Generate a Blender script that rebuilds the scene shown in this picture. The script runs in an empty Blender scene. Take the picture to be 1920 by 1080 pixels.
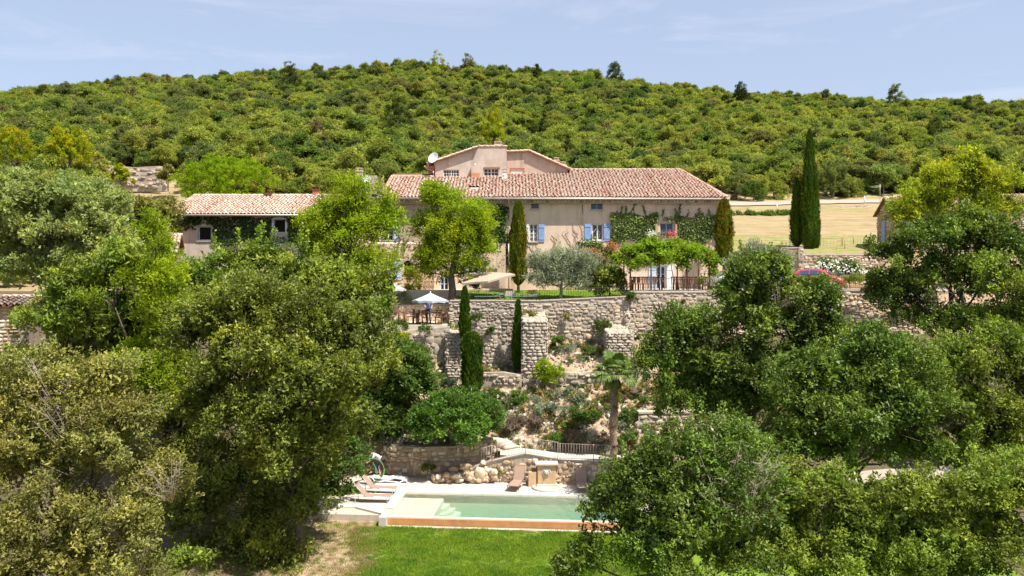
import bpy, math, random
import numpy as np
from mathutils import Vector, Matrix, Euler
from math import sin, cos, pi, radians

# ------------------------------------------------------------------ camera, sky, sun, exposure
SC = bpy.context.scene
COL = SC.collection
F = 1507.0      # focal length in pixels of the 1920 wide frame
CZ = 11.5       # camera height above the pool deck
HY = 510.0      # row of the horizon

cam_data = bpy.data.cameras.new("camera")
cam_data.sensor_width = 36.0
cam_data.lens = 36.0 * F / 1920.0
cam_data.shift_y = (HY - 540.0) / 1920.0
cam_data.clip_start = 0.3
cam_data.clip_end = 6000
cam = bpy.data.objects.new("camera", cam_data)
cam.location = (0, 0, CZ)
cam.rotation_euler = (radians(90), 0, 0)
COL.objects.link(cam)
SC.camera = cam

SUN_EL, SUN_AZ = radians(61), radians(131)   # azimuth clockwise from +Y
world = bpy.data.worlds.new("World")
SC.world = world
world.use_nodes = True
wn = world.node_tree
wn.nodes.clear()
w_out = wn.nodes.new("ShaderNodeOutputWorld")
w_bg = wn.nodes.new("ShaderNodeBackground")
w_sky = wn.nodes.new("ShaderNodeTexSky")
w_sky.sky_type = 'NISHITA'
w_sky.sun_disc = False
w_sky.sun_elevation = SUN_EL
w_sky.sun_rotation = SUN_AZ
w_sky.altitude = 300
w_sky.air_density = 1.0
w_sky.dust_density = 1.6
w_sky.ozone_density = 2.0
w_tc = wn.nodes.new("ShaderNodeTexCoord")
w_map = wn.nodes.new("ShaderNodeMapping")
w_map.inputs['Rotation'].default_value = (0, radians(-14), 0)
w_map.inputs['Scale'].default_value = (2.2, 2.0, 15.0)
w_noise = wn.nodes.new("ShaderNodeTexNoise")
w_noise.inputs['Scale'].default_value = 1.3
w_noise.inputs['Detail'].default_value = 7
w_noise.inputs['Roughness'].default_value = 0.62
w_noise.inputs['Distortion'].default_value = 0.6
w_ramp = wn.nodes.new("ShaderNodeValToRGB")
w_ramp.color_ramp.elements[0].position = 0.50
w_ramp.color_ramp.elements[0].color = (0, 0, 0, 1)
w_ramp.color_ramp.elements[1].position = 0.78
w_ramp.color_ramp.elements[1].color = (0.42, 0.42, 0.42, 1)
w_mix = wn.nodes.new("ShaderNodeMixRGB")
w_mix.inputs[2].default_value = (6.4, 6.6, 7.6, 1)
w_hz = wn.nodes.new("ShaderNodeMixRGB")       # thin even veil of high cirrus haze
w_hz.inputs[0].default_value = 0.44
w_hz.inputs[2].default_value = (5.1, 5.65, 7.0, 1)
wn.links.new(w_tc.outputs['Generated'], w_map.inputs['Vector'])
wn.links.new(w_map.outputs[0], w_noise.inputs['Vector'])
wn.links.new(w_noise.outputs['Fac'], w_ramp.inputs[0])
wn.links.new(w_sky.outputs[0], w_hz.inputs[1])
wn.links.new(w_hz.outputs[0], w_mix.inputs[1])
wn.links.new(w_ramp.outputs[0], w_mix.inputs[0])
wn.links.new(w_mix.outputs[0], w_bg.inputs[0])
w_bg.inputs[1].default_value = 0.088
wn.links.new(w_bg.outputs[0], w_out.inputs[0])

sun_data = bpy.data.lights.new("sun", 'SUN')
sun_data.energy = 4.9
sun_data.angle = radians(0.5)
sun_data.color = (1.0, 0.955, 0.88)
sun = bpy.data.objects.new("sun", sun_data)
S_DIR = Vector((sin(SUN_AZ) * cos(SUN_EL), cos(SUN_AZ) * cos(SUN_EL), sin(SUN_EL)))
sun.rotation_euler = S_DIR.to_track_quat('Z', 'Y').to_euler()
sun.location = S_DIR * 200
COL.objects.link(sun)
SC.view_settings.view_transform = 'Standard'
SC.view_settings.look = 'None'
SC.view_settings.exposure = 0.82
SC.view_settings.gamma = 1.0
SC.view_settings.use_curve_mapping = False

RNG = np.random.default_rng(7)
random.seed(11)

def P(px, py, d):
    """photo pixel + distance -> world point"""
    return Vector(((px - 960) / F * d, d, CZ + (HY - py) / F * d))

# ------------------------------------------------------------------ materials
MATS = {}
def nodes_new(name):
    m = bpy.data.materials.new(name)
    m.use_nodes = True
    nt = m.node_tree
    nt.nodes.clear()
    out = nt.nodes.new("ShaderNodeOutputMaterial")
    MATS[name] = m
    return m, nt, out

def N(nt, t, **kw):
    n = nt.nodes.new(t)
    for k, v in kw.items():
        if k in n.inputs.keys():
            n.inputs[k].default_value = v
        else:
            setattr(n, k, v)
    return n

def c4(c):
    return (c[0], c[1], c[2], 1)

def ramp_node(nt, stops):
    r = nt.nodes.new("ShaderNodeValToRGB")
    e = r.color_ramp.elements
    while len(e) < len(stops):
        e.new(0.5)
    for i, (p, c) in enumerate(stops):
        e[i].position = p
        e[i].color = c4(c)
    return r

def mat_solid(name, c, rough=0.6, spec=0.3, metal=0.0, var=0.12, vscale=3.0, bump=0.0, bscale=20.0, coat=0.0, tint=None):
    """principled surface whose colour wanders a little (noise in object space); tint: stops driven by the 'tint' attribute"""
    m, nt, out = nodes_new(name)
    b = N(nt, "ShaderNodeBsdfPrincipled", Roughness=rough, Metallic=metal)
    b.inputs['Specular IOR Level'].default_value = spec
    if coat:
        b.inputs['Coat Weight'].default_value = coat
    tc = N(nt, "ShaderNodeTexCoord")
    geo = N(nt, "ShaderNodeNewGeometry")
    n1 = N(nt, "ShaderNodeTexNoise", Scale=vscale, Detail=6.0, Roughness=0.6)
    nt.links.new(geo.outputs['Position'], n1.inputs['Vector'])
    r = ramp_node(nt, [(0.25, tuple(x * (1 - var) for x in c)), (0.75, tuple(min(1, x * (1 + var)) for x in c))])
    nt.links.new(n1.outputs['Fac'], r.inputs[0])
    col = r.outputs[0]
    if tint:
        at = N(nt, "ShaderNodeAttribute", attribute_name="tint")
        r2 = ramp_node(nt, tint)
        nt.links.new(at.outputs['Fac'], r2.inputs[0])
        mx = N(nt, "ShaderNodeMixRGB", blend_type='MULTIPLY')
        mx.inputs[0].default_value = 1.0
        r.color_ramp.elements[0].color = c4((1 - var,) * 3)
        r.color_ramp.elements[1].color = c4((1 + var,) * 3)
        nt.links.new(r2.outputs[0], mx.inputs[1])
        nt.links.new(col, mx.inputs[2])
        col = mx.outputs[0]
    if name.startswith(('stone', 'plaster', 'mortar')):
        n3 = N(nt, "ShaderNodeTexNoise", Scale=0.55, Detail=7.0, Roughness=0.7)
        nt.links.new(geo.outputs['Position'], n3.inputs['Vector'])
        r3 = ramp_node(nt, [(0.32, (0.74, 0.72, 0.70)), (0.5, (1.0, 1.0, 1.0)), (0.68, (1.12, 1.06, 1.0))] if not name.startswith('plaster') else [(0.3, (0.86, 0.85, 0.84)), (0.5, (1, 1, 1)), (0.7, (1.06, 1.03, 1.0))])
        nt.links.new(n3.outputs['Fac'], r3.inputs[0])
        m3 = N(nt, "ShaderNodeMixRGB", blend_type='MULTIPLY'); m3.inputs[0].default_value = 1.0
        nt.links.new(col, m3.inputs[1]); nt.links.new(r3.outputs[0], m3.inputs[2])
        col = m3.outputs[0]
        if name.startswith('plaster'):      # rain streaks and old repairs
            mp = N(nt, "ShaderNodeMapping"); mp.inputs['Scale'].default_value = (2.6, 2.6, 0.22)
            n4 = N(nt, "ShaderNodeTexNoise", Scale=1.0, Detail=6.0, Roughness=0.65)
            nt.links.new(geo.outputs['Position'], mp.inputs['Vector']); nt.links.new(mp.outputs[0], n4.inputs['Vector'])
            r4 = ramp_node(nt, [(0.36, (0.80, 0.78, 0.76)), (0.48, (1, 1, 1)), (0.75, (1.05, 1.03, 1.0))])
            nt.links.new(n4.outputs['Fac'], r4.inputs[0])
            m4 = N(nt, "ShaderNodeMixRGB", blend_type='MULTIPLY'); m4.inputs[0].default_value = 1.0
            nt.links.new(col, m4.inputs[1]); nt.links.new(r4.outputs[0], m4.inputs[2])
            col = m4.outputs[0]
    nt.links.new(col, b.inputs['Base Color'])
    if bump:
        n2 = N(nt, "ShaderNodeTexNoise", Scale=bscale, Detail=5.0)
        nt.links.new(geo.outputs['Position'], n2.inputs['Vector'])
        bp = N(nt, "ShaderNodeBump", Strength=bump, Distance=0.03)
        nt.links.new(n2.outputs['Fac'], bp.inputs['Height'])
        nt.links.new(bp.outputs[0], b.inputs['Normal'])
    nt.links.new(b.outputs[0], out.inputs[0])
    return m

def mat_leaf(name, stops, rough=0.45, trans=0.42, gloss=0.06, obj_stops=None, tcol=1.15, patch=None):
    """foliage: diffuse + translucent + a little gloss; colour from per leaf 'tint', optional per object multiplier"""
    m, nt, out = nodes_new(name)
    at = N(nt, "ShaderNodeAttribute", attribute_name="tint")
    r = ramp_node(nt, stops)
    nt.links.new(at.outputs['Fac'], r.inputs[0])
    col = r.outputs[0]
    if obj_stops:
        oi = N(nt, "ShaderNodeObjectInfo")
        r2 = ramp_node(nt, obj_stops)
        nt.links.new(oi.outputs['Random'], r2.inputs[0])
        mx = N(nt, "ShaderNodeMixRGB", blend_type='MULTIPLY')
        mx.inputs[0].default_value = 1.0
        nt.links.new(col, mx.inputs[1])
        nt.links.new(r2.outputs[0], mx.inputs[2])
        col = mx.outputs[0]
    if patch:
        geo = N(nt, "ShaderNodeNewGeometry")
        n1 = N(nt, "ShaderNodeTexNoise", Scale=patch[0], Detail=3.0)
        nt.links.new(geo.outputs['Position'], n1.inputs['Vector'])
        r3 = ramp_node(nt, [(0.42, (1, 1, 1)), (0.62, patch[1])])
        nt.links.new(n1.outputs['Fac'], r3.inputs[0])
        mx = N(nt, "ShaderNodeMixRGB", blend_type='MULTIPLY')
        mx.inputs[0].default_value = 1.0
        nt.links.new(col, mx.inputs[1])
        nt.links.new(r3.outputs[0], mx.inputs[2])
        col = mx.outputs[0]
    d = N(nt, "ShaderNodeBsdfDiffuse")
    t = N(nt, "ShaderNodeBsdfTranslucent")
    g = N(nt, "ShaderNodeBsdfGlossy", Roughness=rough + 0.12)
    g.inputs['Color'].default_value = (0.9, 0.95, 0.85, 1)
    br = N(nt, "ShaderNodeMixRGB", blend_type='MULTIPLY')
    br.inputs[0].default_value = 1.0
    br.inputs[2].default_value = (tcol * 1.15, tcol * 1.15, tcol * 0.55, 1)
    nt.links.new(col, br.inputs[1])
    nt.links.new(col, d.inputs[0])
    nt.links.new(br.outputs[0], t.inputs[0])
    m1 = N(nt, "ShaderNodeMixShader")
    m1.inputs[0].default_value = trans
    nt.links.new(d.outputs[0], m1.inputs[1])
    nt.links.new(t.outputs[0], m1.inputs[2])
    m2 = N(nt, "ShaderNodeMixShader")
    m2.inputs[0].default_value = gloss * 0.2
    nt.links.new(m1.outputs[0], m2.inputs[1])
    nt.links.new(g.outputs[0], m2.inputs[2])
    nt.links.new(m2.outputs[0], out.inputs[0])
    return m

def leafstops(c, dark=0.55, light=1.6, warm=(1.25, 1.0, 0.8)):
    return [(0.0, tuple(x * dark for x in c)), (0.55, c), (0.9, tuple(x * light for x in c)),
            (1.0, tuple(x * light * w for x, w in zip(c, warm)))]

# foliage
mat_leaf('oak_dark', leafstops((0.125, 0.155, 0.022), 0.35, 2.0), trans=0.3, gloss=0.11, rough=0.38, patch=(0.35, (1.25, 1.15, 0.9)))
mat_leaf('oak_green', leafstops((0.125, 0.170, 0.022), 0.35, 2.0), trans=0.3, gloss=0.11, rough=0.38, patch=(0.4, (0.8, 0.95, 0.9)))
mat_leaf('oak_olive', leafstops((0.205, 0.215, 0.055), 0.4, 1.8), trans=0.3, gloss=0.07, rough=0.42, patch=(0.35, (1.15, 1.0, 0.9)))
mat_leaf('oak_yellow', leafstops((0.185, 0.225, 0.028), 0.38, 1.9), trans=0.33, gloss=0.07, patch=(0.4, (0.75, 0.9, 0.9)))
mat_leaf('ash_bright', leafstops((0.23, 0.32, 0.016), 0.5, 1.55), gloss=0.04, trans=0.5, patch=(0.5, (1.2, 1.05, 0.9)))
mat_leaf('robinia', leafstops((0.26, 0.325, 0.03), 0.55, 1.5), gloss=0.04, trans=0.5, patch=(0.4, (1.2, 1.05, 0.8)))
mat_leaf('linden', leafstops((0.31, 0.35, 0.12), 0.55, 1.5), gloss=0.06, patch=(0.4, (0.85, 0.95, 0.9)))
mat_leaf('laurel', leafstops((0.09, 0.17, 0.022), 0.5, 2.0), gloss=0.12, rough=0.3)
mat_leaf('cypress', leafstops((0.055, 0.105, 0.012), 0.5, 1.5), gloss=0.02, trans=0.25, patch=(1.0, (1.35, 1.1, 0.8)))
mat_leaf('cypress_yellow', leafstops((0.125, 0.15, 0.014), 0.5, 1.4), gloss=0.02, trans=0.25, patch=(0.8, (1.5, 1.05, 0.8)))
mat_leaf('olive', leafstops((0.26, 0.29, 0.19), 0.55, 1.4, (1, 1, 1)), gloss=0.08, trans=0.25)
mat_leaf('pine_bright', leafstops((0.28, 0.34, 0.018), 0.5, 1.35), gloss=0.02, trans=0.35, patch=(0.5, (1.35, 1.05, 0.7)))
mat_leaf('umbrella_needles', leafstops((0.22, 0.33, 0.012), 0.55, 1.35), gloss=0.02, trans=0.35)
mat_leaf('pine_dark', leafstops((0.075, 0.095, 0.025), 0.5, 1.5), gloss=0.02, trans=0.3)
HT = [(0.0, (0.72, 0.85, 0.80)), (0.14, (0.55, 0.68, 0.65)), (0.2, (1.0, 1.0, 0.9)), (0.45, (1.18, 1.12, 0.9)), (0.62, (0.85, 0.95, 0.8)),
      (0.78, (1.25, 1.15, 1.0)), (0.9, (1.15, 0.95, 1.0)), (1.0, (0.8, 0.95, 1.0))]
mat_leaf('hill_green', leafstops((0.24, 0.28, 0.066), 0.55, 1.5), gloss=0.02, obj_stops=HT)
mat_leaf('hill_dark', leafstops((0.145, 0.175, 0.065), 0.55, 1.5), gloss=0.02, obj_stops=HT)
mat_leaf('hill_brown', leafstops((0.20, 0.16, 0.075), 0.6, 1.4), gloss=0.0, trans=0.2)
mat_leaf('vine', leafstops((0.20, 0.30, 0.022), 0.55, 1.5), gloss=0.04, trans=0.55)
mat_leaf('ivy', leafstops((0.17, 0.22, 0.055), 0.3, 1.9), gloss=0.12, rough=0.35, trans=0.25)
mat_leaf('ivy_dark', leafstops((0.055, 0.10, 0.02), 0.5, 1.6), gloss=0.05, trans=0.25)
mat_leaf('palm', leafstops((0.13, 0.19, 0.045), 0.6, 1.7), gloss=0.12, rough=0.3, trans=0.3)
mat_leaf('palm_dry', leafstops((0.28, 0.21, 0.10), 0.6, 1.3), gloss=0.02, trans=0.2)
mat_leaf('shrub_green', leafstops((0.10, 0.16, 0.03), 0.5, 1.6), gloss=0.05)
mat_leaf('shrub_grey', leafstops((0.23, 0.27, 0.17), 0.6, 1.4, (1, 1, 1)), gloss=0.04, trans=0.2)
mat_leaf('shrub_lime', leafstops((0.24, 0.33, 0.012), 0.55, 1.4), gloss=0.03, trans=0.5)
mat_leaf('shrub_mauve', leafstops((0.20, 0.15, 0.115), 0.5, 1.4, (1, 1, 1.2)), gloss=0.02, trans=0.2)
mat_leaf('shrub_dry', leafstops((0.33, 0.26, 0.08), 0.6, 1.3), gloss=0.02, trans=0.2)
mat_leaf('grass', leafstops((0.21, 0.31, 0.028), 0.7, 1.4), gloss=0.04, trans=0.4, patch=(0.9, (0.62, 0.78, 0.8)))
mat_leaf('grass_dry', leafstops((0.29, 0.215, 0.10), 0.6, 1.3), gloss=0.02, trans=0.3)
mat_leaf('flower_white', leafstops((0.8, 0.8, 0.74), 0.8, 1.1, (1, 1, 1)), gloss=0.02, trans=0.2)
mat_leaf('flower_pink', leafstops((0.75, 0.16, 0.2), 0.8, 1.2, (1, 1, 1)), gloss=0.02, trans=0.2)
mat_leaf('creeper_red', [(0, (.12, .16, .03)), (.45, (.2, .22, .05)), (.6, (.5, .16, .08)), (1, (.62, .25, .16))], gloss=0.02, trans=0.3)
mat_leaf('flower_orange', leafstops((0.72, 0.2, 0.07), 0.6, 1.2, (1, 1.2, 1)), gloss=0.02, trans=0.2)
# solids
mat_solid('bark', (0.12, 0.095, 0.07), 0.95, 0.1, var=0.35, vscale=9, bump=0.8, bscale=25)
mat_solid('bark_grey', (0.21, 0.19, 0.165), 0.95, 0.1, var=0.3, vscale=9, bump=0.8, bscale=25)
mat_solid('twig_dry', (0.42, 0.34, 0.27), 0.95, 0.1, var=0.2)
mat_solid('palm_trunk', (0.27, 0.19, 0.135), 0.95, 0.1, var=0.4, vscale=12, bump=1.0, bscale=30)
mat_solid('plaster_pink', (0.68, 0.515, 0.395), 0.92, 0.15, var=0.13, vscale=0.9, bump=0.35, bscale=9)
mat_solid('plaster_grey', (0.50, 0.415, 0.345), 0.92, 0.15, var=0.14, vscale=1.2, bump=0.35, bscale=9)
mat_solid('plaster_rose', (0.47, 0.36, 0.29), 0.92, 0.15, var=0.2, vscale=1.5, bump=0.45, bscale=9)
mat_solid('plaster_white', (0.66, 0.60, 0.54), 0.9, 0.15, var=0.08, vscale=2)
STONES = [(0.0, (0.33, 0.265, 0.205)), (0.3, (0.43, 0.36, 0.285)), (0.6, (0.49, 0.415, 0.33)), (0.85, (0.46, 0.35, 0.245)), (1.0, (0.55, 0.48, 0.395))]
mat_solid('stone', (0.4, 0.34, 0.28), 0.95, 0.1, var=0.3, vscale=14, bump=0.8, bscale=30, tint=STONES)
GSTONES = [(0.0, (0.33, 0.275, 0.215)), (0.4, (0.44, 0.375, 0.30)), (0.8, (0.50, 0.43, 0.345)), (1.0, (0.55, 0.48, 0.395))]
mat_solid('stone_grey', (0.4, 0.34, 0.28), 0.95, 0.1, var=0.3, vscale=14, bump=0.8, bscale=30, tint=GSTONES)
OSTONES = [(0.0, (0.36, 0.25, 0.16)), (0.4, (0.52, 0.38, 0.25)), (0.75, (0.62, 0.49, 0.35)), (1.0, (0.72, 0.63, 0.52))]
mat_solid('stone_warm', (0.4, 0.34, 0.28), 0.95, 0.1, var=0.3, vscale=14, bump=0.8, bscale=30, tint=OSTONES)
mat_solid('mortar', (0.36, 0.29, 0.22), 0.95, 0.1, var=0.3, vscale=7, bump=0.8, bscale=30)
mat_solid('mortar_pale', (0.43, 0.36, 0.285), 0.95, 0.1, var=0.25, vscale=7, bump=0.8, bscale=30)
mat_solid('cap_stone', (0.50, 0.42, 0.335), 0.9, 0.15, var=0.15, vscale=5, bump=0.4)
mat_solid('cream_stone', (0.55, 0.485, 0.41), 0.85, 0.2, var=0.06, vscale=2.0, bump=0.1)
TILES = [(0.0, (0.28, 0.145, 0.10)), (0.15, (0.42, 0.24, 0.175)), (0.4, (0.54, 0.345, 0.26)), (0.65, (0.59, 0.425, 0.33)), (0.85, (0.62, 0.49, 0.395)), (1.0, (0.48, 0.42, 0.35))]
mat_solid('roof_tile', (0.5, 0.3, 0.2), 0.9, 0.12, var=0.22, vscale=8, bump=0.4, bscale=30, tint=TILES)
mat_solid('shade_tile', (0.4, 0.3, 0.2), 0.95, 0.1, var=0.3, vscale=6, bump=0.4, tint=[(0.0, (0.12, 0.085, 0.065)), (0.5, (0.21, 0.155, 0.12)), (1.0, (0.30, 0.24, 0.19))])  # hut roof: the shade lying on it is put into these darker tile colours
mat_solid('roof_deck', (0.22, 0.12, 0.08), 0.95, 0.1, var=0.2)
mat_solid('wood_dark', (0.12, 0.055, 0.03), 0.75, 0.2, var=0.25, vscale=8)
mat_solid('wood_pale', (0.46, 0.30, 0.17), 0.8, 0.2, var=0.2, vscale=8)
mat_solid('rust_iron', (0.16, 0.075, 0.045), 0.8, 0.3, metal=0.2, var=0.3, vscale=12)
mat_solid('iron_pale', (0.40, 0.32, 0.27), 0.7, 0.3, metal=0.2, var=0.2, vscale=12)
mat_solid('iron_black', (0.035, 0.033, 0.03), 0.6, 0.4, metal=0.3, var=0.2)
mat_solid('blue_paint', (0.25, 0.36, 0.60), 0.55, 0.3, var=0.1, vscale=6)
mat_solid('blue_dark', (0.10, 0.15, 0.27), 0.5, 0.3, var=0.1, vscale=6)
mat_solid('blue_pale', (0.50, 0.58, 0.70), 0.6, 0.3, var=0.08, vscale=6)
mat_solid('white_paint', (0.76, 0.76, 0.76), 0.5, 0.4, var=0.05)
mat_solid('zinc', (0.50, 0.44, 0.37), 0.5, 0.5, metal=0.35, var=0.1)
mat_solid('glass_dark', (0.018, 0.022, 0.03), 0.06, 0.6, var=0.1)
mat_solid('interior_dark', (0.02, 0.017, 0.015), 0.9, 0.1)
mat_solid('canvas_tan', (0.40, 0.31, 0.235), 0.9, 0.1, var=0.05)
mat_solid('canvas_white', (0.42, 0.45, 0.49), 0.9, 0.1, var=0.06)
mat_solid('canvas_cream', (0.55, 0.49, 0.43), 0.9, 0.1, var=0.06)
mat_solid('sling_taupe', (0.33, 0.225, 0.17), 0.85, 0.15, var=0.06)
mat_solid('alu', (0.62, 0.60, 0.58), 0.4, 0.5, metal=0.6, var=0.05)
mat_solid('alu_dark', (0.22, 0.17, 0.14), 0.5, 0.5, metal=0.4, var=0.05)
mat_solid('car_red', (0.55, 0.028, 0.06), 0.3, 0.5, var=0.04, coat=0.6)
mat_solid('car_silver', (0.32, 0.33, 0.35), 0.3, 0.5, metal=0.4, var=0.04, coat=0.6)
mat_solid('car_white', (0.72, 0.72, 0.72), 0.3, 0.5, var=0.04, coat=0.6)
mat_solid('car_glass', (0.05, 0.08, 0.15), 0.05, 0.8, var=0.1)
mat_solid('rubber', (0.02, 0.02, 0.02), 0.8, 0.2)
mat_solid('lamp_lens', (0.6, 0.6, 0.58), 0.15, 0.6)
mat_solid('hose_green', (0.05, 0.34, 0.08), 0.5, 0.4)
mat_solid('tub_brown', (0.12, 0.07, 0.05), 0.8, 0.2)
mat_solid('teal_fabric', (0.02, 0.30, 0.36), 0.7, 0.2)
mat_solid('skin', (0.55, 0.33, 0.24), 0.6, 0.3, var=0.04)
mat_solid('hair_brown', (0.08, 0.05, 0.03), 0.8, 0.2)
mat_solid('shirt_blue', (0.05, 0.09, 0.30), 0.85, 0.1)
mat_solid('shirt_white', (0.72, 0.74, 0.76), 0.85, 0.1)
mat_solid('cloth_navy', (0.025, 0.03, 0.07), 0.85, 0.1)
mat_solid('jeans', (0.06, 0.11, 0.24), 0.85, 0.1)
mat_solid('fountain_stone', (0.50, 0.34, 0.19), 0.9, 0.15, var=0.15, vscale=4, bump=0.4)
mat_solid('brick_red', (0.42, 0.15, 0.09), 0.9, 0.15, var=0.15, vscale=8, bump=0.3)
mat_solid('terracotta', (0.50, 0.22, 0.12), 0.85, 0.15, var=0.12)
mat_solid('rock', (0.48, 0.41, 0.33), 0.95, 0.1, var=0.35, vscale=3, bump=1.0, bscale=8, tint=[(0.0, (0.38, 0.29, 0.20)), (0.5, (0.47, 0.39, 0.30)), (1.0, (0.58, 0.51, 0.43))])
mat_solid('road', (0.36, 0.305, 0.24), 0.95, 0.1, var=0.12, vscale=1.5)
mat_solid('paving', (0.60, 0.51, 0.41), 0.9, 0.15, var=0.12, vscale=2.0, bump=0.3)
mat_solid('weir_wall', (0.50, 0.245, 0.10), 0.75, 0.3, var=0.22, vscale=2.5)

# pool interior: sandy plaster
m, nt, out = nodes_new('pool_plaster')
b = N(nt, "ShaderNodeBsdfPrincipled", Roughness=0.8)
b.inputs['Base Color'].default_value = (0.52, 0.49, 0.39, 1)
nt.links.new(b.outputs[0], out.inputs[0])
# pool water: clear surface with fresnel reflection over an absorbing body of water
m, nt, out = nodes_new('pool_water')
geo = N(nt, "ShaderNodeNewGeometry")
n2 = N(nt, "ShaderNodeTexNoise", Scale=2.6, Detail=5.0)
nt.links.new(geo.outputs['Position'], n2.inputs['Vector'])
bp = N(nt, "ShaderNodeBump", Strength=1.0, Distance=0.09)
nt.links.new(n2.outputs['Fac'], bp.inputs['Height'])
fr = N(nt, "ShaderNodeFresnel", IOR=1.33)
nt.links.new(bp.outputs[0], fr.inputs['Normal'])
tr = N(nt, "ShaderNodeBsdfTransparent")
gl = N(nt, "ShaderNodeBsdfGlossy", Roughness=0.03)
nt.links.new(bp.outputs[0], gl.inputs['Normal'])
mx = N(nt, "ShaderNodeMixShader")
nt.links.new(fr.outputs[0], mx.inputs[0]); nt.links.new(tr.outputs[0], mx.inputs[1]); nt.links.new(gl.outputs[0], mx.inputs[2])
va = N(nt, "ShaderNodeVolumeAbsorption", Density=0.2)
va.inputs['Color'].default_value = (0.36, 0.93, 0.76, 1)
nt.links.new(mx.outputs[0], out.inputs[0]); nt.links.new(va.outputs[0], out.inputs['Volume'])

# terrain: region masks painted as a vertex attribute choose soil, lawn, dry field, litter
m, nt, out = nodes_new('terrain')
b = N(nt, "ShaderNodeBsdfPrincipled", Roughness=0.95)
b.inputs['Specular IOR Level'].default_value = 0.1
geo = N(nt, "ShaderNodeNewGeometry")
at = N(nt, "ShaderNodeAttribute", attribute_name="zone")   # r lawn, g dry field, b litter
sep = N(nt, "ShaderNodeSeparateColor")
nt.links.new(at.outputs['Color'], sep.inputs[0])
def tnoise(scale, stops, detail=8.0, rough=0.65):
    n = N(nt, "ShaderNodeTexNoise", Scale=scale, Detail=detail, Roughness=rough)
    nt.links.new(geo.outputs['Position'], n.inputs['Vector'])
    r = ramp_node(nt, stops)
    nt.links.new(n.outputs['Fac'], r.inputs[0])
    return r.outputs[0], n.outputs['Fac']
soil, _ = tnoise(2.2, [(0.3, (0.30, 0.195, 0.12)), (0.5, (0.41, 0.29, 0.19)), (0.7, (0.49, 0.375, 0.265))])
lawn, _ = tnoise(2.6, [(0.3, (0.13, 0.20, 0.018)), (0.55, (0.17, 0.26, 0.028)), (0.75, (0.23, 0.28, 0.06))])
dry, _ = tnoise(0.5, [(0.3, (0.27, 0.20, 0.10)), (0.5, (0.33, 0.25, 0.135)), (0.7, (0.37, 0.285, 0.165))])
mpd = N(nt, "ShaderNodeMapping"); mpd.inputs['Scale'].default_value = (0.12, 2.6, 1.0); mpd.inputs['Rotation'].default_value = (0, 0, 0.05)
nt.links.new(geo.outputs['Position'], mpd.inputs['Vector'])
nd = N(nt, "ShaderNodeTexNoise", Scale=1.0, Detail=6.0, Roughness=0.7)
nt.links.new(mpd.outputs[0], nd.inputs['Vector'])
rd = ramp_node(nt, [(0.35, (0.72, 0.74, 0.62)), (0.5, (1, 1, 1)), (0.7, (1.12, 1.08, 1.0))])
nt.links.new(nd.outputs['Fac'], rd.inputs[0])
md_ = N(nt, "ShaderNodeMixRGB", blend_type='MULTIPLY'); md_.inputs[0].default_value = 1.0
nt.links.new(dry, md_.inputs[1]); nt.links.new(rd.outputs[0], md_.inputs[2])
dry = md_.outputs[0]
lit, _ = tnoise(2.5, [(0.3, (0.07, 0.055, 0.03)), (0.6, (0.15, 0.12, 0.07))])
prev = soil
for chan, colr, nz in (('Blue', lit, 1.2), ('Green', dry, 0.6), ('Red', lawn, 1.8)):
    nn = N(nt, "ShaderNodeTexNoise", Scale=nz, Detail=6.0)
    nt.links.new(geo.outputs['Position'], nn.inputs['Vector'])
    ma = N(nt, "ShaderNodeMath", operation='MULTIPLY_ADD')
    nt.links.new(nn.outputs['Fac'], ma.inputs[0]); ma.inputs[1].default_value = 0.9
    ad = N(nt, "ShaderNodeMath", operation='SUBTRACT'); ad.inputs[1].default_value = 0.45
    nt.links.new(sep.outputs[chan], ad.inputs[0])
    nt.links.new(ad.outputs[0], ma.inputs[2])
    mr = N(nt, "ShaderNodeMapRange"); mr.inputs['From Min'].default_value = 0.38; mr.inputs['From Max'].default_value = 0.62
    nt.links.new(ma.outputs[0], mr.inputs['Value'])
    mx = N(nt, "ShaderNodeMixRGB")
    nt.links.new(mr.outputs[0], mx.inputs[0])
    nt.links.new(prev, mx.inputs[1])
    nt.links.new(colr, mx.inputs[2])
    prev = mx.outputs[0]
nt.links.new(prev, b.inputs['Base Color'])
nb = N(nt, "ShaderNodeTexNoise", Scale=7.0, Detail=8.0, Roughness=0.7)
nt.links.new(geo.outputs['Position'], nb.inputs['Vector'])
bp = N(nt, "ShaderNodeBump", Strength=0.8, Distance=0.12)
nt.links.new(nb.outputs['Fac'], bp.inputs['Height'])
nt.links.new(bp.outputs[0], b.inputs['Normal'])
nt.links.new(b.outputs[0], out.inputs[0])

# ------------------------------------------------------------------ object helpers
WL = {}      # world position at which each object's origin stands while building
def tagit(o, label=None, cat=None, group=None, kind=None):
    if label: o['label'] = label
    if cat: o['category'] = cat
    if group: o['group'] = group
    if kind: o['kind'] = kind
    return o

def link(o, parent=None, c=(0, 0, 0)):
    COL.objects.link(o)
    c = Vector(c)
    WL[o.name] = c
    if parent is not None:
        o.parent = parent
        o.location = c - WL[parent.name]
    else:
        o.location = c
    return o

def empty(name, loc=(0, 0, 0), label=None, cat=None, group=None):
    o = bpy.data.objects.new(name, None)
    o.empty_display_size = 0.3
    link(o, None, loc)
    return tagit(o, label, cat, group)

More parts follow.
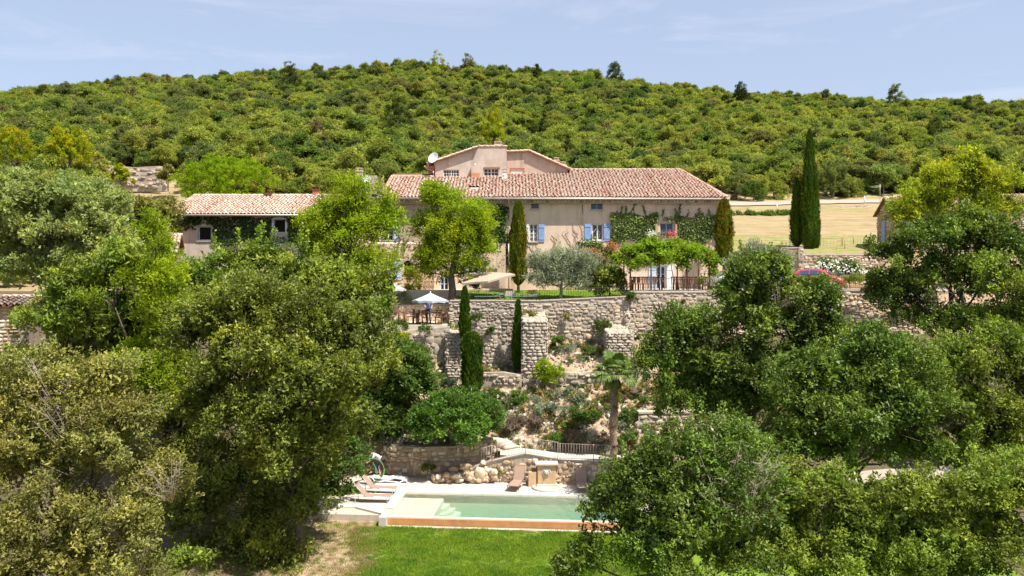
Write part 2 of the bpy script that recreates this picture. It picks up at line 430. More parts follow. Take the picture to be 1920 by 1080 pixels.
def mesh_np(name, verts, quads=None, tris=None, mats=(), tint=None, midx=None, smooth=False):
    if quads is not None and np.asarray(quads).shape[1] == 3:
        quads, tris = None, quads
    me = bpy.data.meshes.new(name)
    verts = np.ascontiguousarray(verts, dtype=np.float32)
    nq = 0 if quads is None else len(quads)
    ntr = 0 if tris is None else len(tris)
    loops = []
    if nq: loops.append(np.asarray(quads, dtype=np.int32).ravel())
    if ntr: loops.append(np.asarray(tris, dtype=np.int32).ravel())
    loops = np.concatenate(loops)
    me.vertices.add(len(verts)); me.vertices.foreach_set('co', verts.ravel())
    me.loops.add(len(loops)); me.loops.foreach_set('vertex_index', loops)
    me.polygons.add(nq + ntr)
    ls = np.concatenate([np.arange(nq) * 4, nq * 4 + np.arange(ntr) * 3]).astype(np.int32)
    me.polygons.foreach_set('loop_start', ls)
    if midx is not None: me.polygons.foreach_set('material_index', np.asarray(midx, dtype=np.int32))
    for mm in mats: me.materials.append(MATS[mm] if isinstance(mm, str) else mm)
    me.update(calc_edges=True)
    if tint is not None:
        a = me.attributes.new('tint', 'FLOAT', 'POINT')
        a.data.foreach_set('value', np.asarray(tint, dtype=np.float32))
    if smooth:
        me.polygons.foreach_set('use_smooth', np.ones(nq + ntr, dtype=bool))
    return me

def obj_np(name, verts, quads=None, tris=None, mats=(), tint=None, midx=None, parent=None, smooth=False, label=None, cat=None, group=None, kind=None):
    verts = np.asarray(verts, dtype=np.float64)
    c = (verts.min(0) + verts.max(0)) / 2
    if parent is None: c[2] = verts[:, 2].min()
    me = mesh_np(name, verts - c, quads, tris, mats, tint, midx, smooth)
    o = bpy.data.objects.new(name, me)
    link(o, parent, c)
    return tagit(o, label, cat, group, kind)

class MB:
    """collects shapes and links them as ONE mesh object"""
    def __init__(s):
        s.v, s.f, s.t, s.sm = [], [], [], []
    def add(s, vs, fs, tint=0.5, smooth=False):
        k = len(s.v)
        s.v += [tuple(v) for v in vs]
        s.f += [tuple(i + k for i in f) for f in fs]
        s.t += [tint] * len(vs)
        s.sm += [smooth] * len(fs)
        return s
    def box(s, c, size, rot=None, tint=0.5, taper=1.0):
        hx, hy, hz = (x / 2 for x in size)
        vs = []
        for z, k in ((-hz, 1.0), (hz, taper)):
            for x, y in ((-hx, -hy), (hx, -hy), (hx, hy), (-hx, hy)):
                v = Vector((x * k, y * k, z))
                if rot is not None: v = rot @ v
                vs.append(v + Vector(c))
        return s.add(vs, [(3, 2, 1, 0), (4, 5, 6, 7), (0, 1, 5, 4), (1, 2, 6, 5), (2, 3, 7, 6), (3, 0, 4, 7)], tint)
    def bx(s, x0, x1, y0, y1, z0, z1, tint=0.5):
        return s.box(((x0 + x1) / 2, (y0 + y1) / 2, (z0 + z1) / 2), (x1 - x0, y1 - y0, z1 - z0), None, tint)
    def bar(s, a, b, r0, r1=None, n=6, tint=0.5, cap=True, smooth=True):
        a, b = Vector(a), Vector(b)
        r1 = r0 if r1 is None else r1
        d = (b - a)
        if d.length < 1e-6: return s
        q = d.to_track_quat('Z', 'X')
        vs = []
        for c, r in ((a, r0), (b, r1)):
            for i in range(n):
                an = 2 * pi * i / n
                vs.append(c + q @ Vector((cos(an) * r, sin(an) * r, 0)))
        fs = [(i, (i + 1) % n, n + (i + 1) % n, n + i) for i in range(n)]
        s.add(vs, fs, tint, smooth)
        if cap:
            k = len(s.v) - 2 * n
            s.f += [tuple(k + i for i in reversed(range(n))), tuple(k + n + i for i in range(n))]
            s.sm += [False, False]
        return s
    def tube(s, pts, rads, n=6, tint=0.5):
        pts = [Vector(p) for p in pts]
        k = len(s.v)
        m = len(pts)
        for j, p in enumerate(pts):
            d = (pts[min(j + 1, m - 1)] - pts[max(j - 1, 0)])
            q = d.to_track_quat('Z', 'X')
            r = rads[j] if hasattr(rads, '__len__') else rads
            for i in range(n):
                an = 2 * pi * i / n
                s.v.append(tuple(p + q @ Vector((cos(an) * r, sin(an) * r, 0))))
                s.t.append(tint)
        for j in range(m - 1):
            for i in range(n):
                s.f.append((k + j * n + i, k + j * n + (i + 1) % n, k + (j + 1) * n + (i + 1) % n, k + (j + 1) * n + i))
                s.sm.append(True)
        s.f += [tuple(k + i for i in reversed(range(n))), tuple(k + (m - 1) * n + i for i in range(n))]
        s.sm += [False, False]
        return s
    def lathe(s, c, prof, n=16, tint=0.5, smooth=True):
        k = len(s.v)
        for r, z in prof:
            for i in range(n):
                an = 2 * pi * i / n
                s.v.append((c[0] + cos(an) * r, c[1] + sin(an) * r, c[2] + z)); s.t.append(tint)
        for j in range(len(prof) - 1):
            for i in range(n):
                s.f.append((k + j * n + i, k + j * n + (i + 1) % n, k + (j + 1) * n + (i + 1) % n, k + (j + 1) * n + i)); s.sm.append(smooth)
        s.f += [tuple(k + i for i in reversed(range(n))), tuple(k + (len(prof) - 1) * n + i for i in range(n))]
        s.sm += [False, False]
        return s
    def build(s, name, mat, parent=None, label=None, cat=None, group=None, kind=None, c=None, bevel=0.0):
        vs = np.array(s.v, dtype=np.float64)
        if c is None:
            c = (vs.min(0) + vs.max(0)) / 2
            if parent is None: c[2] = vs[:, 2].min()
        c = np.array(c, dtype=np.float64)
        me = bpy.data.meshes.new(name)
        me.from_pydata((vs - c).tolist(), [], s.f)
        me.materials.append(MATS[mat])
        me.polygons.foreach_set('use_smooth', np.array(s.sm, dtype=bool))
        a = me.attributes.new('tint', 'FLOAT', 'POINT')
        a.data.foreach_set('value', np.array(s.t, dtype=np.float32))
        me.update()
        o = bpy.data.objects.new(name, me)
        link(o, parent, c)
        if bevel:
            md = o.modifiers.new('bevel', 'BEVEL'); md.width = bevel; md.segments = 2; md.limit_method = 'ANGLE'
        return tagit(o, label, cat, group, kind)

CH = {}
def copy_tree(o, parent=None):
    c = o.copy()
    COL.objects.link(c)
    WL[c.name] = WL[o.name]
    if parent is not None: c.parent = parent
    for ch in [x for x in o.children]:
        copy_tree(ch, c)
    return c

def place(o, loc, rz=0.0, sc=None, label=None, group=None):
    o.location = loc
    o.rotation_euler = (0, 0, rz)
    if sc: o.scale = (sc, sc, sc) if not hasattr(sc, '__len__') else sc
    if label: o['label'] = label
    if group: o['group'] = group
    return o

def inst(name, me, loc, rot=(0, 0, 0), sc=(1, 1, 1), parent=None, **kw):
    o = bpy.data.objects.new(name, me)
    link(o, parent, loc)
    o.rotation_euler = rot
    o.scale = sc
    return tagit(o, **kw)

# ------------------------------------------------------------------ foliage generators
def unit(a):
    return a / (np.linalg.norm(a, axis=-1, keepdims=True) + 1e-9)

_WK = RNG.normal(size=(10, 3)); _WP = RNG.uniform(0, 6.28, 10)
def wob(p, s=1.0, k=0):
    """smooth pseudo noise in about -1..1"""
    r = 0
    for i in range(4):
        j = (i + k) % 10
        r = r + np.sin((p @ _WK[j]) * s * (1 + 0.6 * i) + _WP[j] + k) / (1 + 0.5 * i)
    return r / 2.2

def leaf_quads(pos, direc, nrm, length, width, fold=0.12):
    d = unit(direc)
    side = unit(np.cross(nrm, d))
    n = np.cross(d, side)
    L = np.asarray(length).reshape(-1, 1); W = np.asarray(width).reshape(-1, 1)
    v = np.empty((len(pos), 4, 3))
    v[:, 0] = pos
    v[:, 1] = pos + d * L * 0.5 + side * W * 0.5 + n * W * fold
    v[:, 2] = pos + d * L
    v[:, 3] = pos + d * L * 0.5 - side * W * 0.5 + n * W * fold
    q = np.arange(len(pos) * 4).reshape(-1, 4)
    return v.reshape(-1, 3), q

def leaf_tris(pos, direc, nrm, length, width, r):
    d = unit(direc)
    side = unit(np.cross(nrm, d))
    L = np.asarray(length).reshape(-1, 1); W = np.asarray(width).reshape(-1, 1)
    v = np.empty((len(pos), 3, 3))
    k = r.uniform(0.3, 0.75, (len(pos), 1))
    v[:, 0] = pos - d * L * 0.1
    v[:, 1] = pos + d * L * k + side * W * 0.62
    v[:, 2] = pos + d * L - side * W * 0.38
    return v.reshape(-1, 3), np.arange(len(pos) * 3).reshape(-1, 3)

def crown(lobes, n_tufts, per, leaf=(0.13, 0.075), tuft_len=0.55, spread=0.16, seed=0, up=0.7, inner=0.25, gap=0.25, droop=0.0, nup=0.7, detail=0.22, clump=None, ksz=9):
    """lobes: (x,y,z,rx,ry,rz). Leaves gather in tufts, tufts in rounded clumps, clumps over the lobes' shells"""
    r = np.random.default_rng(seed)
    L = np.array(lobes, dtype=float)
    cr = clump if clump is not None else tuft_len * 1.25
    cr = min(cr, 0.6 * float(L[:, 3:].mean()))
    area = (L[:, 3] * L[:, 5]) ** 1.0 + L[:, 4] * L[:, 3]
    nc = max(4, int(n_tufts / ksz * 2.2))
    idx = r.choice(len(L), size=nc, p=area / area.sum())
    d = unit(r.normal(size=(nc, 3)))
    d[:, 2] = np.where(d[:, 2] < -0.35, -d[:, 2] * 0.7, d[:, 2])
    d = unit(d)
    c = L[idx, :3]; R = np.maximum(L[idx, 3:] - cr * 0.3, L[idx, 3:] * 0.55)
    isin = r.random(nc) < inner
    rad = np.where(isin, r.uniform(0.3, 0.75, nc), r.uniform(0.84, 1.06, nc))
    rad = rad * (1 + detail * wob(c * 3 + d * 2.6, 1.6, seed % 7))
    p = c + d * R * rad[:, None]
    keep = np.ones(nc, bool)
    for j in range(len(L)):
        q = (p - L[j, :3]) / L[j, 3:]
        keep &= ~(((q ** 2).sum(1) < 0.36) & (idx != j))
    keep &= isin | (wob(p, 1.7, 3 + seed % 5) > -1.0 + gap * 1.5 - 0.25 * r.random(nc))
    m0 = max(2, int(n_tufts / ksz))
    p, d, isin = p[keep][:m0], d[keep][:m0], isin[keep][:m0]
    m0 = len(p)
    ct = 0.5 + 0.16 * wob(p, 1.1, 5) + r.normal(size=m0) * 0.13
    rcl = cr * r.uniform(0.6, 1.3, m0)
    P0 = np.repeat(p, ksz, 0); D0 = np.repeat(d, ksz, 0); isin = np.repeat(isin, ksz); ctint = np.repeat(ct, ksz); RC = np.repeat(rcl, ksz)
    m = len(P0)
    off = unit(r.normal(size=(m, 3)) + D0 * 0.55 + np.array([0, 0, 0.45]))
    p = P0 + off * (RC * r.uniform(0.35, 1.0, m))[:, None] * np.array([1, 1, 0.85])
    ax = unit(off * 0.6 + D0 * 0.45 + np.array([0, 0, up]) + r.normal(size=(m, 3)) * 0.3)
    tl = tuft_len * r.uniform(0.5, 1.2, m)
    ctint = ctint + r.normal(size=m) * 0.06
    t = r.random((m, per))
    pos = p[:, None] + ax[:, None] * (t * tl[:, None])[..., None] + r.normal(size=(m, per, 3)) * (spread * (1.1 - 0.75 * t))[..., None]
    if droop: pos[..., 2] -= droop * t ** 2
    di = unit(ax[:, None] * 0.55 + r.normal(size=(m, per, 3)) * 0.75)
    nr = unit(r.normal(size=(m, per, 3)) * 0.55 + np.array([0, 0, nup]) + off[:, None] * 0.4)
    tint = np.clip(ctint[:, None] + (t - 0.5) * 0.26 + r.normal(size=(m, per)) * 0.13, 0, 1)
    big = np.repeat(np.where(isin, 1.6, 1.0), per)
    ln = leaf[0] * r.uniform(0.7, 1.3, m * per) * big; wd = leaf[1] * r.uniform(0.7, 1.3, m * per) * big
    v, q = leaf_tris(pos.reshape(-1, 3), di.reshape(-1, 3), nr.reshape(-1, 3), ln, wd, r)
    return v, q, np.repeat(tint.ravel(), 3), p

def limbs(mb, base, top, lobes, r0, n=9, seed=0, twigs=True):
    """tapered trunk and limbs that reach into each lobe"""
    r = random.Random(seed)
    base, top = Vector(base), Vector(top)
    k = 6
    pts = []
    for i in range(k + 1):
        t = i / k
        w = 0.05 * (top - base).length * (1 - abs(2 * t - 1))
        pts.append(base.lerp(top, t) + Vector((r.uniform(-w, w), r.uniform(-w, w), 0)))
    mb.tube(pts, [r0 * (1.35 - 0.3 * min(1, i)) * (1 - 0.62 * i / k) for i in range(k + 1)], n=8)
    for lb in lobes:
        c = Vector(lb[:3])
        t = r.uniform(0.4, 0.85)
        s = base.lerp(top, t)
        if c.z < s.z: s = base.lerp(top, 0.35)
        mid = s.lerp(c, 0.5) + Vector((r.uniform(-.3, .3), r.uniform(-.3, .3), -0.08 * (c - s).length))
        rr = r0 * 0.36
        mb.tube([s, s.lerp(mid, 0.5), mid, mid.lerp(c, 0.6), c], [rr, rr * 0.85, rr * 0.65, rr * 0.45, rr * 0.2], n=5)
        if twigs:
            for _ in range(5):
                e = c + Vector((r.uniform(-1, 1) * lb[3], r.uniform(-1, 1) * lb[4], r.uniform(-0.4, 1) * lb[5])) * 0.85
                mb.tube([c.lerp(mid, r.random() * 0.6), c.lerp(e, 0.5) + Vector((0, 0, -0.1)), e], [rr * 0.3, rr * 0.2, 0.012], n=4)

# ------------------------------------------------------------------ terrain
SKY_X = [(-1200, 60), (-300, 64)] + [((px - 960) / F * 285, CZ + (HY - r) / F * 285) for px, r in
         [(0, 209), (150, 187), (300, 166), (500, 157), (640, 146), (820, 140), (1000, 150), (1150, 163), (1250, 181), (1400, 193), (1600, 207), (1750, 211), (1920, 214)]] + [(320, 62), (1300, 52)]
SKY_X.sort()
_sx = np.array([a for a, _ in SKY_X]); _sz = np.array([b for _, b in SKY_X])

def H(x, y):
    """ground height over the pool deck"""
    x = np.asarray(x, float); y = np.asarray(y, float)
    i = np.interp
    front = [(-400, -3), (0, -1.6), (20, -0.9), (31, -0.6), (37.6, -0.45)]
    fy = [a for a, _ in front]; fz = [b for _, b in front]
    back = ([66.1, 75, 90, 105, 115], [12.9, 14.2, 17.0, 19.8, 22.0])
    A = i(y, fy + [45.8, 50.0, 53.95, 54.15, 62], fz + [1.15, 4.0, 5.2, 9.45, 10.1])
    B = i(y, fy + [45.8, 50.2, 50.5, 53.95, 54.15, 62], fz + [1.15, 4.4, 5.1, 7.1, 9.45, 10.1])
    Cc = i(y, fy + [45.8, 50.0, 53.95, 54.15, 62], fz + [1.15, 4.6, 7.4, 10.0, 10.15])
    L1 = i(y, fy + [45.6, 46.2, 52.3, 52.7, 57.0, 57.3, 62], fz + [0.2, 1.7, 5.6, 7.8, 8.0, 9.4, 10.1])
    L2 = i(y, [-400, 0, 20, 36, 46, 57, 62], [-4, -1.6, -0.9, 0.0, 5.2, 9.3, 10.0])
    def sm(x, a, b):
        t = np.clip((x - a) / (b - a), 0, 1); return t * t * (3 - 2 * t)
    z = A + (B - A) * sm(x, 1.2, 2.2)
    z = z + (Cc - z) * sm(x, 8.0, 8.6)
    z = L1 + (z - L1) * sm(x, -4.6, -4.2)
    z = L2 + (z - L2) * sm(x, -13, -9.5)
    # rise behind the houses
    bk = i(y, [62, 66.0] + back[0], [0, 0.15, 12.9 - 10.2, 14.2 - 10.2, 17 - 10.2, 19.8 - 10.2, 22 - 10.2])
    bl = i(y, [62, 66.0, 75, 90, 105, 115], [0, 0.3, 3.2, 8.5, 12.5, 15.5])
    add = bk + (bl - bk) * sm(-x, 5, 35)
    z = np.where(y > 62, i(62.0, [0, 100], [0, 0]) + z + add, z)
    # wooded hill
    zs = i(x, _sx, _sz)
    zb = H0(x)
    t = np.clip((y - 115) / 170.0, 0, 1)
    hill = zb + (zs - zb) * (0.86 * t + 0.14 * t * t)
    hill = hill + 1.3 * np.sin(x * 0.045 + y * 0.03) * np.clip((y - 125) / 30, 0, 1) * np.clip((285 - y) / 40, 0, 1) + 0.6 * np.sin(x * 0.13 - y * 0.09) * np.clip((y - 115) / 20, 0, 1)
    over = np.clip(y - 285, 0, None)
    hill = hill - np.minimum(over * 0.12, 30)
    return np.where(y > 115, hill, z)

def H0(x):
    x = np.asarray(x, float)
    def sm(x, a, b):
        t = np.clip((x - a) / (b - a), 0, 1); return t * t * (3 - 2 * t)
    base = np.where(x > 8.3, 10.15, 10.1)
    base = np.where(x < -11, 10.0, base)
    return base + (22 - 10.2) + ((15.5) - (22 - 10.2)) * sm(-x, 5, 35)

def h1(x, y):
    return float(H(np.array([x]), np.array([y]))[0])

# pool frame of reference: origin at the back left corner of the water
PA = radians(-4.7)
PO = Vector((-5.55, 42.0, 0))
def pool_pt(u, v, z=0.0):
    return Vector((PO.x + u * cos(PA) - v * sin(PA), PO.y + u * sin(PA) + v * cos(PA), z))
POOL_L, POOL_W = 12.0, 3.75

gx = np.concatenate([[-1300, -900, -600, -420, -330, -270, -225, -190, -165, -140, -120, -100, -85, -72, -62, -54, -48], np.arange(-44, 44.1, 0.4), [48, 54, 62, 72, 85, 100, 120, 140, 165, 190, 225, 270, 330, 420, 600, 900, 1300]])
gy = np.concatenate([[-400, -200, -100, -50, -20, -5, 5, 12, 17], np.arange(20, 53.6, 0.4), [53.8, 53.95, 54.15, 54.4, 54.8], np.arange(55.4, 67, 0.6), np.arange(67, 120, 1.5), np.arange(120, 292, 4), [300, 320, 360, 420, 520, 700, 1000, 1500, 2200, 3000]])
GX, GY = np.meshgrid(gx, gy)
GZ = H(GX, GY)
rng = np.random.default_rng(3)
near = (GY > 45.5) & (GY < 53.8) & (GX > -12) & (GX < 30)
GZ = GZ + near * (0.16 * np.sin(GX * 2.1 + GY) * np.sin(GY * 1.7 - GX * 0.7) + rng.normal(size=GZ.shape) * 0.05)
# cut the pit for the pool and drop the ground under the deck
du = (GX - PO.x) * cos(PA) + (GY - PO.y) * sin(PA)
dv = -(GX - PO.x) * sin(PA) + (GY - PO.y) * cos(PA)
pit = (du > -0.3) & (du < POOL_L + 0.3) & (dv > -POOL_W - 0.05) & (dv < 0.3)
deckm = (GX > -9.5) & (GX < 9.5) & (GY < 46) & (dv > -POOL_W + 0.1)
GZ = np.where(deckm, np.minimum(GZ, -0.12), GZ)
GZ = np.where(pit, -2.2, GZ)
nxg, nyg = len(gx), len(gy)
ii = np.arange(nxg * nyg).reshape(nyg, nxg)
quads = np.stack([ii[:-1, :-1], ii[:-1, 1:], ii[1:, 1:], ii[1:, :-1]], -1).reshape(-1, 4)
vv = np.stack([GX, GY, GZ], -1).reshape(-1, 3)
me = mesh_np('ground', vv, quads=quads, mats=['terrain'], smooth=True)
# zones
zone = np.zeros((len(vv), 4), np.float32); zone[:, 3] = 1
X, Y = vv[:, 0], vv[:, 1]
lawn_w = ((Y < 38.6) & (X > -13 + 0.15 * (Y - 30)) & (X < 20)) * np.clip((X + 7.2 - (37 - Y) * 0.18) / 2.0, -0.2, 1)
lawn_w = np.where((Y > 54.1) & (Y < 62.6) & (X > -4) & (X < 9), 1.0, lawn_w)
lawn_w = np.where((Y > 66) & (Y < 82) & (X > 16) & (X < 60), 0.45, lawn_w)
lawn_w = np.where((Y > 101) & (Y < 105) & (X > 17) & (X < 60), 0.45, lawn_w)
zone[:, 0] = np.clip(lawn_w, 0, 1)
dryw = ((Y > 62.5) & (Y < 120)) * 1.0
dryw = np.where((Y < 38.6) & (X > -14) & (X < 16), 0.45, dryw)
zone[:, 1] = dryw
zone[:, 2] = np.where((Y > 119) | ((X < -9.5) & (Y < 60)) | ((X > 9.5) & (Y < 45)) | ((X > 10.6) & (Y < 53.9)) | (np.abs(X) > 62) | ((X < -26) & (Y < 84)), 1.0, 0.0)
a = me.color_attributes.new('zone', 'FLOAT_COLOR', 'POINT')
a.data.foreach_set('color', zone.ravel())
ground = bpy.data.objects.new('ground', me)
link(ground)
ground['kind'] = 'structure'

def strip(name, pts, w, mat, lift=0.05, kind='structure', label=None):
    """a ribbon of road or path that follows the ground"""
    mb = MB()
    P2 = []
    for (a, b) in zip(pts[:-1], pts[1:]):
        n = max(2, int((Vector(b) - Vector(a)).length / 0.8))
        for k in range(n): P2.append(Vector(a).lerp(Vector(b), k / n))
    P2.append(Vector(pts[-1]))
    vs = []
    for j, p in enumerate(P2):
        d = (P2[min(j + 1, len(P2) - 1)] - P2[max(j - 1, 0)]).normalized()
        nrm = Vector((-d.y, d.x))
        for k in (-1, -0.33, 0.33, 1):
            q = p + nrm * k * w / 2 * (1 + 0.08 * sin(j * 1.3))
            vs.append((q.x, q.y, h1(q.x, q.y) + lift))
    fs = []
    for j in range(len(P2) - 1):
        for k in range(3):
            fs.append((j * 4 + k, j * 4 + k + 1, j * 4 + k + 5, j * 4 + k + 4))
    mb.add(vs, fs)
    return mb.build(name, mat, kind=kind)

strip('road', [(14, 107.5), (24, 108), (34, 109.5), (46, 111.5), (60, 113)], 3.2, 'road', 0.12)
strip('drive', [(11, 41), (18, 42.5), (26, 43.5), (38, 45)], 1.5, 'road', 0.1)

# ------------------------------------------------------------------ rubble walls
def lump(seed, matname, name='stone'):
    r = np.random.default_rng(seed)
    an = np.linspace(0, 2 * pi, 9)[:-1] + pi / 8 + r.normal(size=8) * 0.14
    rx = 0.5 * np.clip(np.abs(np.cos(an)) ** -1, 0, np.abs(np.sin(an)) ** -1) * (1 + r.normal(size=8) * 0.09)
    ring = np.stack([np.cos(an) * rx, np.sin(an) * rx], -1)
    ring = np.clip(ring, -0.5, 0.5) * (0.93 + 0.07 * r.random((8, 1)))
    v = []
    for x, z in ring: v.append((x, 0.6, z))
    for x, z in ring: v.append((x * 0.96, -0.25, z * 0.95))
    tx, tz = r.normal() * 0.5, r.normal() * 0.5
    for x, z in ring: v.append((x * (0.86 + 0.09 * r.random()), -0.8 - 0.15 * r.random() + tx * x + tz * z, z * (0.82 + 0.1 * r.random())))
    v.append((r.normal() * 0.15, -0.95 - 0.15 * r.random(), r.normal() * 0.15))
    f = []
    for a0 in (0, 8):
        for i in range(8):
            j = (i + 1) % 8
            f.append((a0 + i, a0 + j, a0 + 8 + j, a0 + 8 + i))
    t = []
    for i in range(8): t.append((16 + i, 16 + (i + 1) % 8, 24))
    return np.array(v), np.array(f), np.array(t)

LUMPS = {}
def lumps(matname):
    if matname not in LUMPS:
        out = []
        for k in range(20):
            v, f, t = lump(100 + k, matname)
            tint = (k * 0.618) % 1.0
            out.append((v, f, t, tint, mesh_np('stone', v, f, t, [matname], np.full(len(v), tint))))
        LUMPS[matname] = out
    return LUMPS[matname]

def stones_put(parent, items, matname, singles, name='stone'):
    """items: (centre, angle, tilt, w, h, d). The largest become parts of their own, the rest one joined part"""
    lp = lumps(matname)
    order = sorted(range(len(items)), key=lambda i: -items[i][3] * items[i][4])
    one = set(order[:singles])
    V, Q, T, TI = [], [], [], []
    off = 0
    for i, (c, an, tilt, w, h, d) in enumerate(items):
        v, f, t, tint, me = lp[random.randrange(len(lp))]
        if i in one:
            o = bpy.data.objects.new(name, me)
            link(o, parent, c)
            o.rotation_euler = (tilt, random.gauss(0, 0.07), an)
            o.scale = (w, d, h)
            continue
        M = np.array(Euler((tilt, random.gauss(0, 0.09), an)).to_matrix())
        vv = (v * np.array([w, d, h])) @ M.T + np.array(c)
        V.append(vv); Q.append(f + off); T.append(t + off); TI.append(np.full(len(v), tint)); off += len(v)
    if V:
        obj_np(name, np.concatenate(V), np.concatenate(Q), np.concatenate(T), [matname], np.concatenate(TI), parent=parent, kind='stuff')

def rubble_wall(path, ztop, zbot, label, cat='stone wall', name='stone_wall', mat='stone', mmat='mortar_pale', sw=0.42, sh=0.23, thick=0.5,
                singles=90, cap=None, batter=0.0, group=None, rough=0.05, capmat='cap_stone', seed=1, back=True):
    """path: (x, y) points; the face looks to the right hand side of the direction of travel"""
    rnd = random.Random(seed)
    pts = [Vector(p) for p in path]
    acc = [0.0]
    for a, b in zip(pts[:-1], pts[1:]): acc.append(acc[-1] + (b - a).length)
    LEN = acc[-1]
    def at(s):
        s = min(max(s, 0), LEN)
        for k in range(len(pts) - 1):
            if s <= acc[k + 1] or k == len(pts) - 2:
                t = (s - acc[k]) / max(1e-6, acc[k + 1] - acc[k])
                d = (pts[k + 1] - pts[k]).normalized()
                return pts[k].lerp(pts[k + 1], t), d
    def zt(s): return float(np.interp(s, acc, ztop)) if hasattr(ztop, '__len__') else ztop
    def zb(s): return float(np.interp(s, acc, zbot)) if hasattr(zbot, '__len__') else zbot
    mid, _ = at(LEN / 2)
    root = empty(name, (mid.x, mid.y, min(zb(0), zb(LEN))), label, cat, group)
    mb = MB()
    n = max(2, int(LEN / 1.0))
    ss = sorted(set([LEN * k / n for k in range(n + 1)] + acc))
    vs, fs = [], []
    zmax = max(ztop) if hasattr(ztop, '__len__') else ztop
    for s in ss:
        p, d = at(s); nr = Vector((d.y, -d.x))
        if 0 < s < LEN:
            p2, d2 = at(s + 1e-3); p1, d1 = at(s - 1e-3)
            nr = (Vector((d1.y, -d1.x)) + Vector((d2.y, -d2.x))).normalized()
        bb = nr * batter * (zt(s) - zb(s))
        for q, z in ((p + bb, zb(s) - 0.4), (p, zt(s)), (p - nr * thick, zt(s)), (p - nr * thick, zb(s) - 0.4)):
            vs.append((q.x, q.y, z))
    for k in range(len(ss) - 1):
        for j in range(3):
            fs.append((k * 4 + j, (k + 1) * 4 + j, (k + 1) * 4 + j + 1, k * 4 + j + 1))
    fs += [(0, 1, 2, 3), tuple((len(ss) - 1) * 4 + j for j in (3, 2, 1, 0))]
    mb.add(vs, fs)
    mb.build('core', mmat, root)
    items = []
    z = min(zbot) if hasattr(zbot, '__len__') else zbot
    while z < zmax:
        h = sh * rnd.uniform(0.55, 1.5)
        s = -rnd.random() * sw
        while s < LEN:
            w = sw * rnd.choice((0.5, 0.7, 0.9, 1.1, 1.5)) * rnd.uniform(0.85, 1.15)
            sc = s + w / 2
            if 0 < sc < LEN:
                zz = z + h / 2 + rnd.uniform(-1, 1) * h * 0.22 + 0.09 * sin(s * 1.1 + z * 2) + 0.05 * sin(s * 3.1 - z * 5)
                if zb(sc) - 0.1 < zz < zt(sc) - h * 0.42:
                    p, d = at(sc); nr = Vector((d.y, -d.x))
                    bt = batter * (zt(sc) - zz)
                    hh = min(h * rnd.choice((0.7, 0.95, 1.05, 1.3)), (zt(sc) - zz) * 1.9)
                    c = (p.x + nr.x * (bt + 0.0 + rnd.uniform(-rough, rough) * 0.5), p.y + nr.y * (bt + rnd.uniform(-rough, rough) * 0.5), zz)
                    items.append((c, math.atan2(d.y, d.x), rnd.uniform(-.05, .05), w * 0.95, hh, rnd.uniform(0.03, 0.035 + rough * .8)))
            s += w
        z += h
    stones_put(root, items, mat, singles)
    if cap:
        s = 0
        cw, ch = cap
        while s < LEN - 0.02:
            w = min(rnd.uniform(0.7, 1.2) * cw, LEN - s)
            p, d = at(s + w / 2); nr = Vector((d.y, -d.x))
            q = p - nr * thick / 2
            m2 = MB().box((0, 0, 0), (w - 0.02, thick + 0.12, ch * rnd.uniform(0.9, 1.1)))
            slope = math.atan2(zt(s + w) - zt(s), w)
            R = Matrix.Rotation(math.atan2(d.y, d.x), 3, 'Z') @ Matrix.Rotation(-slope, 3, 'Y')
            m2.v = [tuple(R @ Vector(v) + Vector((q.x, q.y, zt(s + w / 2) + ch / 2 + 0.01))) for v in m2.v]
            m2.build('cap_stone', capmat, root)
            s += w
    return root

def wx(px, d): return (px - 960) / F * d
def wz(py, d): return CZ + (HY - py) / F * d

WY = 54.0
# main retaining wall in three runs, kept apart where their tops step
rubble_wall([(wx(843, WY), WY), (wx(1012, WY), WY - 0.1)], wz(565, WY), [5.0, 5.1], 'grey rubble retaining wall under the small lawn, left of the tall buttress, with two cypresses before it', mat='stone_grey', batter=0.09, seed=2, singles=150, sh=0.19, sw=0.36, cap=(0.8, 0.07))
rubble_wall([(wx(1012, WY) + 0.02, WY - 0.1), (wx(1181, WY) - 0.05, WY - 0.2)], [wz(565, WY), wz(557, WY)], [5.0, 6.9], 'beige rubble retaining wall below the olive tree, between the tall and the right buttress', mat='stone', batter=0.09, seed=3, singles=150, sh=0.19, sw=0.36, cap=(0.8, 0.07))
rubble_wall([(wx(1181, WY), WY - 0.2), (wx(1350, WY), WY - 0.1)], wz(549, WY), 6.8, 'pale rubble retaining wall under the vine pergola terrace', mat='stone', mmat='mortar_pale', batter=0.09, seed=4, singles=150, sh=0.19, sw=0.36, cap=(0.9, 0.1))
rubble_wall([(wx(1350, WY) + .02, WY - 0.1), (wx(1720, WY), WY - 0.1)], wz(546, WY), 6.6, 'shaded rubble retaining wall under the car park, behind the oaks', mat='stone_warm', batter=0.05, seed=5, singles=100, sh=0.19, sw=0.36, cap=(0.9, 0.16))
# ledge part way up the shaded wall
MB().bx(wx(1540, 53), wx(1690, 53), 52.6, 53.4, 5.6, 7.62).build('ledge', 'cap_stone', label='low pale stone ledge at the foot of the shaded car park wall', cat='ledge')

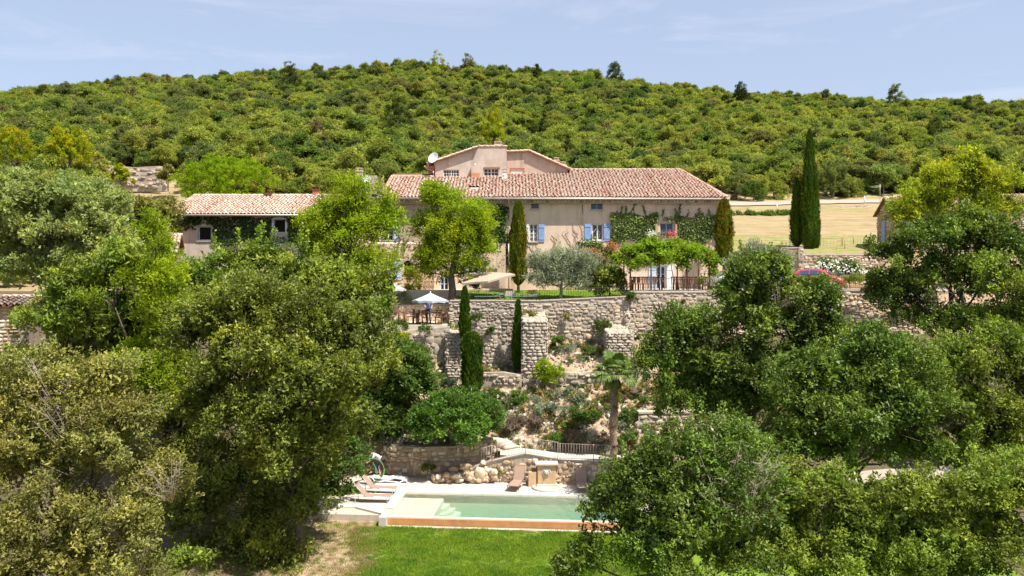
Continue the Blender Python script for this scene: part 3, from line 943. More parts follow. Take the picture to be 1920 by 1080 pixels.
# buttresses
def buttress(px0, px1, pyt, pyb, d, depth, label, seed, ztopback=None):
    x0, x1 = wx(px0, d), wx(px1, d)
    zt, zb = wz(pyt, d), wz(pyb, d)
    rnd = random.Random(seed)
    root = empty('buttress', ((x0 + x1) / 2, d, zb), label, 'buttress')
    lean = 0.55
    mb = MB()
    i0, i1 = x0 + 0.06, x1 - 0.06
    mb.add([(i0, d - lean + 0.05, zb - .4), (i1, d - lean + 0.05, zb - .4), (i1, d + depth, zb - .4), (i0, d + depth, zb - .4),
            (i0, d + 0.05, zt), (i1, d + 0.05, zt), (i1, d + depth, zt + 0.5), (i0, d + depth, zt + 0.5)],
           [(0, 1, 5, 4), (1, 2, 6, 5), (2, 3, 7, 6), (3, 0, 4, 7), (4, 5, 6, 7)])
    mb.build('core', 'mortar_pale', root)
    items = []
    for side, (ax, ay, bx_, by, an) in enumerate([(x0, d, x1, d, 0.0), (x1, d, x1, d + depth, pi / 2), (x0, d + depth, x0, d, -pi / 2)]):
        L = math.hypot(bx_ - ax, by - ay)
        z = zb
        while z < zt + (0.0 if side == 0 else 0.1):
            h = 0.18 * rnd.uniform(0.6, 1.5)
            s = -rnd.random() * 0.3
            k = (zt - z) / (zt - zb)
            while s < L:
                w = 0.32 * rnd.uniform(0.5, 1.6)
                sc = s + w / 2
                if 0.02 < sc < L - 0.02:
                    w2 = min(w, 2 * sc, 2 * (L - sc))
                    t = sc / L
                    x = ax + (bx_ - ax) * t; y = ay + (by - ay) * t
                    if side == 0: y -= lean * k
                    elif side == 1: y -= lean * k * (1 - t)
                    else: y -= lean * k * t
                    if w2 > 0.1:
                        items.append(((x, y, z + h / 2), an, -0.05 if side == 0 else 0, w2 * 0.95, h * 0.9, rnd.uniform(0.03, 0.07)))
                s += w
            z += h
    y = d - 0.05
    while y < d + depth:
        x = x0
        k_ = (y - d) / depth
        while x < x1 - 0.1:
            w = rnd.uniform(0.22, 0.5); dd_ = rnd.uniform(0.25, 0.4)
            w = min(w, x1 - x)
            items.append(((x + w / 2, y + dd_ / 2, zt + 0.5 * max(0, k_) + rnd.uniform(-.03, .03)), 0, -pi / 2 + rnd.uniform(-.15, .15), w * .95, dd_, rnd.uniform(.05, .1)))
            x += w
        y += 0.3
    stones_put(root, items, 'stone_grey', 60)
    return root
buttress(836, 864, 628, 706, 51.6, 2.3, 'narrow pale stone buttress left of the thick clipped cypress', 21)
buttress(979, 1026, 604, 716, 51.3, 2.5, 'tall wide stone buttress standing in the middle of the retaining wall', 22)
buttress(1138, 1184, 628, 684, 51.2, 2.6, 'short stone buttress behind the palm tree', 23)
buttress(1172, 1189, 590, 632, 53.4, 0.8, 'slim leaning stone prop between the retaining wall and the short buttress', 24)

# dry stone terraces on the slope
rubble_wall([(wx(1030, 50.2), 50.2), (wx(1080, 50.2), 50.0), (wx(1128, 50.2), 50.3)], [wz(696, 50.2), wz(699, 50.2), wz(696, 50.2)], wz(720, 50.2), 'low dry stone wall across the garden slope, right of the tall buttress', mat='stone', seed=31, singles=60, sw=0.34, sh=0.24, rough=0.14, thick=0.4)
rubble_wall([(wx(902, 50.6), 50.6), (wx(945, 50.6), 50.3), (wx(978, 50.6), 50.4)], [wz(699, 50.6), wz(697, 50.6), wz(703, 50.6)], wz(719, 50.6), 'low tumbled stone wall between the thick cypress and the tall buttress', mat='stone', seed=32, singles=40, sw=0.36, sh=0.24, rough=0.16, thick=0.4)
rubble_wall([(wx(1197, 47.3), 47.3), (wx(1300, 47.3), 47.5)], wz(776, 47.3), 1.2, 'stone wall with pale coping at the right of the garden slope, past the palm', mat='stone_grey', mmat='mortar_pale', seed=33, singles=80, sw=0.36, sh=0.17, cap=(1.0, 0.12))
rubble_wall([(wx(1197, 47.3) , 49.5), (wx(1197, 47.3), 47.32)], wz(776, 47.3), 1.2, 'short return of the coped stone wall beside the palm', mat='stone_grey', mmat='mortar_pale', seed=34, singles=10, sw=0.36, sh=0.17)
# left terrace under the white parasol
rubble_wall([(wx(640, 52.5), 52.4), (wx(716, 52.5), 52.3)], wz(622, 52.4), 4.4, 'rubble wall with a few ferns, left of the small stone steps', mat='stone', seed=35, singles=50, sw=0.4, sh=0.25, batter=0.05)
rubble_wall([(wx(741, 52.5), 52.3), (wx(843, 52.5), 52.4)], [wz(622, 52.4), wz(613, 52.4)], 4.6, 'rubble wall under the dining terrace with the white parasol', mat='stone', seed=36, singles=90, sw=0.46, sh=0.3, batter=0.1)
rubble_wall([(wx(700, 57), 57.0), (wx(845, 57), 57.1)], [wz(573, 57), wz(570, 57)], 7.9, 'low shaded stone wall behind the person in blue', mat='stone_warm', seed=37, singles=50, sw=0.4, sh=0.22)
rubble_wall([(wx(843, 54), 56.9), (wx(843, 54), 54.03)], wz(565, WY), 7.8, 'return of the retaining wall facing the dining terrace', mat='stone_grey', seed=38, singles=10)
# walls round the pool
rubble_wall([(wx(715, 45.6), 46.2), (wx(735, 45.3), 45.5), (wx(790, 45), 45.0), (wx(850, 44.8), 44.9), (wx(925, 45.2), 45.5)],
            [wz(838, 45.6), wz(838, 45.3), wz(838, 45), wz(837, 44.9), wz(822, 45.5)], -0.05, 'curved rubble wall beside the pool, under the big round laurel bush', mat='stone_warm', mmat='mortar', seed=40, singles=220, sw=0.34, sh=0.2, rough=0.1)
heap = empty('rock_pile', (wx(870, 44.1), 44.1, 0), 'heap of small broken ochre rocks under the lowest flight of the railing', 'rock pile')
items_ = []
rh = random.Random(8)
for k_ in range(120):
    px_ = rh.uniform(815, 930); t_ = (px_ - 815) / 115
    hh_ = 0.25 + 0.75 * t_
    y_ = rh.uniform(43.75, 44.5)
    zz_ = rh.uniform(0, hh_) * (0.5 + (y_ - 43.75) * 0.8)
    items_.append(((wx(px_, y_), y_, zz_ + .05), rh.uniform(-.6, .6), rh.uniform(-.7, .1), rh.uniform(.22, .5), rh.uniform(.18, .34), rh.uniform(.15, .3)))
stones_put(heap, items_, 'stone_warm', 70, name='rock')
rubble_wall([(wx(862, 44.2), 44.3), (wx(922, 44.0), 44.0), (wx(985, 43.8), 43.8), (wx(1047, 43.6), 43.6)],
            [wz(887, 44.2), wz(866, 44), wz(852, 43.8), wz(862, 43.6)], -0.05, 'pale rubble wall with a ramped top behind the left of the two upright sun loungers', mat='stone_warm', mmat='mortar_pale', seed=41, singles=140, sw=0.32, sh=0.21, rough=0.08, cap=(0.6, 0.06), capmat='cream_stone', thick=0.35)
rubble_wall([(wx(1047, 43.6) + .02, 43.6), (wx(1175, 43.3), 43.3)], [wz(863, 43.6), wz(868, 43.3)], -0.05, 'low straight rubble wall behind the fountain and the right upright lounger', mat='stone_warm', mmat='mortar_pale', seed=42, singles=140, sw=0.3, sh=0.17, rough=0.07, cap=(0.7, 0.06), capmat='cream_stone', thick=0.35)

# boulders by the steps of the pool
def boulder(c, s, seed, label, group=None, mat='rock'):
    r = np.random.default_rng(seed)
    n, m = 11, 8
    vs = []
    for j in range(m):
        th = pi * (j + 0.5) / m
        for i in range(n):
            ph = 2 * pi * i / n
            vs.append((sin(th) * cos(ph), sin(th) * sin(ph), cos(th)))
    v = np.array(vs + [(0, 0, 1), (0, 0, -1)])
    v = np.sign(v) * np.abs(v) ** 0.6
    v = v * (1 + 0.26 * wob(v + seed, 2.2)[:, None] + r.normal(size=(len(v), 1)) * 0.07) * np.array(s) / 2
    pts_ = v / (np.array(s) / 2)
    for _ in range(9):       # split faces: flatten the lump against random planes
        nn_ = unit(r.normal(size=(1, 3)))[0]; dd_ = r.uniform(.5, .78)
        ex_ = np.clip(pts_ @ nn_ - dd_, 0, None)
        pts_ = pts_ - ex_[:, None] * nn_
    v = pts_ * np.array(s) / 2
    q = [(j * n + i, j * n + (i + 1) % n, (j + 1) * n + (i + 1) % n, (j + 1) * n + i)[::-1] for j in range(m - 1) for i in range(n)]
    t = [(n * m, i, (i + 1) % n) for i in range(n)] + [(n * m + 1, (m - 1) * n + (i + 1) % n, (m - 1) * n + i) for i in range(n)]
    return obj_np('boulder', v + np.array(c), np.array(q), np.array(t), [mat], np.full(len(v), r.random()), label=label, cat='boulder', group=group)
BL = [((822, 893), (0.5, .5, .4), 'small rounded boulder at the left end of the rock pile by the pool'),
      ((838, 891), (0.7, .6, .55), 'ochre boulder beside the small one at the left end of the rock pile'),
      ((858, 893), (1.0, .7, .6), 'broad flat orange boulder in the rock pile by the pool steps'),
      ((880, 891), (0.9, .8, .75), 'squared orange boulder in the middle of the rock pile'),
      ((902, 889), (0.95, .8, 1.0), 'large pale upright boulder under the railing'),
      ((925, 893), (0.7, .6, .5), 'pale boulder at the right end of the rock pile'),
      ((872, 876), (0.9, .7, .5), 'long boulder lying on top of the rock pile'),
      ((850, 880), (0.8, .6, .45), 'ochre slab of rock below the stair railing'),
      ((905, 868), (0.7, .6, .5), 'pale boulder high in the rock pile under the railing')]
for k, ((bx0, by0), s, lb) in enumerate(BL):
    d = 43.7 + 0.35 * (by0 < 885)
    c = P(bx0, by0, d)
    boulder(c, tuple(q_ * .72 for q_ in s), 60 + k, lb, mat='stone_warm')
for k, (bx0, by0, dd, s, lb) in enumerate([(940, 832, 46.3, (1.5, .8, .6), 'long white rock at the top of the path beside the laurel'),
      (965, 838, 46.1, (1.2, .8, .45), 'flat pale rock beside the upper path'),
      (990, 848, 46.0, (1.0, .6, .35), 'low pale rock at the edge of the upper path'),
      (1204, 650, 53.0, (1.1, .8, .8), 'brown rock at the foot of the wall right of the slim prop'),
      (1105, 632, 53.0, (.5, .4, .4), 'small pale rock on the slope below the wall with the green bush'),
      (1188, 735, 49.3, (.6, .4, .5), 'small dark brown stump like lump right of the palm crown')]):
    boulder(P(bx0, by0, dd), s, 90 + k, lb, mat='bark' if k == 5 else 'stone_warm')

# ------------------------------------------------------------------ pool
pool = empty('swimming_pool', PO, 'long rectangular infinity pool with pale green water and an orange overflow wall', 'swimming pool')
def pbox(mb, u0, u1, v0, v1, z0, z1, tint=0.5):
    vs = [pool_pt(u, v, z) for z in (z0, z1) for u, v in ((u0, v0), (u1, v0), (u1, v1), (u0, v1))]
    mb.add(vs, [(3, 2, 1, 0), (4, 5, 6, 7), (0, 1, 5, 4), (1, 2, 6, 5), (2, 3, 7, 6), (3, 0, 4, 7)], tint)
    return mb
L, W = POOL_L, POOL_W
mb = MB()
pbox(mb, 0, L, -W, 0, -1.75, -1.55)
pbox(mb, -0.2, 0, -W, 0, -1.7, -0.11); pbox(mb, L, L + 0.2, -W, 0, -1.7, -0.11)
pbox(mb, -0.2, L + 0.2, 0, 0.2, -1.7, -0.11)
mb.build('basin', 'pool_plaster', pool)
mb = MB(); pbox(mb, 0.003, 2.0, -W + 0.003, -0.003, -1.54, -0.30); mb.build('sun_shelf', 'pool_plaster', pool)
for k in range(3):
    mb = MB()
    prof = [(2.0 + (0.9 - 0.28 * k) * sin(t * pi / 2 / 8), -(1.7 - 0.4 * k) * cos(t * pi / 2 / 8)) for t in range(9)]
    z0, z1 = -1.53, -0.95 + 0.2 * k
    vs = [pool_pt(2.002, -0.004, z) for z in (z0, z1)] + [pool_pt(u, min(v, -0.004), z) for z in (z0, z1) for u, v in prof]
    nn = len(prof)
    fs = [(2 + i, 2 + i + 1, 2 + nn + i + 1, 2 + nn + i) for i in range(nn - 1)] + [tuple([1] + [2 + nn + i for i in range(nn)])]
    mb.add(vs, fs); mb.build('step', 'pool_plaster', pool)
mb = MB(); pbox(mb, 0.001, L - 0.001, -W + 0.001, -0.001, -1.549, -0.075)
mb.build('water', 'pool_water', pool)
mb = MB(); pbox(mb, -0.0, L + 0.2, -W - 0.22, -W - 0.001, -1.7, -0.085); mb.build('overflow_edge', 'cream_stone', pool)
mb = MB(); pbox(mb, 0.0, L + 0.2, -W - 0.30, -W - 0.222, -1.0, -0.12); mb.build('overflow_wall', 'weir_wall', pool)
mb = MB(); pbox(mb, -0.05, L + 0.2, -W - 0.62, -W - 0.40, -1.0, -0.42); mb.build('gutter_kerb', 'cap_stone', pool)
mb = MB(); pbox(mb, -0.35, -0.002, -W - 0.62, -W + 0.15, -1.0, -0.0); mb.build('pier', 'cream_stone', pool)

# deck slabs: a grid of pale stone slabs, each its own part of the deck
deck = empty('pool_deck', (0, 43, 0)); deck['kind'] = 'structure'
def in_deck(u, v):
    p = pool_pt(u, v)
    if -0.0 < u < L and -W < v < 0.0: return False
    if p.y > 45.6: return False
    if u < -3.4 + max(0, -(v + 2.4)) * 1.1: return False
    if u > 15: return False
    if v < -W + 0.2: return False
    return True
sl = 0.98
k = 0
for iu in range(-4, 15):
    for iv in range(-4, 4):
        u0, v0 = iu * 1.0, iv * 1.0
        if iv < 0: v0, v1 = iv * W / 4, (iv + 1) * W / 4
        else: v1 = v0 + 1.0
        if -0.0 <= u0 < 12 and iv < 0: continue
        corners = [in_deck(u0 + a, v0 + b) for a in (0.1, 0.9) for b in (0.1, 0.85)]
        if sum(corners) < 3: continue
        mb = MB(); pbox(mb, u0 + 0.006, u0 + 0.994, v0 + 0.006, v1 - 0.006, -0.10, 0.0 + random.uniform(-.002, .002)); mb.build('slab', 'cream_stone', deck)
mb = MB(); pbox(mb, -4.2, -0.02, -W + 0.0, 4.0, -0.5, -0.09); pbox(mb, -0.0, 15, 0.0, 4.0, -0.5, -0.09); pbox(mb, L + 0.21, 15, -W, 0.0, -0.5, -0.09); mb.build('bed', 'cap_stone', deck)
# angled front corner of the left deck
mb = MB()
pl = [P(640, 944, CZ * F / (944 - HY)), P(724, 965, CZ * F / (965 - HY)), pool_pt(-0.36, -W + 0.1), pool_pt(-0.36, -1.5), pool_pt(-3.9, -1.5)]
vs = [(p.x, p.y, z) for z in (-0.35, 0.012) for p in pl]
mb.add(vs, [(4, 3, 2, 1, 0), (5, 6, 7, 8, 9)] + [(i, (i + 1) % 5, 5 + (i + 1) % 5, 5 + i) for i in range(5)])
mb.build('corner_slab', 'cream_stone', deck)
# upper path behind the railing
mb = MB()
pp = [(wx(938, 45.2), 45.9, 1.25), (wx(985, 44.6), 44.75, wz(852, 43.8) - 0.16), (wx(1047, 44.5), 44.6, wz(862, 43.6) - 0.14), (wx(1120, 44.5), 44.5, 1.10), (wx(1215, 44.5), 44.4, 1.06)]
vs = []
for (x, y, z) in pp: vs += [(x, y - 0.85, z), (x, y + 0.85, z + 0.1), (x, y - 0.85, z - 0.6), (x, y + 0.85, z - 0.6)]
fs = []
for j in range(4): a, b = j * 4, j * 4 + 4; fs += [(a, b, b + 1, a + 1), (a + 2, b + 2, b, a), (a + 1, b + 1, b + 3, a + 3)]
mb.add(vs, fs); path_o = mb.build('path', 'cream_stone', kind='structure')
# steps going down from the upper path on the right
st = empty('stone_steps', (wx(1192, 43.6), 43.3, 0), 'pale stone steps going down from the upper path at the right of the pool', 'steps')
for k in range(6):
    MB().bx(wx(1178, 43.4), wx(1225, 43.4), 43.4 - 0.33 * k - 0.33, 43.4 - 0.33 * k, 0.0, 1.12 - 0.18 * (k + 1)).build('step', 'cream_stone', st)
st = empty('stone_steps', (wx(728, 52.2), 51.8, 5.5), 'small brown stone steps set in the terrace wall, left of the bright spindle bush', 'steps')
for k in range(5):
    MB().bx(wx(717, 52.4), wx(740, 52.4), 52.35 - 0.3 * k - 0.3, 52.35 - 0.3 * k, 5.0, 7.7 - 0.26 * (k + 1)).build('step', 'paving', st)
# terrace pavings
MB().bx(wx(690, 55), -4.3, 52.5, 57.0, 7.6, 8.03).build('patio', 'paving', kind='structure')
MB().bx(wx(1181, 55) + .1, wx(1345, 55), 54.3, 62.4, 9.6, 10.21).build('patio', 'cream_stone', kind='structure')
MB().bx(wx(1345, 55) + 0.02, 33, 54.3, 65.8, 9.6, 10.22).build('parking', 'road', kind='structure')
MB().bx(-13, wx(870, 61), 58.2, 62.4, 9.3, 10.16).build('patio', 'paving', kind='structure')

# parking wall behind the cars
rubble_wall([(wx(1400, 65.8), 65.8), (wx(1503, 65.8), 65.6)], wz(466, 65.8), 10.1, 'higher stretch of the coursed stone wall behind the white car, ending in a pale pier', mat='stone_warm', seed=50, singles=40, sw=0.4, sh=0.16, cap=(1.2, 0.1))
rubble_wall([(wx(1503, 65.8) + .02, 65.6), (wx(1660, 65.8), 65.7)], wz(479, 65.8), 10.1, 'lower stretch of the coursed stone wall behind the red car', mat='stone_warm', seed=51, singles=60, sw=0.4, sh=0.16, cap=(1.2, 0.1))
rubble_wall([(wx(1497, 65.4), 65.35), (wx(1506, 65.4), 65.35)], wz(464, 65.4), 10.1, 'narrow pier of pale stones where the parking wall steps down', cat='stone pier', name='stone_pier', mat='stone_grey', seed=52, singles=10, sw=0.3, sh=0.22, thick=0.4)
rubble_wall([(wx(1535, 106), 106), (wx(1640, 106), 107)], [wz(389, 106), wz(384, 107)], 18.5, 'shaded field wall below the trees at the edge of the dry meadow', mat='stone_grey', seed=53, singles=30, sw=0.7, sh=0.35)
# rock terraces on the left hillside
for k, (r0, px0, px1, dd, lb) in enumerate([(338, 205, 310, 96, 'lowest pale dry stone terrace on the left hillside'), (329, 215, 300, 100, 'second pale dry stone terrace from below on the left hillside'),
                                            (320, 210, 315, 104, 'third pale dry stone terrace from below on the left hillside'), (311, 195, 300, 108, 'topmost pale dry stone terrace on the left hillside')]):
    x0, x1 = wx(px0, dd), wx(px1, dd)
    rubble_wall([(x0, dd), ((x0 + x1) / 2, dd + 0.6), (x1, dd)], [wz(r0, dd) + .15, wz(r0, dd) - .1, wz(r0, dd)], wz(r0, dd) - 0.9, lb, mat='stone', mmat='mortar_pale', seed=70 + k, singles=20, sw=0.8, sh=0.3, rough=0.25, thick=0.7)

# ------------------------------------------------------------------ buildings
def wall_holes(mb, x0, x1, z0, z1, y, holes, depth=0.25, poly_top=None):
    xs = sorted(set([x0, x1] + [min(max(h[i], x0), x1) for h in holes for i in (0, 1)]))
    zs = sorted(set([z0, z1] + [min(max(h[i], z0), z1) for h in holes for i in (2, 3)]))
    for a, b in zip(xs[:-1], xs[1:]):
        for c, d in zip(zs[:-1], zs[1:]):
            mx, mz = (a + b) / 2, (c + d) / 2
            if any(h[0] < mx < h[1] and h[2] < mz < h[3] for h in holes): continue
            mb.add([(a, y, c), (b, y, c), (b, y, d), (a, y, d)], [(0, 1, 2, 3)])
    for h in holes:
        a, b, c, d = h[:4]
        e = y + depth
        mb.add([(a, y, c), (b, y, c), (b, y, d), (a, y, d), (a, e, c), (b, e, c), (b, e, d), (a, e, d)],
               [(0, 4, 5, 1), (1, 5, 6, 2), (2, 6, 7, 3), (3, 7, 4, 0)])
    return mb

def window(parent, a, b, c, d, y, nx=2, nz=2, frame='white_paint', depth=0.14, sill=True, surround=None, name='window', label=None, fw=0.06, glass='glass_dark'):
    """casement window set in an opening a..b, c..d: frame with bars, one pane behind each light, sill"""
    mb = MB()
    yy = y + depth
    mb.bx(a, a + fw, yy, yy + 0.06, c, d).bx(b - fw, b, yy, yy + 0.06, c, d).bx(a + fw, b - fw, yy, yy + 0.06, c, c + fw).bx(a + fw, b - fw, yy, yy + 0.06, d - fw, d)
    w = (b - a - 2 * fw) / nx; h = (d - c - 2 * fw) / nz
    for i in range(1, nx):
        t = 0.045 if (nx % 2 == 0 and i == nx // 2) else 0.024
        mb.bx(a + fw + i * w - t, a + fw + i * w + t, yy + 0.003, yy + 0.053, c + fw, d - fw)
    for j in range(1, nz):
        mb.bx(a + fw, b - fw, yy + 0.012, yy + 0.045, c + fw + j * h - 0.02, c + fw + j * h + 0.02)
    f = mb.build(name, frame, parent)
    if label: f['label'] = label
    for i in range(nx):
        for j in range(nz):
            MB().bx(a + fw + i * w + 0.02, a + fw + (i + 1) * w - 0.02, yy + 0.025, yy + 0.035, c + fw + j * h + 0.015, c + fw + (j + 1) * h - 0.015).build('pane', glass, f)
    MB().bx(a - 0.02, b + 0.02, y + 0.26, y + 0.3, c - 0.02, d + 0.02).build('dark_backing', 'interior_dark', f)  # near-black sheet stands in for the unlit room behind the panes
    if sill: MB().bx(a - 0.08, b + 0.08, y - 0.08, y + 0.1, c - 0.08, c - 0.002).build('sill', 'cap_stone', f)
    if surround:
        s = 0.13
        m2 = MB().bx(a - s, a - .002, y - 0.03, y + 0.1, c - s, d + s).bx(b + .002, b + s, y - 0.03, y + 0.1, c - s, d + s).bx(a, b, y - 0.03, y + 0.1, d + .002, d + s).bx(a, b, y - 0.03, y + 0.1, c - s, c - .09)
        m2.build('surround', surround, f)
    return f

def shutter(parent, x0, x1, c, d, y, mat='blue_paint', fold=0.0, label=None):
    """board shutter laid back against the wall: boards, two ledges and a brace"""
    n = 4
    root = MB()
    w = (x1 - x0) / n
    for i in range(n):
        root.bx(x0 + i * w + 0.004, x0 + (i + 1) * w - 0.004, y - 0.06, y - 0.03, c, d)
    sh_ = root.build('shutter', mat, parent)
    if label: sh_['label'] = label
    m = MB()
    for t in (0.16, 0.84):
        z = c + (d - c) * t
        m.bx(x0 + 0.02, x1 - 0.02, y - 0.085, y - 0.0605, z - 0.05, z + 0.05)
    m.build('ledge', mat, sh_)
    mbr = MB().bar((x0 + 0.05, y - 0.072, c + (d - c) * 0.22), (x1 - 0.05, y - 0.072, c + (d - c) * 0.78), 0.02, n=4, smooth=False)
    mbr.build('brace', mat, sh_)
    if fold:
        pass
    return sh_

def roof_tiles(parent, O, U, V, nrm, u0, u1, vmin, vmax, pitch=0.27, ln=0.46, expo=0.37, mat='roof_tile', seed=0, name='tiles', hole=None, singles=0):
    """canal tiles laid in columns up the slope; vmin, vmax: functions of u"""
    r = np.random.default_rng(seed)
    O, U, V, Nn = (np.array(a, dtype=float) for a in (O, U, V, nrm))
    an = np.linspace(0, pi, 6)
    sec = np.stack([np.cos(an), np.sin(an)], -1)
    VV, QQ, TT, off = [], [], [], 0
    ncol = int((u1 - u0) / pitch)
    for i in range(ncol):
        u = u0 + (i + 0.5) * pitch
        a, b = vmin(u), vmax(u)
        k = 0
        v = a - 0.06 + r.uniform(-.03, .03)
        colt = r.normal() * 0.08
        while v < b - 0.1:
            e = min(v + ln, b + 0.05)
            if hole and hole(u, v + 0.2):
                v += expo; k += 1; continue
            ju, jr = r.normal() * 0.012, r.normal() * 0.02
            lo, hi = 0.128, 0.108
            tt = float(np.clip(0.5 + colt + r.normal() * 0.15, 0, 1)) if r.random() > 0.03 else 1.0
            ring = []
            for (vv_, rad, lift) in ((v, lo, 0.052), (e, hi, 0.012)):
                for (sx, sy) in sec:
                    ring.append(O + U * (u + ju + sx * rad + (jr if vv_ == e else 0)) + V * vv_ + Nn * (sy * rad * 0.95 + lift))
            ring.append(O + U * (u + ju) + V * v + Nn * 0.02)
            VV.append(np.array(ring))
            q = [(j, j + 6, j + 7, j + 1) for j in range(5)]
            QQ.append(np.array(q) + off); TT.append(np.full(13, tt)); off += 13
            v += expo * r.uniform(0.96, 1.04); k += 1
    obj_np(name, np.concatenate(VV), np.concatenate(QQ), None, [mat], np.concatenate(TT), parent=parent, kind='stuff')

def ridge(parent, A, B, seed=0, name='ridge_tile', r0=0.13):
    A, B = Vector(A), Vector(B)
    L = (B - A).length; n = max(1, int(L / 0.42)); rnd = random.Random(seed)
    mb = MB()
    for k in range(n):
        a = A.lerp(B, k / n); b = A.lerp(B, (k + 1.12) / n)
        mb.bar(a + Vector((0, 0, 0.05)), b + Vector((0, 0, 0.02)), r0 * rnd.uniform(0.95, 1.1), r0 * 0.85, n=8, tint=min(1, max(0, rnd.gauss(0.6, 0.2))))
    return mb.build(name, 'roof_tile', parent, kind='stuff')

FY = 62.5
hx = lambda px: wx(px, FY)
hz = lambda py: wz(py, FY)
house = empty('farmhouse', (hx(1040), FY, 10.1), 'long pink plastered farmhouse with tiled roof, blue shutters and ivy, above the retaining wall', 'farmhouse')
XL, XR = hx(690), hx(1349)
ZE = 17.22
# windows: (px0, px1, py0, py1)
W = dict(attic1=(995, 1011, 377, 392), attic2=(1108, 1130, 375, 393), attic3=(1288, 1296, 375, 383), f1=(993, 1008, 421, 453), f2=(1110, 1131, 420, 451),
         f3=(1238, 1262, 419, 464), g1=(1114, 1138, 486, 499), g2=(1230, 1249, 498, 543), g0=(878, 896, 488, 512), gl=(722, 739, 490, 524), gl2=(704, 716, 492, 522), fl=(718, 737, 423, 451),
         arch=(759, 775, 494, 512), door=(826, 841, 508, 545), attic0=(915, 928, 377, 392))
HH = {k: (hx(v[0]), hx(v[1]), hz(v[3]), hz(v[2])) for k, v in W.items()}
mb = MB()
wall_holes(mb, hx(948), XR, 9.6, ZE, FY, [HH[k] for k in ('attic1', 'attic2', 'attic3', 'f1', 'f2', 'f3', 'g1', 'g2')])
mb.add([(XR, FY, 9.6), (XR - 1.6, 70.3, 9.6), (XR - 1.6, 70.3, 20.0), (XR, FY, ZE)], [(0, 1, 2, 3)])
mb.build('wall', 'plaster_pink', house)
mb = MB()
wall_holes(mb, XL, hx(948), 13.7, ZE, FY, [(a, b, max(c, 13.7), d) for (a, b, c, d) in [HH['attic0'], HH['fl']]])
mb.add([(XL, FY, 9.6), (XL, 70.3, 9.6), (XL, 70.3, 20.0), (XL, FY, ZE)], [(3, 2, 1, 0)])
mb.build('wall', 'plaster_rose', house, label='greyer rose upper wall at the left end')
mb = MB()
LY = FY - 0.28
wall_holes(mb, XL, hx(948), 9.6, 13.697, LY, [HH['g0'], HH['gl'], HH['gl2'], HH['arch'], HH['door']], depth=0.4)
mb.add([(XL, LY, 13.697), (hx(948), LY, 13.697), (hx(948), FY + .1, 13.9), (XL, FY + .1, 13.9), (hx(948), LY, 9.6), (hx(948), FY + .1, 9.6)], [(0, 1, 2, 3), (1, 4, 5, 2)])
mb.build('plinth', 'plaster_pink', house, label='thicker lower wall whose top makes a ledge')
# rubble showing through the lower left wall
items = []
rr = random.Random(5)
z = hz(540)
while z < 13.55:
    h = rr.uniform(0.16, 0.32); x = hx(738)
    while x < hx(812):
        w = rr.uniform(0.2, 0.55)
        cx, cz = x + w / 2, z + h / 2
        if not any(HH[k][0] - .25 < cx < HH[k][1] + .25 and HH[k][2] - .2 < cz < HH[k][3] + .3 for k in ('gl', 'arch', 'door')) and rr.random() < 0.62 and cz < 13.5:
            items.append(((cx, LY + 0.005, cz), 0, 0, w * 0.9, h * 0.85, 0.03))
        x += w
    z += h
stones_put(house, items, 'stone_warm', 40)

BL_, BD_ = 'blue_paint', 'blue_dark'
def win(k, **kw):
    a, b, c, d = HH[k]
    return window(house, a, b, c, d, kw.pop('y', FY), **kw)
win('attic0', nx=1, nz=1, frame='bark_grey')
f = win('attic1', nx=1, nz=1, frame='zinc', label='small attic window closed with a grey board')
win('attic2', nx=2, nz=1, frame=BL_, surround=None, label='small blue framed attic window')
win('attic3', nx=1, nz=1, frame=BD_, sill=False, label='tiny dark attic window near the right corner')
win('f1', nx=2, nz=4, frame='white_paint', label='open window with one white and one blue shutter')
win('f2', nx=2, nz=1, frame='white_paint', label='tall window with a pair of bright blue shutters', fw=0.09)
win('f3', nx=2, nz=4, frame=BL_, label='blue french window with a flowered balcony', sill=False)
win('g1', nx=2, nz=1, frame='white_paint')
win('g2', nx=2, nz=3, frame='blue_pale', label='pale blue french door under the pergola', sill=False, fw=0.12)
win('g0', nx=2, nz=2, frame='white_paint', y=LY)
win('gl', nx=2, nz=3, frame='white_paint', y=LY, fw=0.09)
win('gl2', nx=2, nz=3, frame='white_paint', y=LY)
win('fl', nx=2, nz=3, frame='white_paint')
win('arch', nx=3, nz=2, frame='wood_dark', y=LY, label='small barred window under a stone arch')
win('door', nx=2, nz=3, frame='blue_pale', y=LY, sill=False, label='pale blue glazed door behind the mulberry trunk')
# stone arch over the barred window
a, b, c, d = HH['arch']
cx = (a + b) / 2
for k in range(9):
    t0, t1 = pi * k / 9 + .03, pi * (k + 1) / 9 - .03
    vs = []
    for yq in (LY - 0.05, LY + 0.05):
        for t, r_ in ((t0, 0.40), (t1, 0.40), (t1, 0.58), (t0, 0.58)):
            vs.append((cx + cos(t) * r_, yq, d - 0.05 + sin(t) * r_ * 0.7))
    MB().add(vs, [(0, 1, 2, 3), (7, 6, 5, 4), (0, 4, 5, 1), (1, 5, 6, 2), (2, 6, 7, 3), (3, 7, 4, 0)]).build('arch_stone', 'cap_stone', house)
mb = MB()
vs = [(cx + cos(pi * k / 8) * 0.39, LY - 0.01, d - 0.05 + sin(pi * k / 8) * 0.39 * 0.7) for k in range(9)]
mb.add(vs, [tuple(range(9))]); mb.build('lunette', 'interior_dark', house)

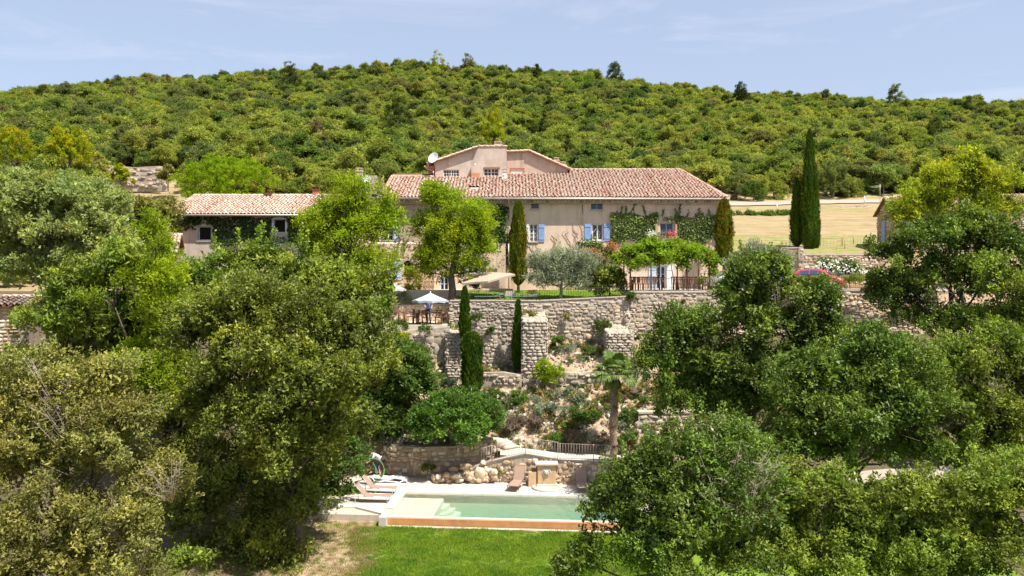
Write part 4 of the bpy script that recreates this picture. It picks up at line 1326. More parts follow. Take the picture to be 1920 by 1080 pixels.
def sh(px0, px1, k, **kw):
    a, b, c, d = HH[k]
    return shutter(house, hx(px0), hx(px1), c - 0.02, d + 0.02, kw.pop('y', FY), **kw)
sh(1096, 1108.5, 'f2'); sh(1132.5, 1144, 'f2')
sh(1010, 1021, 'f1')
sh(986.5, 991.5, 'f1', mat='white_paint', label='white shutter standing half open')
sh(870, 877, 'g0', y=LY, mat='blue_pale'); sh(897, 908, 'g0', y=LY, mat='blue_pale')
sh(741, 754, 'gl', y=LY, mat='blue_pale', label='pale grey blue shutter with panels')
sh(738, 747, 'fl', mat='blue_pale'); sh(706, 716, 'fl', mat='white_paint')
sh(1216, 1229, 'g2', mat='blue_pale'); sh(1250, 1262, 'g2', mat='white_paint')

# genoise cornice, gutter, down pipes
MB().bx(XL - .1, hx(1356), FY - 0.28, FY - 0.003, ZE - 0.42, ZE - 0.22).bx(XL - .1, hx(1359), FY - 0.45, FY - 0.003, ZE - 0.22, ZE - 0.03).build('cornice', 'plaster_grey', house)
mb = MB()
for k in range(int((hx(1356) - XL) / 0.24)):
    x = XL + k * 0.24
    mb.bar((x, FY - 0.47, ZE - 0.26), (x, FY - 0.2, ZE - 0.26), 0.085, n=6, tint=random.random())
mb.build('cornice_tiles', 'roof_tile', house, kind='stuff')
MB().tube([(XL - .2, FY - 0.66, ZE - 0.05), (hx(1364), FY - 0.66, ZE - 0.09)], 0.085, n=8).build('gutter', 'zinc', house)
MB().tube([(hx(954), FY - .66, ZE - .1), (hx(954), FY - .35, ZE - .5), (hx(954), FY - .1, ZE - .7), (hx(954), FY - .1, 13.8), (hx(954), FY - .36, 13.6), (hx(954), FY - .36, 10.2)], 0.05, n=8).build('downpipe', 'zinc', house)
MB().tube([(hx(1363), FY - .66, ZE - .12), (hx(1361), FY - .5, ZE - .5), (hx(1345), FY - .12, hz(425)), (hx(1343), FY - .1, 10.2)], 0.05, n=8).build('downpipe', 'zinc', house)
MB().tube([(hx(1092), FY - .02, ZE - .5), (hx(1092.5), FY - .02, hz(400))], 0.018, n=5).build('cable', 'iron_black', house)
MB().box((hx(1092.5), FY - .04, hz(401)), (0.09, 0.08, 0.14)).build('cable_box', 'zinc', house)

# roofs
SL = 0.38
def roof_plane(parent, x0, x1, y0, y1, z0, slope, name='roof_deck', xtr=None):
    z1 = z0 + slope * (y1 - y0)
    xtr = x1 if xtr is None else xtr
    mb = MB()
    mb.add([(x0, y0, z0), (x1, y0, z0), (xtr, y1, z1), (x0, y1, z1), (x0, y0, z0 - .06), (x1, y0, z0 - .06), (xtr, y1, z1 - .06), (x0, y1, z1 - .06)],
           [(0, 1, 2, 3), (7, 6, 5, 4), (0, 4, 5, 1), (1, 5, 6, 2), (2, 6, 7, 3), (3, 7, 4, 0)])
    return mb.build(name, 'roof_deck', parent)
Y0 = FY - 0.62
ZB = ZE - 0.02
ca = 1 / math.sqrt(1 + SL * SL)
V = (0, ca, SL * ca); NR = (0, -SL * ca, ca)
xr_e, xr_r = hx(1363), wx(1276, 70.3)
xl_e = hx(713)
# right wing: full depth to the ridge at y = 70.3
x_mid = wx(1062, 69.5)
LR = (70.3 - Y0) / ca
roof_plane(house, x_mid - 0.3, xr_e, Y0, 70.3, ZB, SL, xtr=xr_r)
mb = MB(); zr = ZB + SL * (70.3 - Y0)
mb.add([(xr_e, Y0, ZB), (xr_e - .4, 78, ZB), (xr_r, 70.3, zr)], [(0, 1, 2)])
mb.add([(x_mid, 70.3, zr), (xr_r, 70.3, zr), (xr_e - .4, 78.5, ZB), (x_mid, 78.5, ZB)], [(0, 1, 2, 3)]); mb.build('back_roof', 'roof_tile', house)
def vmax_r(x):
    if x > xr_r: return LR * (xr_e - x) / (xr_e - xr_r)
    return LR
vent = lambda x, v: (hx(876) < x < hx(899) and 1.7 < v < 2.5)
LL = (68.0 - Y0) / ca
LM = (69.0 - Y0) / ca
def vmax_all(x):
    if x > x_mid - 0.25: return vmax_r(x)
    if x > wx(952, 68.5): return LM
    return LL
roof_plane(house, xl_e, x_mid - 0.304, Y0, 69.1, ZB - 0.004, SL)
roof_tiles(house, (0, Y0, ZB), (1, 0, 0), V, NR, xl_e, xr_e - 0.1, lambda x: 0, vmax_all, seed=4, hole=lambda x, v: (hx(878) < x < hx(898) and 2.3 < v < 3.1) or (hx(793) < x < hx(822) and 3.2 < v < 4.6))
ridge(house, (x_mid - .1, 70.3, zr), (xr_r, 70.3, zr), 3)
ridge(house, (xr_e - .08, Y0 + .05, ZB + .02), (xr_r, 70.3, zr), 4)
zl = ZB + SL * (68.0 - Y0)
ridge(house, (xl_e, 68.05, zl), (wx(812, 68), 68.05, zl), 5)
ridge(house, (xl_e + .05, Y0, ZB), (xl_e + .05, 68, zl), 6)
mb = MB(); mb.add([(xl_e, 68.05, zl), (wx(1062, 69), 68.05, zl), (wx(1062, 69), 77, ZE - .6), (xl_e, 77, ZE - .6)], [(0, 1, 2, 3)]); mb.build('back_roof', 'roof_tile', house)
# roof lights
def slope_box(name, mat, px0, px1, v0, v1, h=0.1):
    x0, x1 = hx(px0), hx(px1)
    vs = []
    for hh in (-0.02, h):
        for x, v in ((x0, v0), (x1, v0), (x1, v1), (x0, v1)):
            vs.append(Vector((x, Y0, ZB)) + Vector(V) * v + Vector(NR) * hh)
    return MB().add(vs, [(3, 2, 1, 0), (4, 5, 6, 7), (0, 1, 5, 4), (1, 2, 6, 5), (2, 3, 7, 6), (3, 0, 4, 7)]).build(name, mat, house)
slope_box('roof_light', 'zinc', 795, 820, 3.4, 4.3, 0.16); slope_box('roof_light', 'zinc', 880, 897, 2.4, 2.95, 0.05)

def chimney(parent, x, y, z0, z1, w, d, mat, cap='cap_stone', pots=0, taper=1.0, name='chimney'):
    c = MB().box((x, y, (z0 + z1) / 2), (w, d, z1 - z0), taper=taper).build(name, mat, parent)
    MB().box((x, y, z1 + 0.05), (w * taper + 0.12, d * taper + 0.12, 0.1)).build('cap', cap, c)
    m = MB()
    for sx in (-1, 1):
        for sy in (-1, 1):
            m.box((x + sx * w * taper * 0.36, y + sy * d * taper * 0.36, z1 + 0.17), (0.07, 0.07, 0.14))
    m.box((x, y, z1 + 0.27), (w * taper + 0.08, d * taper + 0.08, 0.06))
    m.build('cowl', cap, c)
    return c
chimney(house, wx(946, 67.4), 67.2, 18.6, 19.85, 0.72, 0.6, 'plaster_white', taper=0.42)
chimney(house, wx(672, 64), 64.5, 16.9, wz(322, 64.5), 0.85, 0.6, 'plaster_grey', taper=0.5)
MB().box((wx(693, 64.5), 64.6, wz(348, 64.5)), (1.3, 1.2, 1.5)).build('chimney_shoulder', 'plaster_grey', house)
# white aerial dish beside the left chimney
dm = MB(); prof = [(0.02, 0), (0.2, 0.03), (0.32, 0.1), (0.34, 0.11), (0.3, 0.09), (0.02, -0.02)]
dm.lathe((0, 0, 0), prof, 14)
R = Matrix.Rotation(radians(75), 3, 'X')
dm.v = [tuple(R @ Vector(v) + P(688, 336, 63.6)) for v in dm.v]
dishl = dm.build('satellite_dish', 'white_paint', label='small white satellite dish beside the left chimney, half hidden by the tree', cat='satellite dish')
MB().bar(P(688, 338, 63.7), P(682, 350, 64.3), 0.03).build('mast', 'zinc', dishl)

# raised attic block behind the roof
T1, T2 = 68.05, 69.05
t1x = lambda p: wx(p, T1); t1z = lambda p: wz(p, T1)
t2x = lambda p: wx(p, T2); t2z = lambda p: wz(p, T2)
def gable(mb, pts, y, holes):
    """front wall with sloping top: pts = [(x, ztop)...]"""
    xs = sorted(set([p[0] for p in pts] + [h[i] for h in holes for i in (0, 1)]))
    zt = lambda x: float(np.interp(x, [p[0] for p in pts], [p[1] for p in pts]))
    zb = 18.6
    for a, b in zip(xs[:-1], xs[1:]):
        mx = (a + b) / 2
        cuts = [(h[2], h[3]) for h in holes if h[0] < mx < h[1]]
        z = zb
        for c, d in sorted(cuts):
            mb.add([(a, y, z), (b, y, z), (b, y, c), (a, y, c)], [(0, 1, 2, 3)]); z = d
        mb.add([(a, y, z), (b, y, z), (b, y, zt(b)), (a, y, zt(a))], [(0, 1, 2, 3)])
    for a, b, c, d in holes:
        e = y + 0.2
        mb.add([(a, y, c), (b, y, c), (b, y, d), (a, y, d), (a, e, c), (b, e, c), (b, e, d), (a, e, d)], [(0, 4, 5, 1), (1, 5, 6, 2), (2, 6, 7, 3), (3, 7, 4, 0)])
h1_ = (t1x(831), t1x(861), t1z(332), t1z(318)); h2_ = (t1x(907), t1x(935), t1z(337), t1z(315.5)); h3_ = (t2x(958), t2x(982), t2z(327), t2z(316.5))
mb = MB()
TP1 = [(t1x(816), t1z(304)), (t1x(895), t1z(277)), (t1x(896), t1z(275)), (t1x(950), t1z(275))]
gable(mb, TP1, T1, [h1_, h2_])
mb.add([(t1x(816), T1, 18.6), (t1x(816), T1, t1z(304)), (t1x(816), 74, t1z(304)), (t1x(816), 74, 18.6)], [(0, 1, 2, 3)])
mb.add([(t1x(950), T1, 18.6), (t1x(950), T1, t1z(275)), (t1x(950), 74, t1z(275)), (t1x(950), 74, 18.6)], [(3, 2, 1, 0)])
mb.add([(t1x(896), T1, t1z(275)), (t1x(950), T1, t1z(275)), (t1x(950), 74, t1z(275)), (t1x(896), 74, t1z(275))], [(0, 1, 2, 3)])
mb.build('attic_wall', 'plaster_grey', house)
mb = MB()
TP2 = [(t1x(950) + .02, t2z(286)), (t2x(990), t2z(285)), (t2x(1064), t2z(317))]
gable(mb, TP2, T2, [h3_])
mb.add([(t2x(1064), T2, 18.6), (t2x(1064), T2, t2z(317)), (t2x(1064), 75, t2z(317)), (t2x(1064), 75, 18.6)], [(3, 2, 1, 0)])
mb.build('attic_wall', 'plaster_rose', house)
window(house, *h1_, T1, nx=6, nz=2, frame='plaster_white', depth=0.1, sill=False, fw=0.07)
window(house, *h2_, T1, nx=4, nz=3, frame='plaster_white', depth=0.1, sill=False, fw=0.07)
MB().bx(h2_[0] - .12, h2_[1] + .12, T1 - .1, T1 + .02, h2_[3] + .01, h2_[3] + .1).build('lintel', 'brick_red', house)
MB().bx(h3_[0], h3_[1], T2 + .06, T2 + .12, h3_[2], h3_[3]).build('blind', 'plaster_white', house)
MB().bx(h3_[0] - .07, h3_[0] - .002, T2 - .03, T2 + .06, h3_[2] - .07, h3_[3] + .07).bx(h3_[1] + .002, h3_[1] + .07, T2 - .03, T2 + .06, h3_[2] - .07, h3_[3] + .07).bx(h3_[0], h3_[1], T2 - .03, T2 + .06, h3_[3] + .002, h3_[3] + .07).build('brick_surround', 'brick_red', house)
MB().bx(t1x(884), t1x(906), T1 - .55, T1 - .003, 18.9, t1z(312)).build('chimney_breast', 'plaster_grey', house)
MB().bx(t1x(884.3), t1x(899.5), T1 - .58, T1 - .553, 18.9, t1z(326)).build('brick_patch', 'terracotta', house)
def slab_roof(x0, z0, x1, z1, y0, y1, seed):
    d = Vector((x1 - x0, 0, z1 - z0)); L_ = d.length; d.normalize()
    n = Vector((-d.z, 0, d.x))
    if n.z < 0: n = -n
    mb = MB()
    vs = []
    for hh in (-0.02, 0.05):
        for (x, z, y) in ((x0, z0, y0), (x1, z1, y0), (x1, z1, y1), (x0, z0, y1)):
            vs.append(Vector((x, y, z)) + n * hh)
    mb.add(vs, [(0, 1, 2, 3), (7, 6, 5, 4), (0, 4, 5, 1), (1, 5, 6, 2), (2, 6, 7, 3), (3, 7, 4, 0)])
    mb.build('attic_roof', 'roof_deck', house)
    low = Vector((x0, y0, z0)) if z0 < z1 else Vector((x1, y0, z1))
    up = d if z0 < z1 else -d
    roof_tiles(house, low + n * 0.05, (0, 1, 0), tuple(up), tuple(n), 0.0, y1 - y0, lambda u: 0, lambda u: L_, seed=seed)
slab_roof(t1x(803), t1z(309), t1x(896), t1z(277.5), T1 - .35, 74, 21)
slab_roof(t2x(990), t2z(284), t2x(1068), t2z(319), T2 - .35, 75, 22)
slab_roof(t1x(950) + .05, t2z(286.5), t2x(990), t2z(284.5), T2 - .25, 75, 23)
ridge(house, (t1x(896), T1, t1z(274.5)), (t1x(950), T1, t1z(274.5)), 8, name='coping_tile', r0=0.09)
# lower left eave of the attic block seen from the side
MB().bx(t1x(799), t1x(816) - .003, T1 + .3, 74, t1z(318), t1z(310)).build('side_cornice', 'terracotta', house)
MB().tube([(t1x(799), T1 + .2, t1z(316)), (t1x(812), T1 + .1, t1z(320)), (t1x(813), T1 - .08, t1z(322)), (t1x(813), T1 - .08, t1z(338))], 0.05).build('downpipe', 'zinc', house)
MB().tube([(t1x(797), T1 - .1, t1z(312)), (t1x(797), 74, t1z(312))], 0.08).build('gutter', 'zinc', house)
chimney(house, wx(934, 70), 70.2, wz(277, 70), wz(272, 70), 0.62, 0.5, 'plaster_rose')
chimney(house, wx(1044, 72), 72.5, wz(316, 72), wz(302, 72.5), 0.4, 0.4, 'brick_red')
chimney(house, wx(1056, 72), 72.8, wz(320, 72), wz(309, 72.5), 0.5, 0.4, 'plaster_white')
# wall lamps on the attic wall
for (px_, py_, y_) in ((890, 311, T1), (901, 316, T1), (944, 333, T1 - 1.2)):
    MB().bar((t1x(px_), y_ - .02, t1z(py_)), (t1x(px_) + .05, y_ - .3, t1z(py_) + .12), 0.03).bar((t1x(px_) + .05, y_ - .3, t1z(py_) + .14), (t1x(px_), y_ - .34, t1z(py_) - .12), 0.1, 0.05, n=8).build('wall_lamp', 'zinc', house)
dm = MB(); prof = [(0.02, 0), (0.25, 0.03), (0.46, 0.13), (0.48, 0.14), (0.44, 0.11), (0.02, -0.02)]
dm.lathe((0, 0, 0), prof, 18)
R = Matrix.Rotation(radians(-28), 3, 'Z') @ Matrix.Rotation(radians(68), 3, 'X')
dm.v = [tuple(R @ Vector((v[0], v[1], v[2])) + P(813.5, 297, 67.6)) for v in dm.v]
dish = dm.build('satellite_dish', 'white_paint', label='large round white satellite dish on the left corner of the attic block', cat='satellite dish')
MB().bar(P(813.5, 298, 67.75), P(815, 312, 68.0), 0.03).build('mast', 'zinc', dish)

# balcony with flowers
bal = empty('balcony', (hx(1247), FY - .4, hz(466)), None)
bal.parent = house; bal.location = Vector((hx(1247), FY - .4, hz(466))) - WL[house.name]
bz0, bz1 = hz(464), hz(439)
MB().bx(hx(1229), hx(1267), FY - .62, FY - .003, bz0 - .1, bz0).build('balcony_slab', 'cap_stone', bal)
MB().bx(hx(1229), hx(1267), FY - .61, FY - .57, bz1 - .03, bz1).bx(hx(1229), hx(1230) - .0, FY - .57, FY - .003, bz1 - .03, bz1).bx(hx(1266), hx(1267), FY - .57, FY - .003, bz1 - .03, bz1).build('rail', 'zinc', bal)
for k in range(15):
    x = hx(1229) + 0.03 + k * (hx(1267) - hx(1229) - .06) / 14
    MB().bx(x - .012, x + .012, FY - .6, FY - .58, bz0, bz1 - .031).build('baluster', 'blue_pale', bal)
for px_ in (1228, 1265):
    MB().bx(hx(px_), hx(px_ + 3.5), FY - .25, FY - .004, bz0, hz(421)).build('post', 'wood_pale', bal)
MB().bx(hx(1240), hx(1259), FY - .1, FY - .05, bz0 + .02, bz1 - .25).build('door_panel', BL_, bal)

# vine trained straight up the wall: bare stems
def stems(label, runs, mat='twig_dry'):
    mb = MB()
    for run in runs:
        mb.tube([Vector((hx(a), FY - 0.03, hz(b))) for a, b in run], [0.022] + [0.014] * (len(run) - 1), n=4)
    return mb.build('climbing_stems', mat, label=label, cat='creeper')
rr = random.Random(9)
runs = []
for (x0, y0) in ((1041, 482), (1075, 475), (1090, 465), (1110, 470), (1150, 480), (1003, 478)):
    for k in range(4):
        x, y = x0 + rr.uniform(-4, 4), y0
        run = [(x, y)]
        for j in range(6):
            x += rr.uniform(-7, 7); y -= rr.uniform(4, 10); run.append((x, y))
        runs.append(run)
stems('bare brown creeper stems spreading over the sunlit wall between the two shuttered windows', runs)

# ------------------------------------------------------------------ annex on the left
AY = 60.0
ax_ = lambda p: wx(p, AY); az = lambda p: wz(p, AY)
annex = empty('farm_annex', (ax_(460), AY, 9.9), 'low annex with tiled roof and ivy covered wall, left of the farmhouse', 'annex')
AW = dict(a=(371, 396, 424, 451), b=(513, 535, 411, 436), c=(516, 526, 459, 475), d=(545, 560, 500, 520))
AH = {k: (ax_(v[0]), ax_(v[1]), az(v[3]), az(v[2])) for k, v in AW.items()}
mb = MB(); wall_holes(mb, ax_(327), ax_(650), 9.3, az(404), AY, list(AH.values()))
x0 = ax_(327)
mb.add([(x0, AY, 9.3), (x0, 68, 9.3), (x0, 68, az(404)), (x0, 64.4, az(404) + 1.6), (x0, AY, az(404))], [(4, 3, 2, 1, 0)])
mb.build('wall', 'plaster_grey', annex)
window(annex, *AH['a'], AY, nx=1, nz=1, frame='blue_pale', surround=None, fw=0.08, glass='interior_dark')
window(annex, *AH['b'], AY, nx=1, nz=1, frame='blue_pale', surround='white_paint', fw=0.05, label='small window with a rough white plaster surround', glass='interior_dark')
window(annex, *AH['c'], AY, nx=1, nz=1, frame='white_paint', surround='white_paint', fw=0.05, glass='interior_dark')
window(annex, *AH['d'], AY, nx=1, nz=2, frame='white_paint', fw=0.05)
AS = 0.36
ca2 = 1 / math.sqrt(1 + AS * AS)
AY0 = AY - 0.6
zA = az(404) + 0.03
ex0, ex1 = ax_(319), ax_(640)
LA = (64.6 - AY0) / ca2
roof_plane(annex, ex0 + .1, ex1, AY0, 64.6, zA, AS)
roof_tiles(annex, (0, AY0, zA), (1, 0, 0), (0, ca2, AS * ca2), (0, -AS * ca2, ca2), ex0, ex1, lambda x: 0, lambda x: LA, seed=33)
zAr = zA + AS * (64.6 - AY0)
ridge(annex, (ex0, 64.6, zAr), (ex1, 64.6, zAr), 12)
ridge(annex, (ex0 + .02, AY0, zA), (ex0 + .02, 64.6, zAr), 13)
mb = MB(); mb.add([(ex0, 64.6, zAr), (ex1, 64.6, zAr), (ex1, 69.5, zA), (ex0, 69.5, zA)], [(0, 1, 2, 3)]); mb.build('back_roof', 'roof_tile', annex)
MB().tube([(ex0 - .05, AY0 - .08, zA - .04), (ex1, AY0 - .08, zA - .06)], 0.08, n=8).build('gutter', 'zinc', annex)
MB().tube([(ex0 + .02, AY0 - .08, zA - .1), (ex0 + .15, AY0 + .1, zA - .4), (ax_(326), AY - .06, zA - .7), (ax_(326), AY - .06, 10)], 0.045).build('downpipe', 'zinc', annex)
chimney(annex, wx(592, 64.7), 64.7, zAr - .3, wz(357, 64.7), 0.42, 0.4, 'brick_red', cap='wood_dark')
MB().box((wx(503, 64.4), 64.3, zAr + .12), (0.6, 0.4, 0.2)).build('roof_vent', 'wood_dark', annex)

# ------------------------------------------------------------------ small outbuildings
def outbuilding(name, label, cat, corner, ang, wA, wB, z0, zEave, rise, mat='stone_warm', wall='mortar', tiles_seed=1, overhang=0.3, singles=60, holes=(), tmat='roof_tile'):
    """rectangular block whose nearest corner is 'corner'; side A runs to the right, side B away; gable over side A's ends"""
    root = empty(name, (corner[0], corner[1], z0), label, cat)
    c, s = cos(ang), sin(ang)
    def T(a, b, z): return Vector((corner[0] + a * c - b * s, corner[1] + a * s + b * c, z))
    mb = MB()
    zr = zEave + rise
    v = [T(0, 0, z0), T(wA, 0, z0), T(wA, wB, z0), T(0, wB, z0), T(0, 0, zEave), T(wA, 0, zEave), T(wA, wB, zEave), T(0, wB, zEave), T(0, wB / 2, zr), T(wA, wB / 2, zr)]
    mb.add(v, [(0, 1, 5, 4), (2, 3, 7, 6), (1, 2, 6, 9, 5), (3, 0, 4, 8, 7)])
    mb.build('wall', wall, root)
    items = []
    rnd = random.Random(tiles_seed)
    for (A, B, L_, zt, an) in ((T(0, 0, 0), T(wA, 0, 0), wA, lambda t: zEave, ang), (T(0, wB, 0), T(0, 0, 0), wB, lambda t: zEave + rise * (1 - abs(2 * t - 1)), ang - pi / 2)):
        z = z0
        while z < zr:
            h = rnd.uniform(0.13, 0.24); x = -rnd.random() * .3
            while x < L_:
                w = rnd.uniform(0.2, 0.6); sc = x + w / 2
                if 0 < sc < L_ and z + h < zt(sc / L_):
                    p = A.lerp(B, sc / L_)
                    lx = sc if an == ang else None
                    if not (lx is not None and any(q[0] - .1 < lx < q[1] + .1 and q[2] - .05 < z + h / 2 < q[3] + .05 for q in holes)):
                        items.append(((p.x, p.y, z + h / 2), an, 0, w * .94, h * .88, 0.04))
                x += w
            z += h
    stones_put(root, items, mat, singles)
    for sgn in (0, 1):
        hyp = math.hypot(wB / 2, rise)
        vb = (wB / 2 / hyp, rise / hyp)
        if sgn == 0:
            up = T(0, vb[0], vb[1]) - T(0, 0, 0); nn = T(0, -vb[1], vb[0]) - T(0, 0, 0); O_ = T(0, 0, zEave)
        else:
            up = T(0, -vb[0], vb[1]) - T(0, 0, 0); nn = T(0, vb[1], vb[0]) - T(0, 0, 0); O_ = T(0, wB, zEave)
        U_ = T(1, 0, 0) - T(0, 0, 0)
        q = [O_ - U_ * overhang - up * overhang, O_ + U_ * (wA + overhang) - up * overhang, O_ + U_ * (wA + overhang) + up * hyp, O_ - U_ * overhang + up * hyp]
        vs = [a_ + nn * 0.02 for a_ in q] + [a_ + nn * 0.08 for a_ in q]
        MB().add(vs, [(3, 2, 1, 0), (4, 5, 6, 7), (0, 1, 5, 4), (1, 2, 6, 5), (2, 3, 7, 6), (3, 0, 4, 7)]).build('roof_deck', 'roof_deck', root)
        roof_tiles(root, O_ + nn * 0.085, tuple(U_), tuple(up), tuple(nn), -overhang, wA + overhang, lambda u: -overhang, lambda u: hyp, seed=tiles_seed + sgn, mat=tmat)
    ridge(root, T(-overhang, wB / 2, zr + .1), T(wA + overhang, wB / 2, zr + .1), tiles_seed)
    return root, T
bc = P(1682, 470, 68)
barn, T = outbuilding('stone_barn', 'small stone barn with blue door and shutter, half hidden by the yellow green tree', 'barn', (bc.x, bc.y), radians(-8), 6.5, 5.4, 12.6, wz(396, 68), 1.25, tiles_seed=41, holes=[(0.6, 1.6, wz(440, 68), wz(420, 68))])
w_ = MB()
for k in range(4): 
    a, b = T(0.7 + k * 0.2, -0.07, 0), T(0.89 + k * 0.2, -0.07, 0)
    w_.box(((a.x + b.x) / 2, (a.y + b.y) / 2, wz(430, 68)), (0.19, 0.05, wz(420, 68) - wz(440, 68)), Matrix.Rotation(radians(-8), 3, 'Z'))
w_.build('shutter', BL_, barn)
a = T(-0.07, 3.4, 0)
MB().box((a.x, a.y, wz(448, 70) + 0.6), (0.06, 0.9, 2.3), Matrix.Rotation(radians(-8), 3, 'Z')).build('door', 'blue_paint', barn)
a = T(-0.1, 3.4, 0)
MB().box((a.x, a.y, wz(448, 70) + 1.9), (0.16, 1.3, 0.22), Matrix.Rotation(radians(-8), 3, 'Z')).build('lintel', 'wood_pale', barn)
a = T(0.0, -0.1, 0)
MB().bar((a.x, a.y, 12.6), (a.x, a.y, wz(398, 68)), 0.07).build('downpipe', 'zinc', barn)
# overhead mast above the barn
mast = MB().bar(P(1650, 380, 72), P(1650, 345, 72), 0.022).bar(P(1630, 350, 72), P(1652, 348, 72), 0.014).bar(P(1634, 352, 72), P(1652, 350, 72), 0.02).build('aerial', 'zinc', label='thin grey television aerial on a mast over the stone barn', cat='aerial')
hc = P(1850, 400, 78)
outbuilding('stone_house', 'tiled roof of a house showing above the trees at the right edge', 'house', (hc.x, hc.y), radians(-10), 7, 5, 13.5, wz(384, 78), 1.0, tiles_seed=43, singles=20)
cc = P(10, 640, 40)
hut, T = outbuilding('stone_hut', 'small warm stone hut with a low tiled roof at the left edge', 'hut', (cc.x - 1.2, cc.y + 0.5), radians(14), 1.7, 3.2, 3.0, wz(574, 41), 0.3, tiles_seed=45, singles=40, tmat='shade_tile')
cc = P(236, 470, 57)
hut2, T = outbuilding('shed', 'pale tiled roof of a small shed between the trees, left of the annex', 'shed', (cc.x, cc.y), radians(12), 3.2, 2.6, 9.0, wz(470, 57), 1.1, tiles_seed=47, singles=10)

# ------------------------------------------------------------------ vegetation
def ground_at(px, py, d0=25.0, d1=140.0):
    d = d0
    while d < d1:
        p = P(px, py, d)
        if p.z <= h1(p.x, p.y): return Vector((p.x, p.y, h1(p.x, p.y)))
        d += 0.1
    return P(px, py, d1)

def tree(name, label, d, lobes, mat, dens=3.0, per=30, leaf=(0.13, 0.075), tuft=0.5, spread=0.17, seed=1, trunk=None, bark='bark', cat='tree', group=None,
         gap=0.3, up=0.7, inner=0.3, r0=None, dead=(), shoots=(), nup=0.7, detail=0.22, depthk=1.0):
    s = d / F
    LB = []
    for lb in lobes:
        px, py, rx, ry = lb[:4]
        dd = d + (lb[4] if len(lb) > 4 else 0)
        s2 = dd / F
        c = P(px, py, dd)
        LB.append((c.x, c.y, c.z, rx * s2, (rx + ry) / 2 * s2 * depthk, ry * s2))
    area = sum(2.2 * pi * ((l[3] * l[5] + l[3] * l[4] + l[4] * l[5]) / 3) for l in LB)
    kk = 1.7 if dens > 6 else 3.4
    lk = 1.0 if dens > 6 else 1.04
    v, q, t, tp = crown(LB, int(area * dens * kk), per, (leaf[0] * lk, leaf[1] * lk * 1.1), tuft, spread, seed, up, inner, gap + (0 if dens > 6 else .12), nup=nup, detail=detail)
    L_ = np.array(LB)
    cx, cy = np.average(L_[:, 0]), np.average(L_[:, 1])
    if trunk: bx_, by_ = wx(trunk[0], trunk[1]), trunk[1]
    else: bx_, by_ = cx, cy
    gz = h1(bx_, by_)
    top = L_[:, 2].max()
    root = empty(name, (bx_, by_, gz), label, cat, group)
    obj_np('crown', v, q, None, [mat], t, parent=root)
    mb = MB()
    rr_ = r0 or max(0.1, 0.022 * (top - gz))
    ctr = (float(cx * 0.7 + bx_ * 0.3), float(cy * 0.7 + by_ * 0.3), float(gz + (top - gz) * 0.8))
    limbs(mb, (bx_, by_, gz - 0.3), ctr, LB, rr_, seed=seed)
    mb.build('trunk', bark, root)
    if shoots:
        V_, Q_, T_, off = [], [], [], 0
        mbt = MB()
        r = np.random.default_rng(seed + 500)
        for (px, py, h, lean) in shoots:
            b_ = P(px, py, d); tip = b_ + Vector((lean * s * 1.0, 0, h * s))
            mbt.bar(b_, tip, 0.02, 0.006, n=4)
            m_ = 70
            tt = r.random(m_)
            pos = np.array(b_)[None] + np.array(tip - b_)[None] * tt[:, None] + r.normal(size=(m_, 3)) * 0.06
            di = r.normal(size=(m_, 3)) + np.array([0, 0, 0.6]); nr = r.normal(size=(m_, 3)) + np.array([0, -.3, 0.8])
            vv_, qq_ = leaf_quads(pos, di, nr, np.full(m_, leaf[0]), np.full(m_, leaf[1]))
            V_.append(vv_); Q_.append(qq_ + off); T_.append(np.full(len(vv_), 0.8)); off += len(vv_)
        obj_np('leader_shoots', np.concatenate(V_), np.concatenate(Q_), None, [mat], np.concatenate(T_), parent=root, kind='stuff')
    for k, (px, py, r_) in enumerate(dead):
        rn = random.Random(seed * 31 + k)
        mb = MB()
        c = P(px, py, d - 1.2)
        R_ = r_ * s
        base = c + Vector((0, 0.8, -R_))
        for _ in range(16):
            e = c + Vector((rn.uniform(-1, 1), rn.uniform(-.8, .4), rn.uniform(-.3, 1.2))) * R_
            m1 = base.lerp(e, 0.5) + Vector((rn.uniform(-.1, .1), 0, rn.uniform(-.1, .1))) * R_
            mb.tube([base, m1, e], [0.013, 0.008, 0.003], n=4)
            for _2 in range(6):
                e2 = m1.lerp(e, rn.uniform(.2, .9)); e3 = e2 + Vector((rn.uniform(-1, 1), rn.uniform(-1, 1), rn.uniform(-.4, 1))) * R_ * 0.3
                mb.bar(e2, e3, 0.005, 0.002, n=3)
        mb.build('dead_branches', 'twig_dry', root)
    return root

OAKL = (0.125, 0.078)
# ---- left hand side
tree('oak_tree', 'largest dark green oak, left of the pool, its shaded skirt reaching the lawn', 33,
     [(400, 640, 85, 80), (470, 590, 90, 80), (560, 620, 100, 90), (640, 640, 80, 80), (480, 700, 110, 90, -1.2), (590, 740, 110, 95, -1.6), (680, 720, 60, 70), (400, 770, 75, 80, -.5), (480, 800, 95, 70, -1.5),
      (615, 830, 60, 70, -.8), (550, 850, 80, 60, -1.2), (430, 860, 60, 50, -.6), (690, 650, 50, 45, 1)], 'oak_dark', seed=11, trunk=(560, 33.5), dens=3.3, gap=0.36, leaf=OAKL,
     dead=[(500, 700, 30)], shoots=[(330, 640, 60, -6), (520, 560, 70, 6)])
tree('oak_tree', 'shaded low oak in the dark hollow under the largest oak, at the bottom', 33.5,
     [(545, 950, 60, 64), (490, 1000, 75, 60), (596, 920, 30, 44), (440, 960, 70, 60), (420, 1050, 80, 50), (500, 1062, 66, 46), (360, 990, 40, 70)], 'oak_dark', seed=12, dens=2.2, gap=0.5, leaf=OAKL, cat='tree')
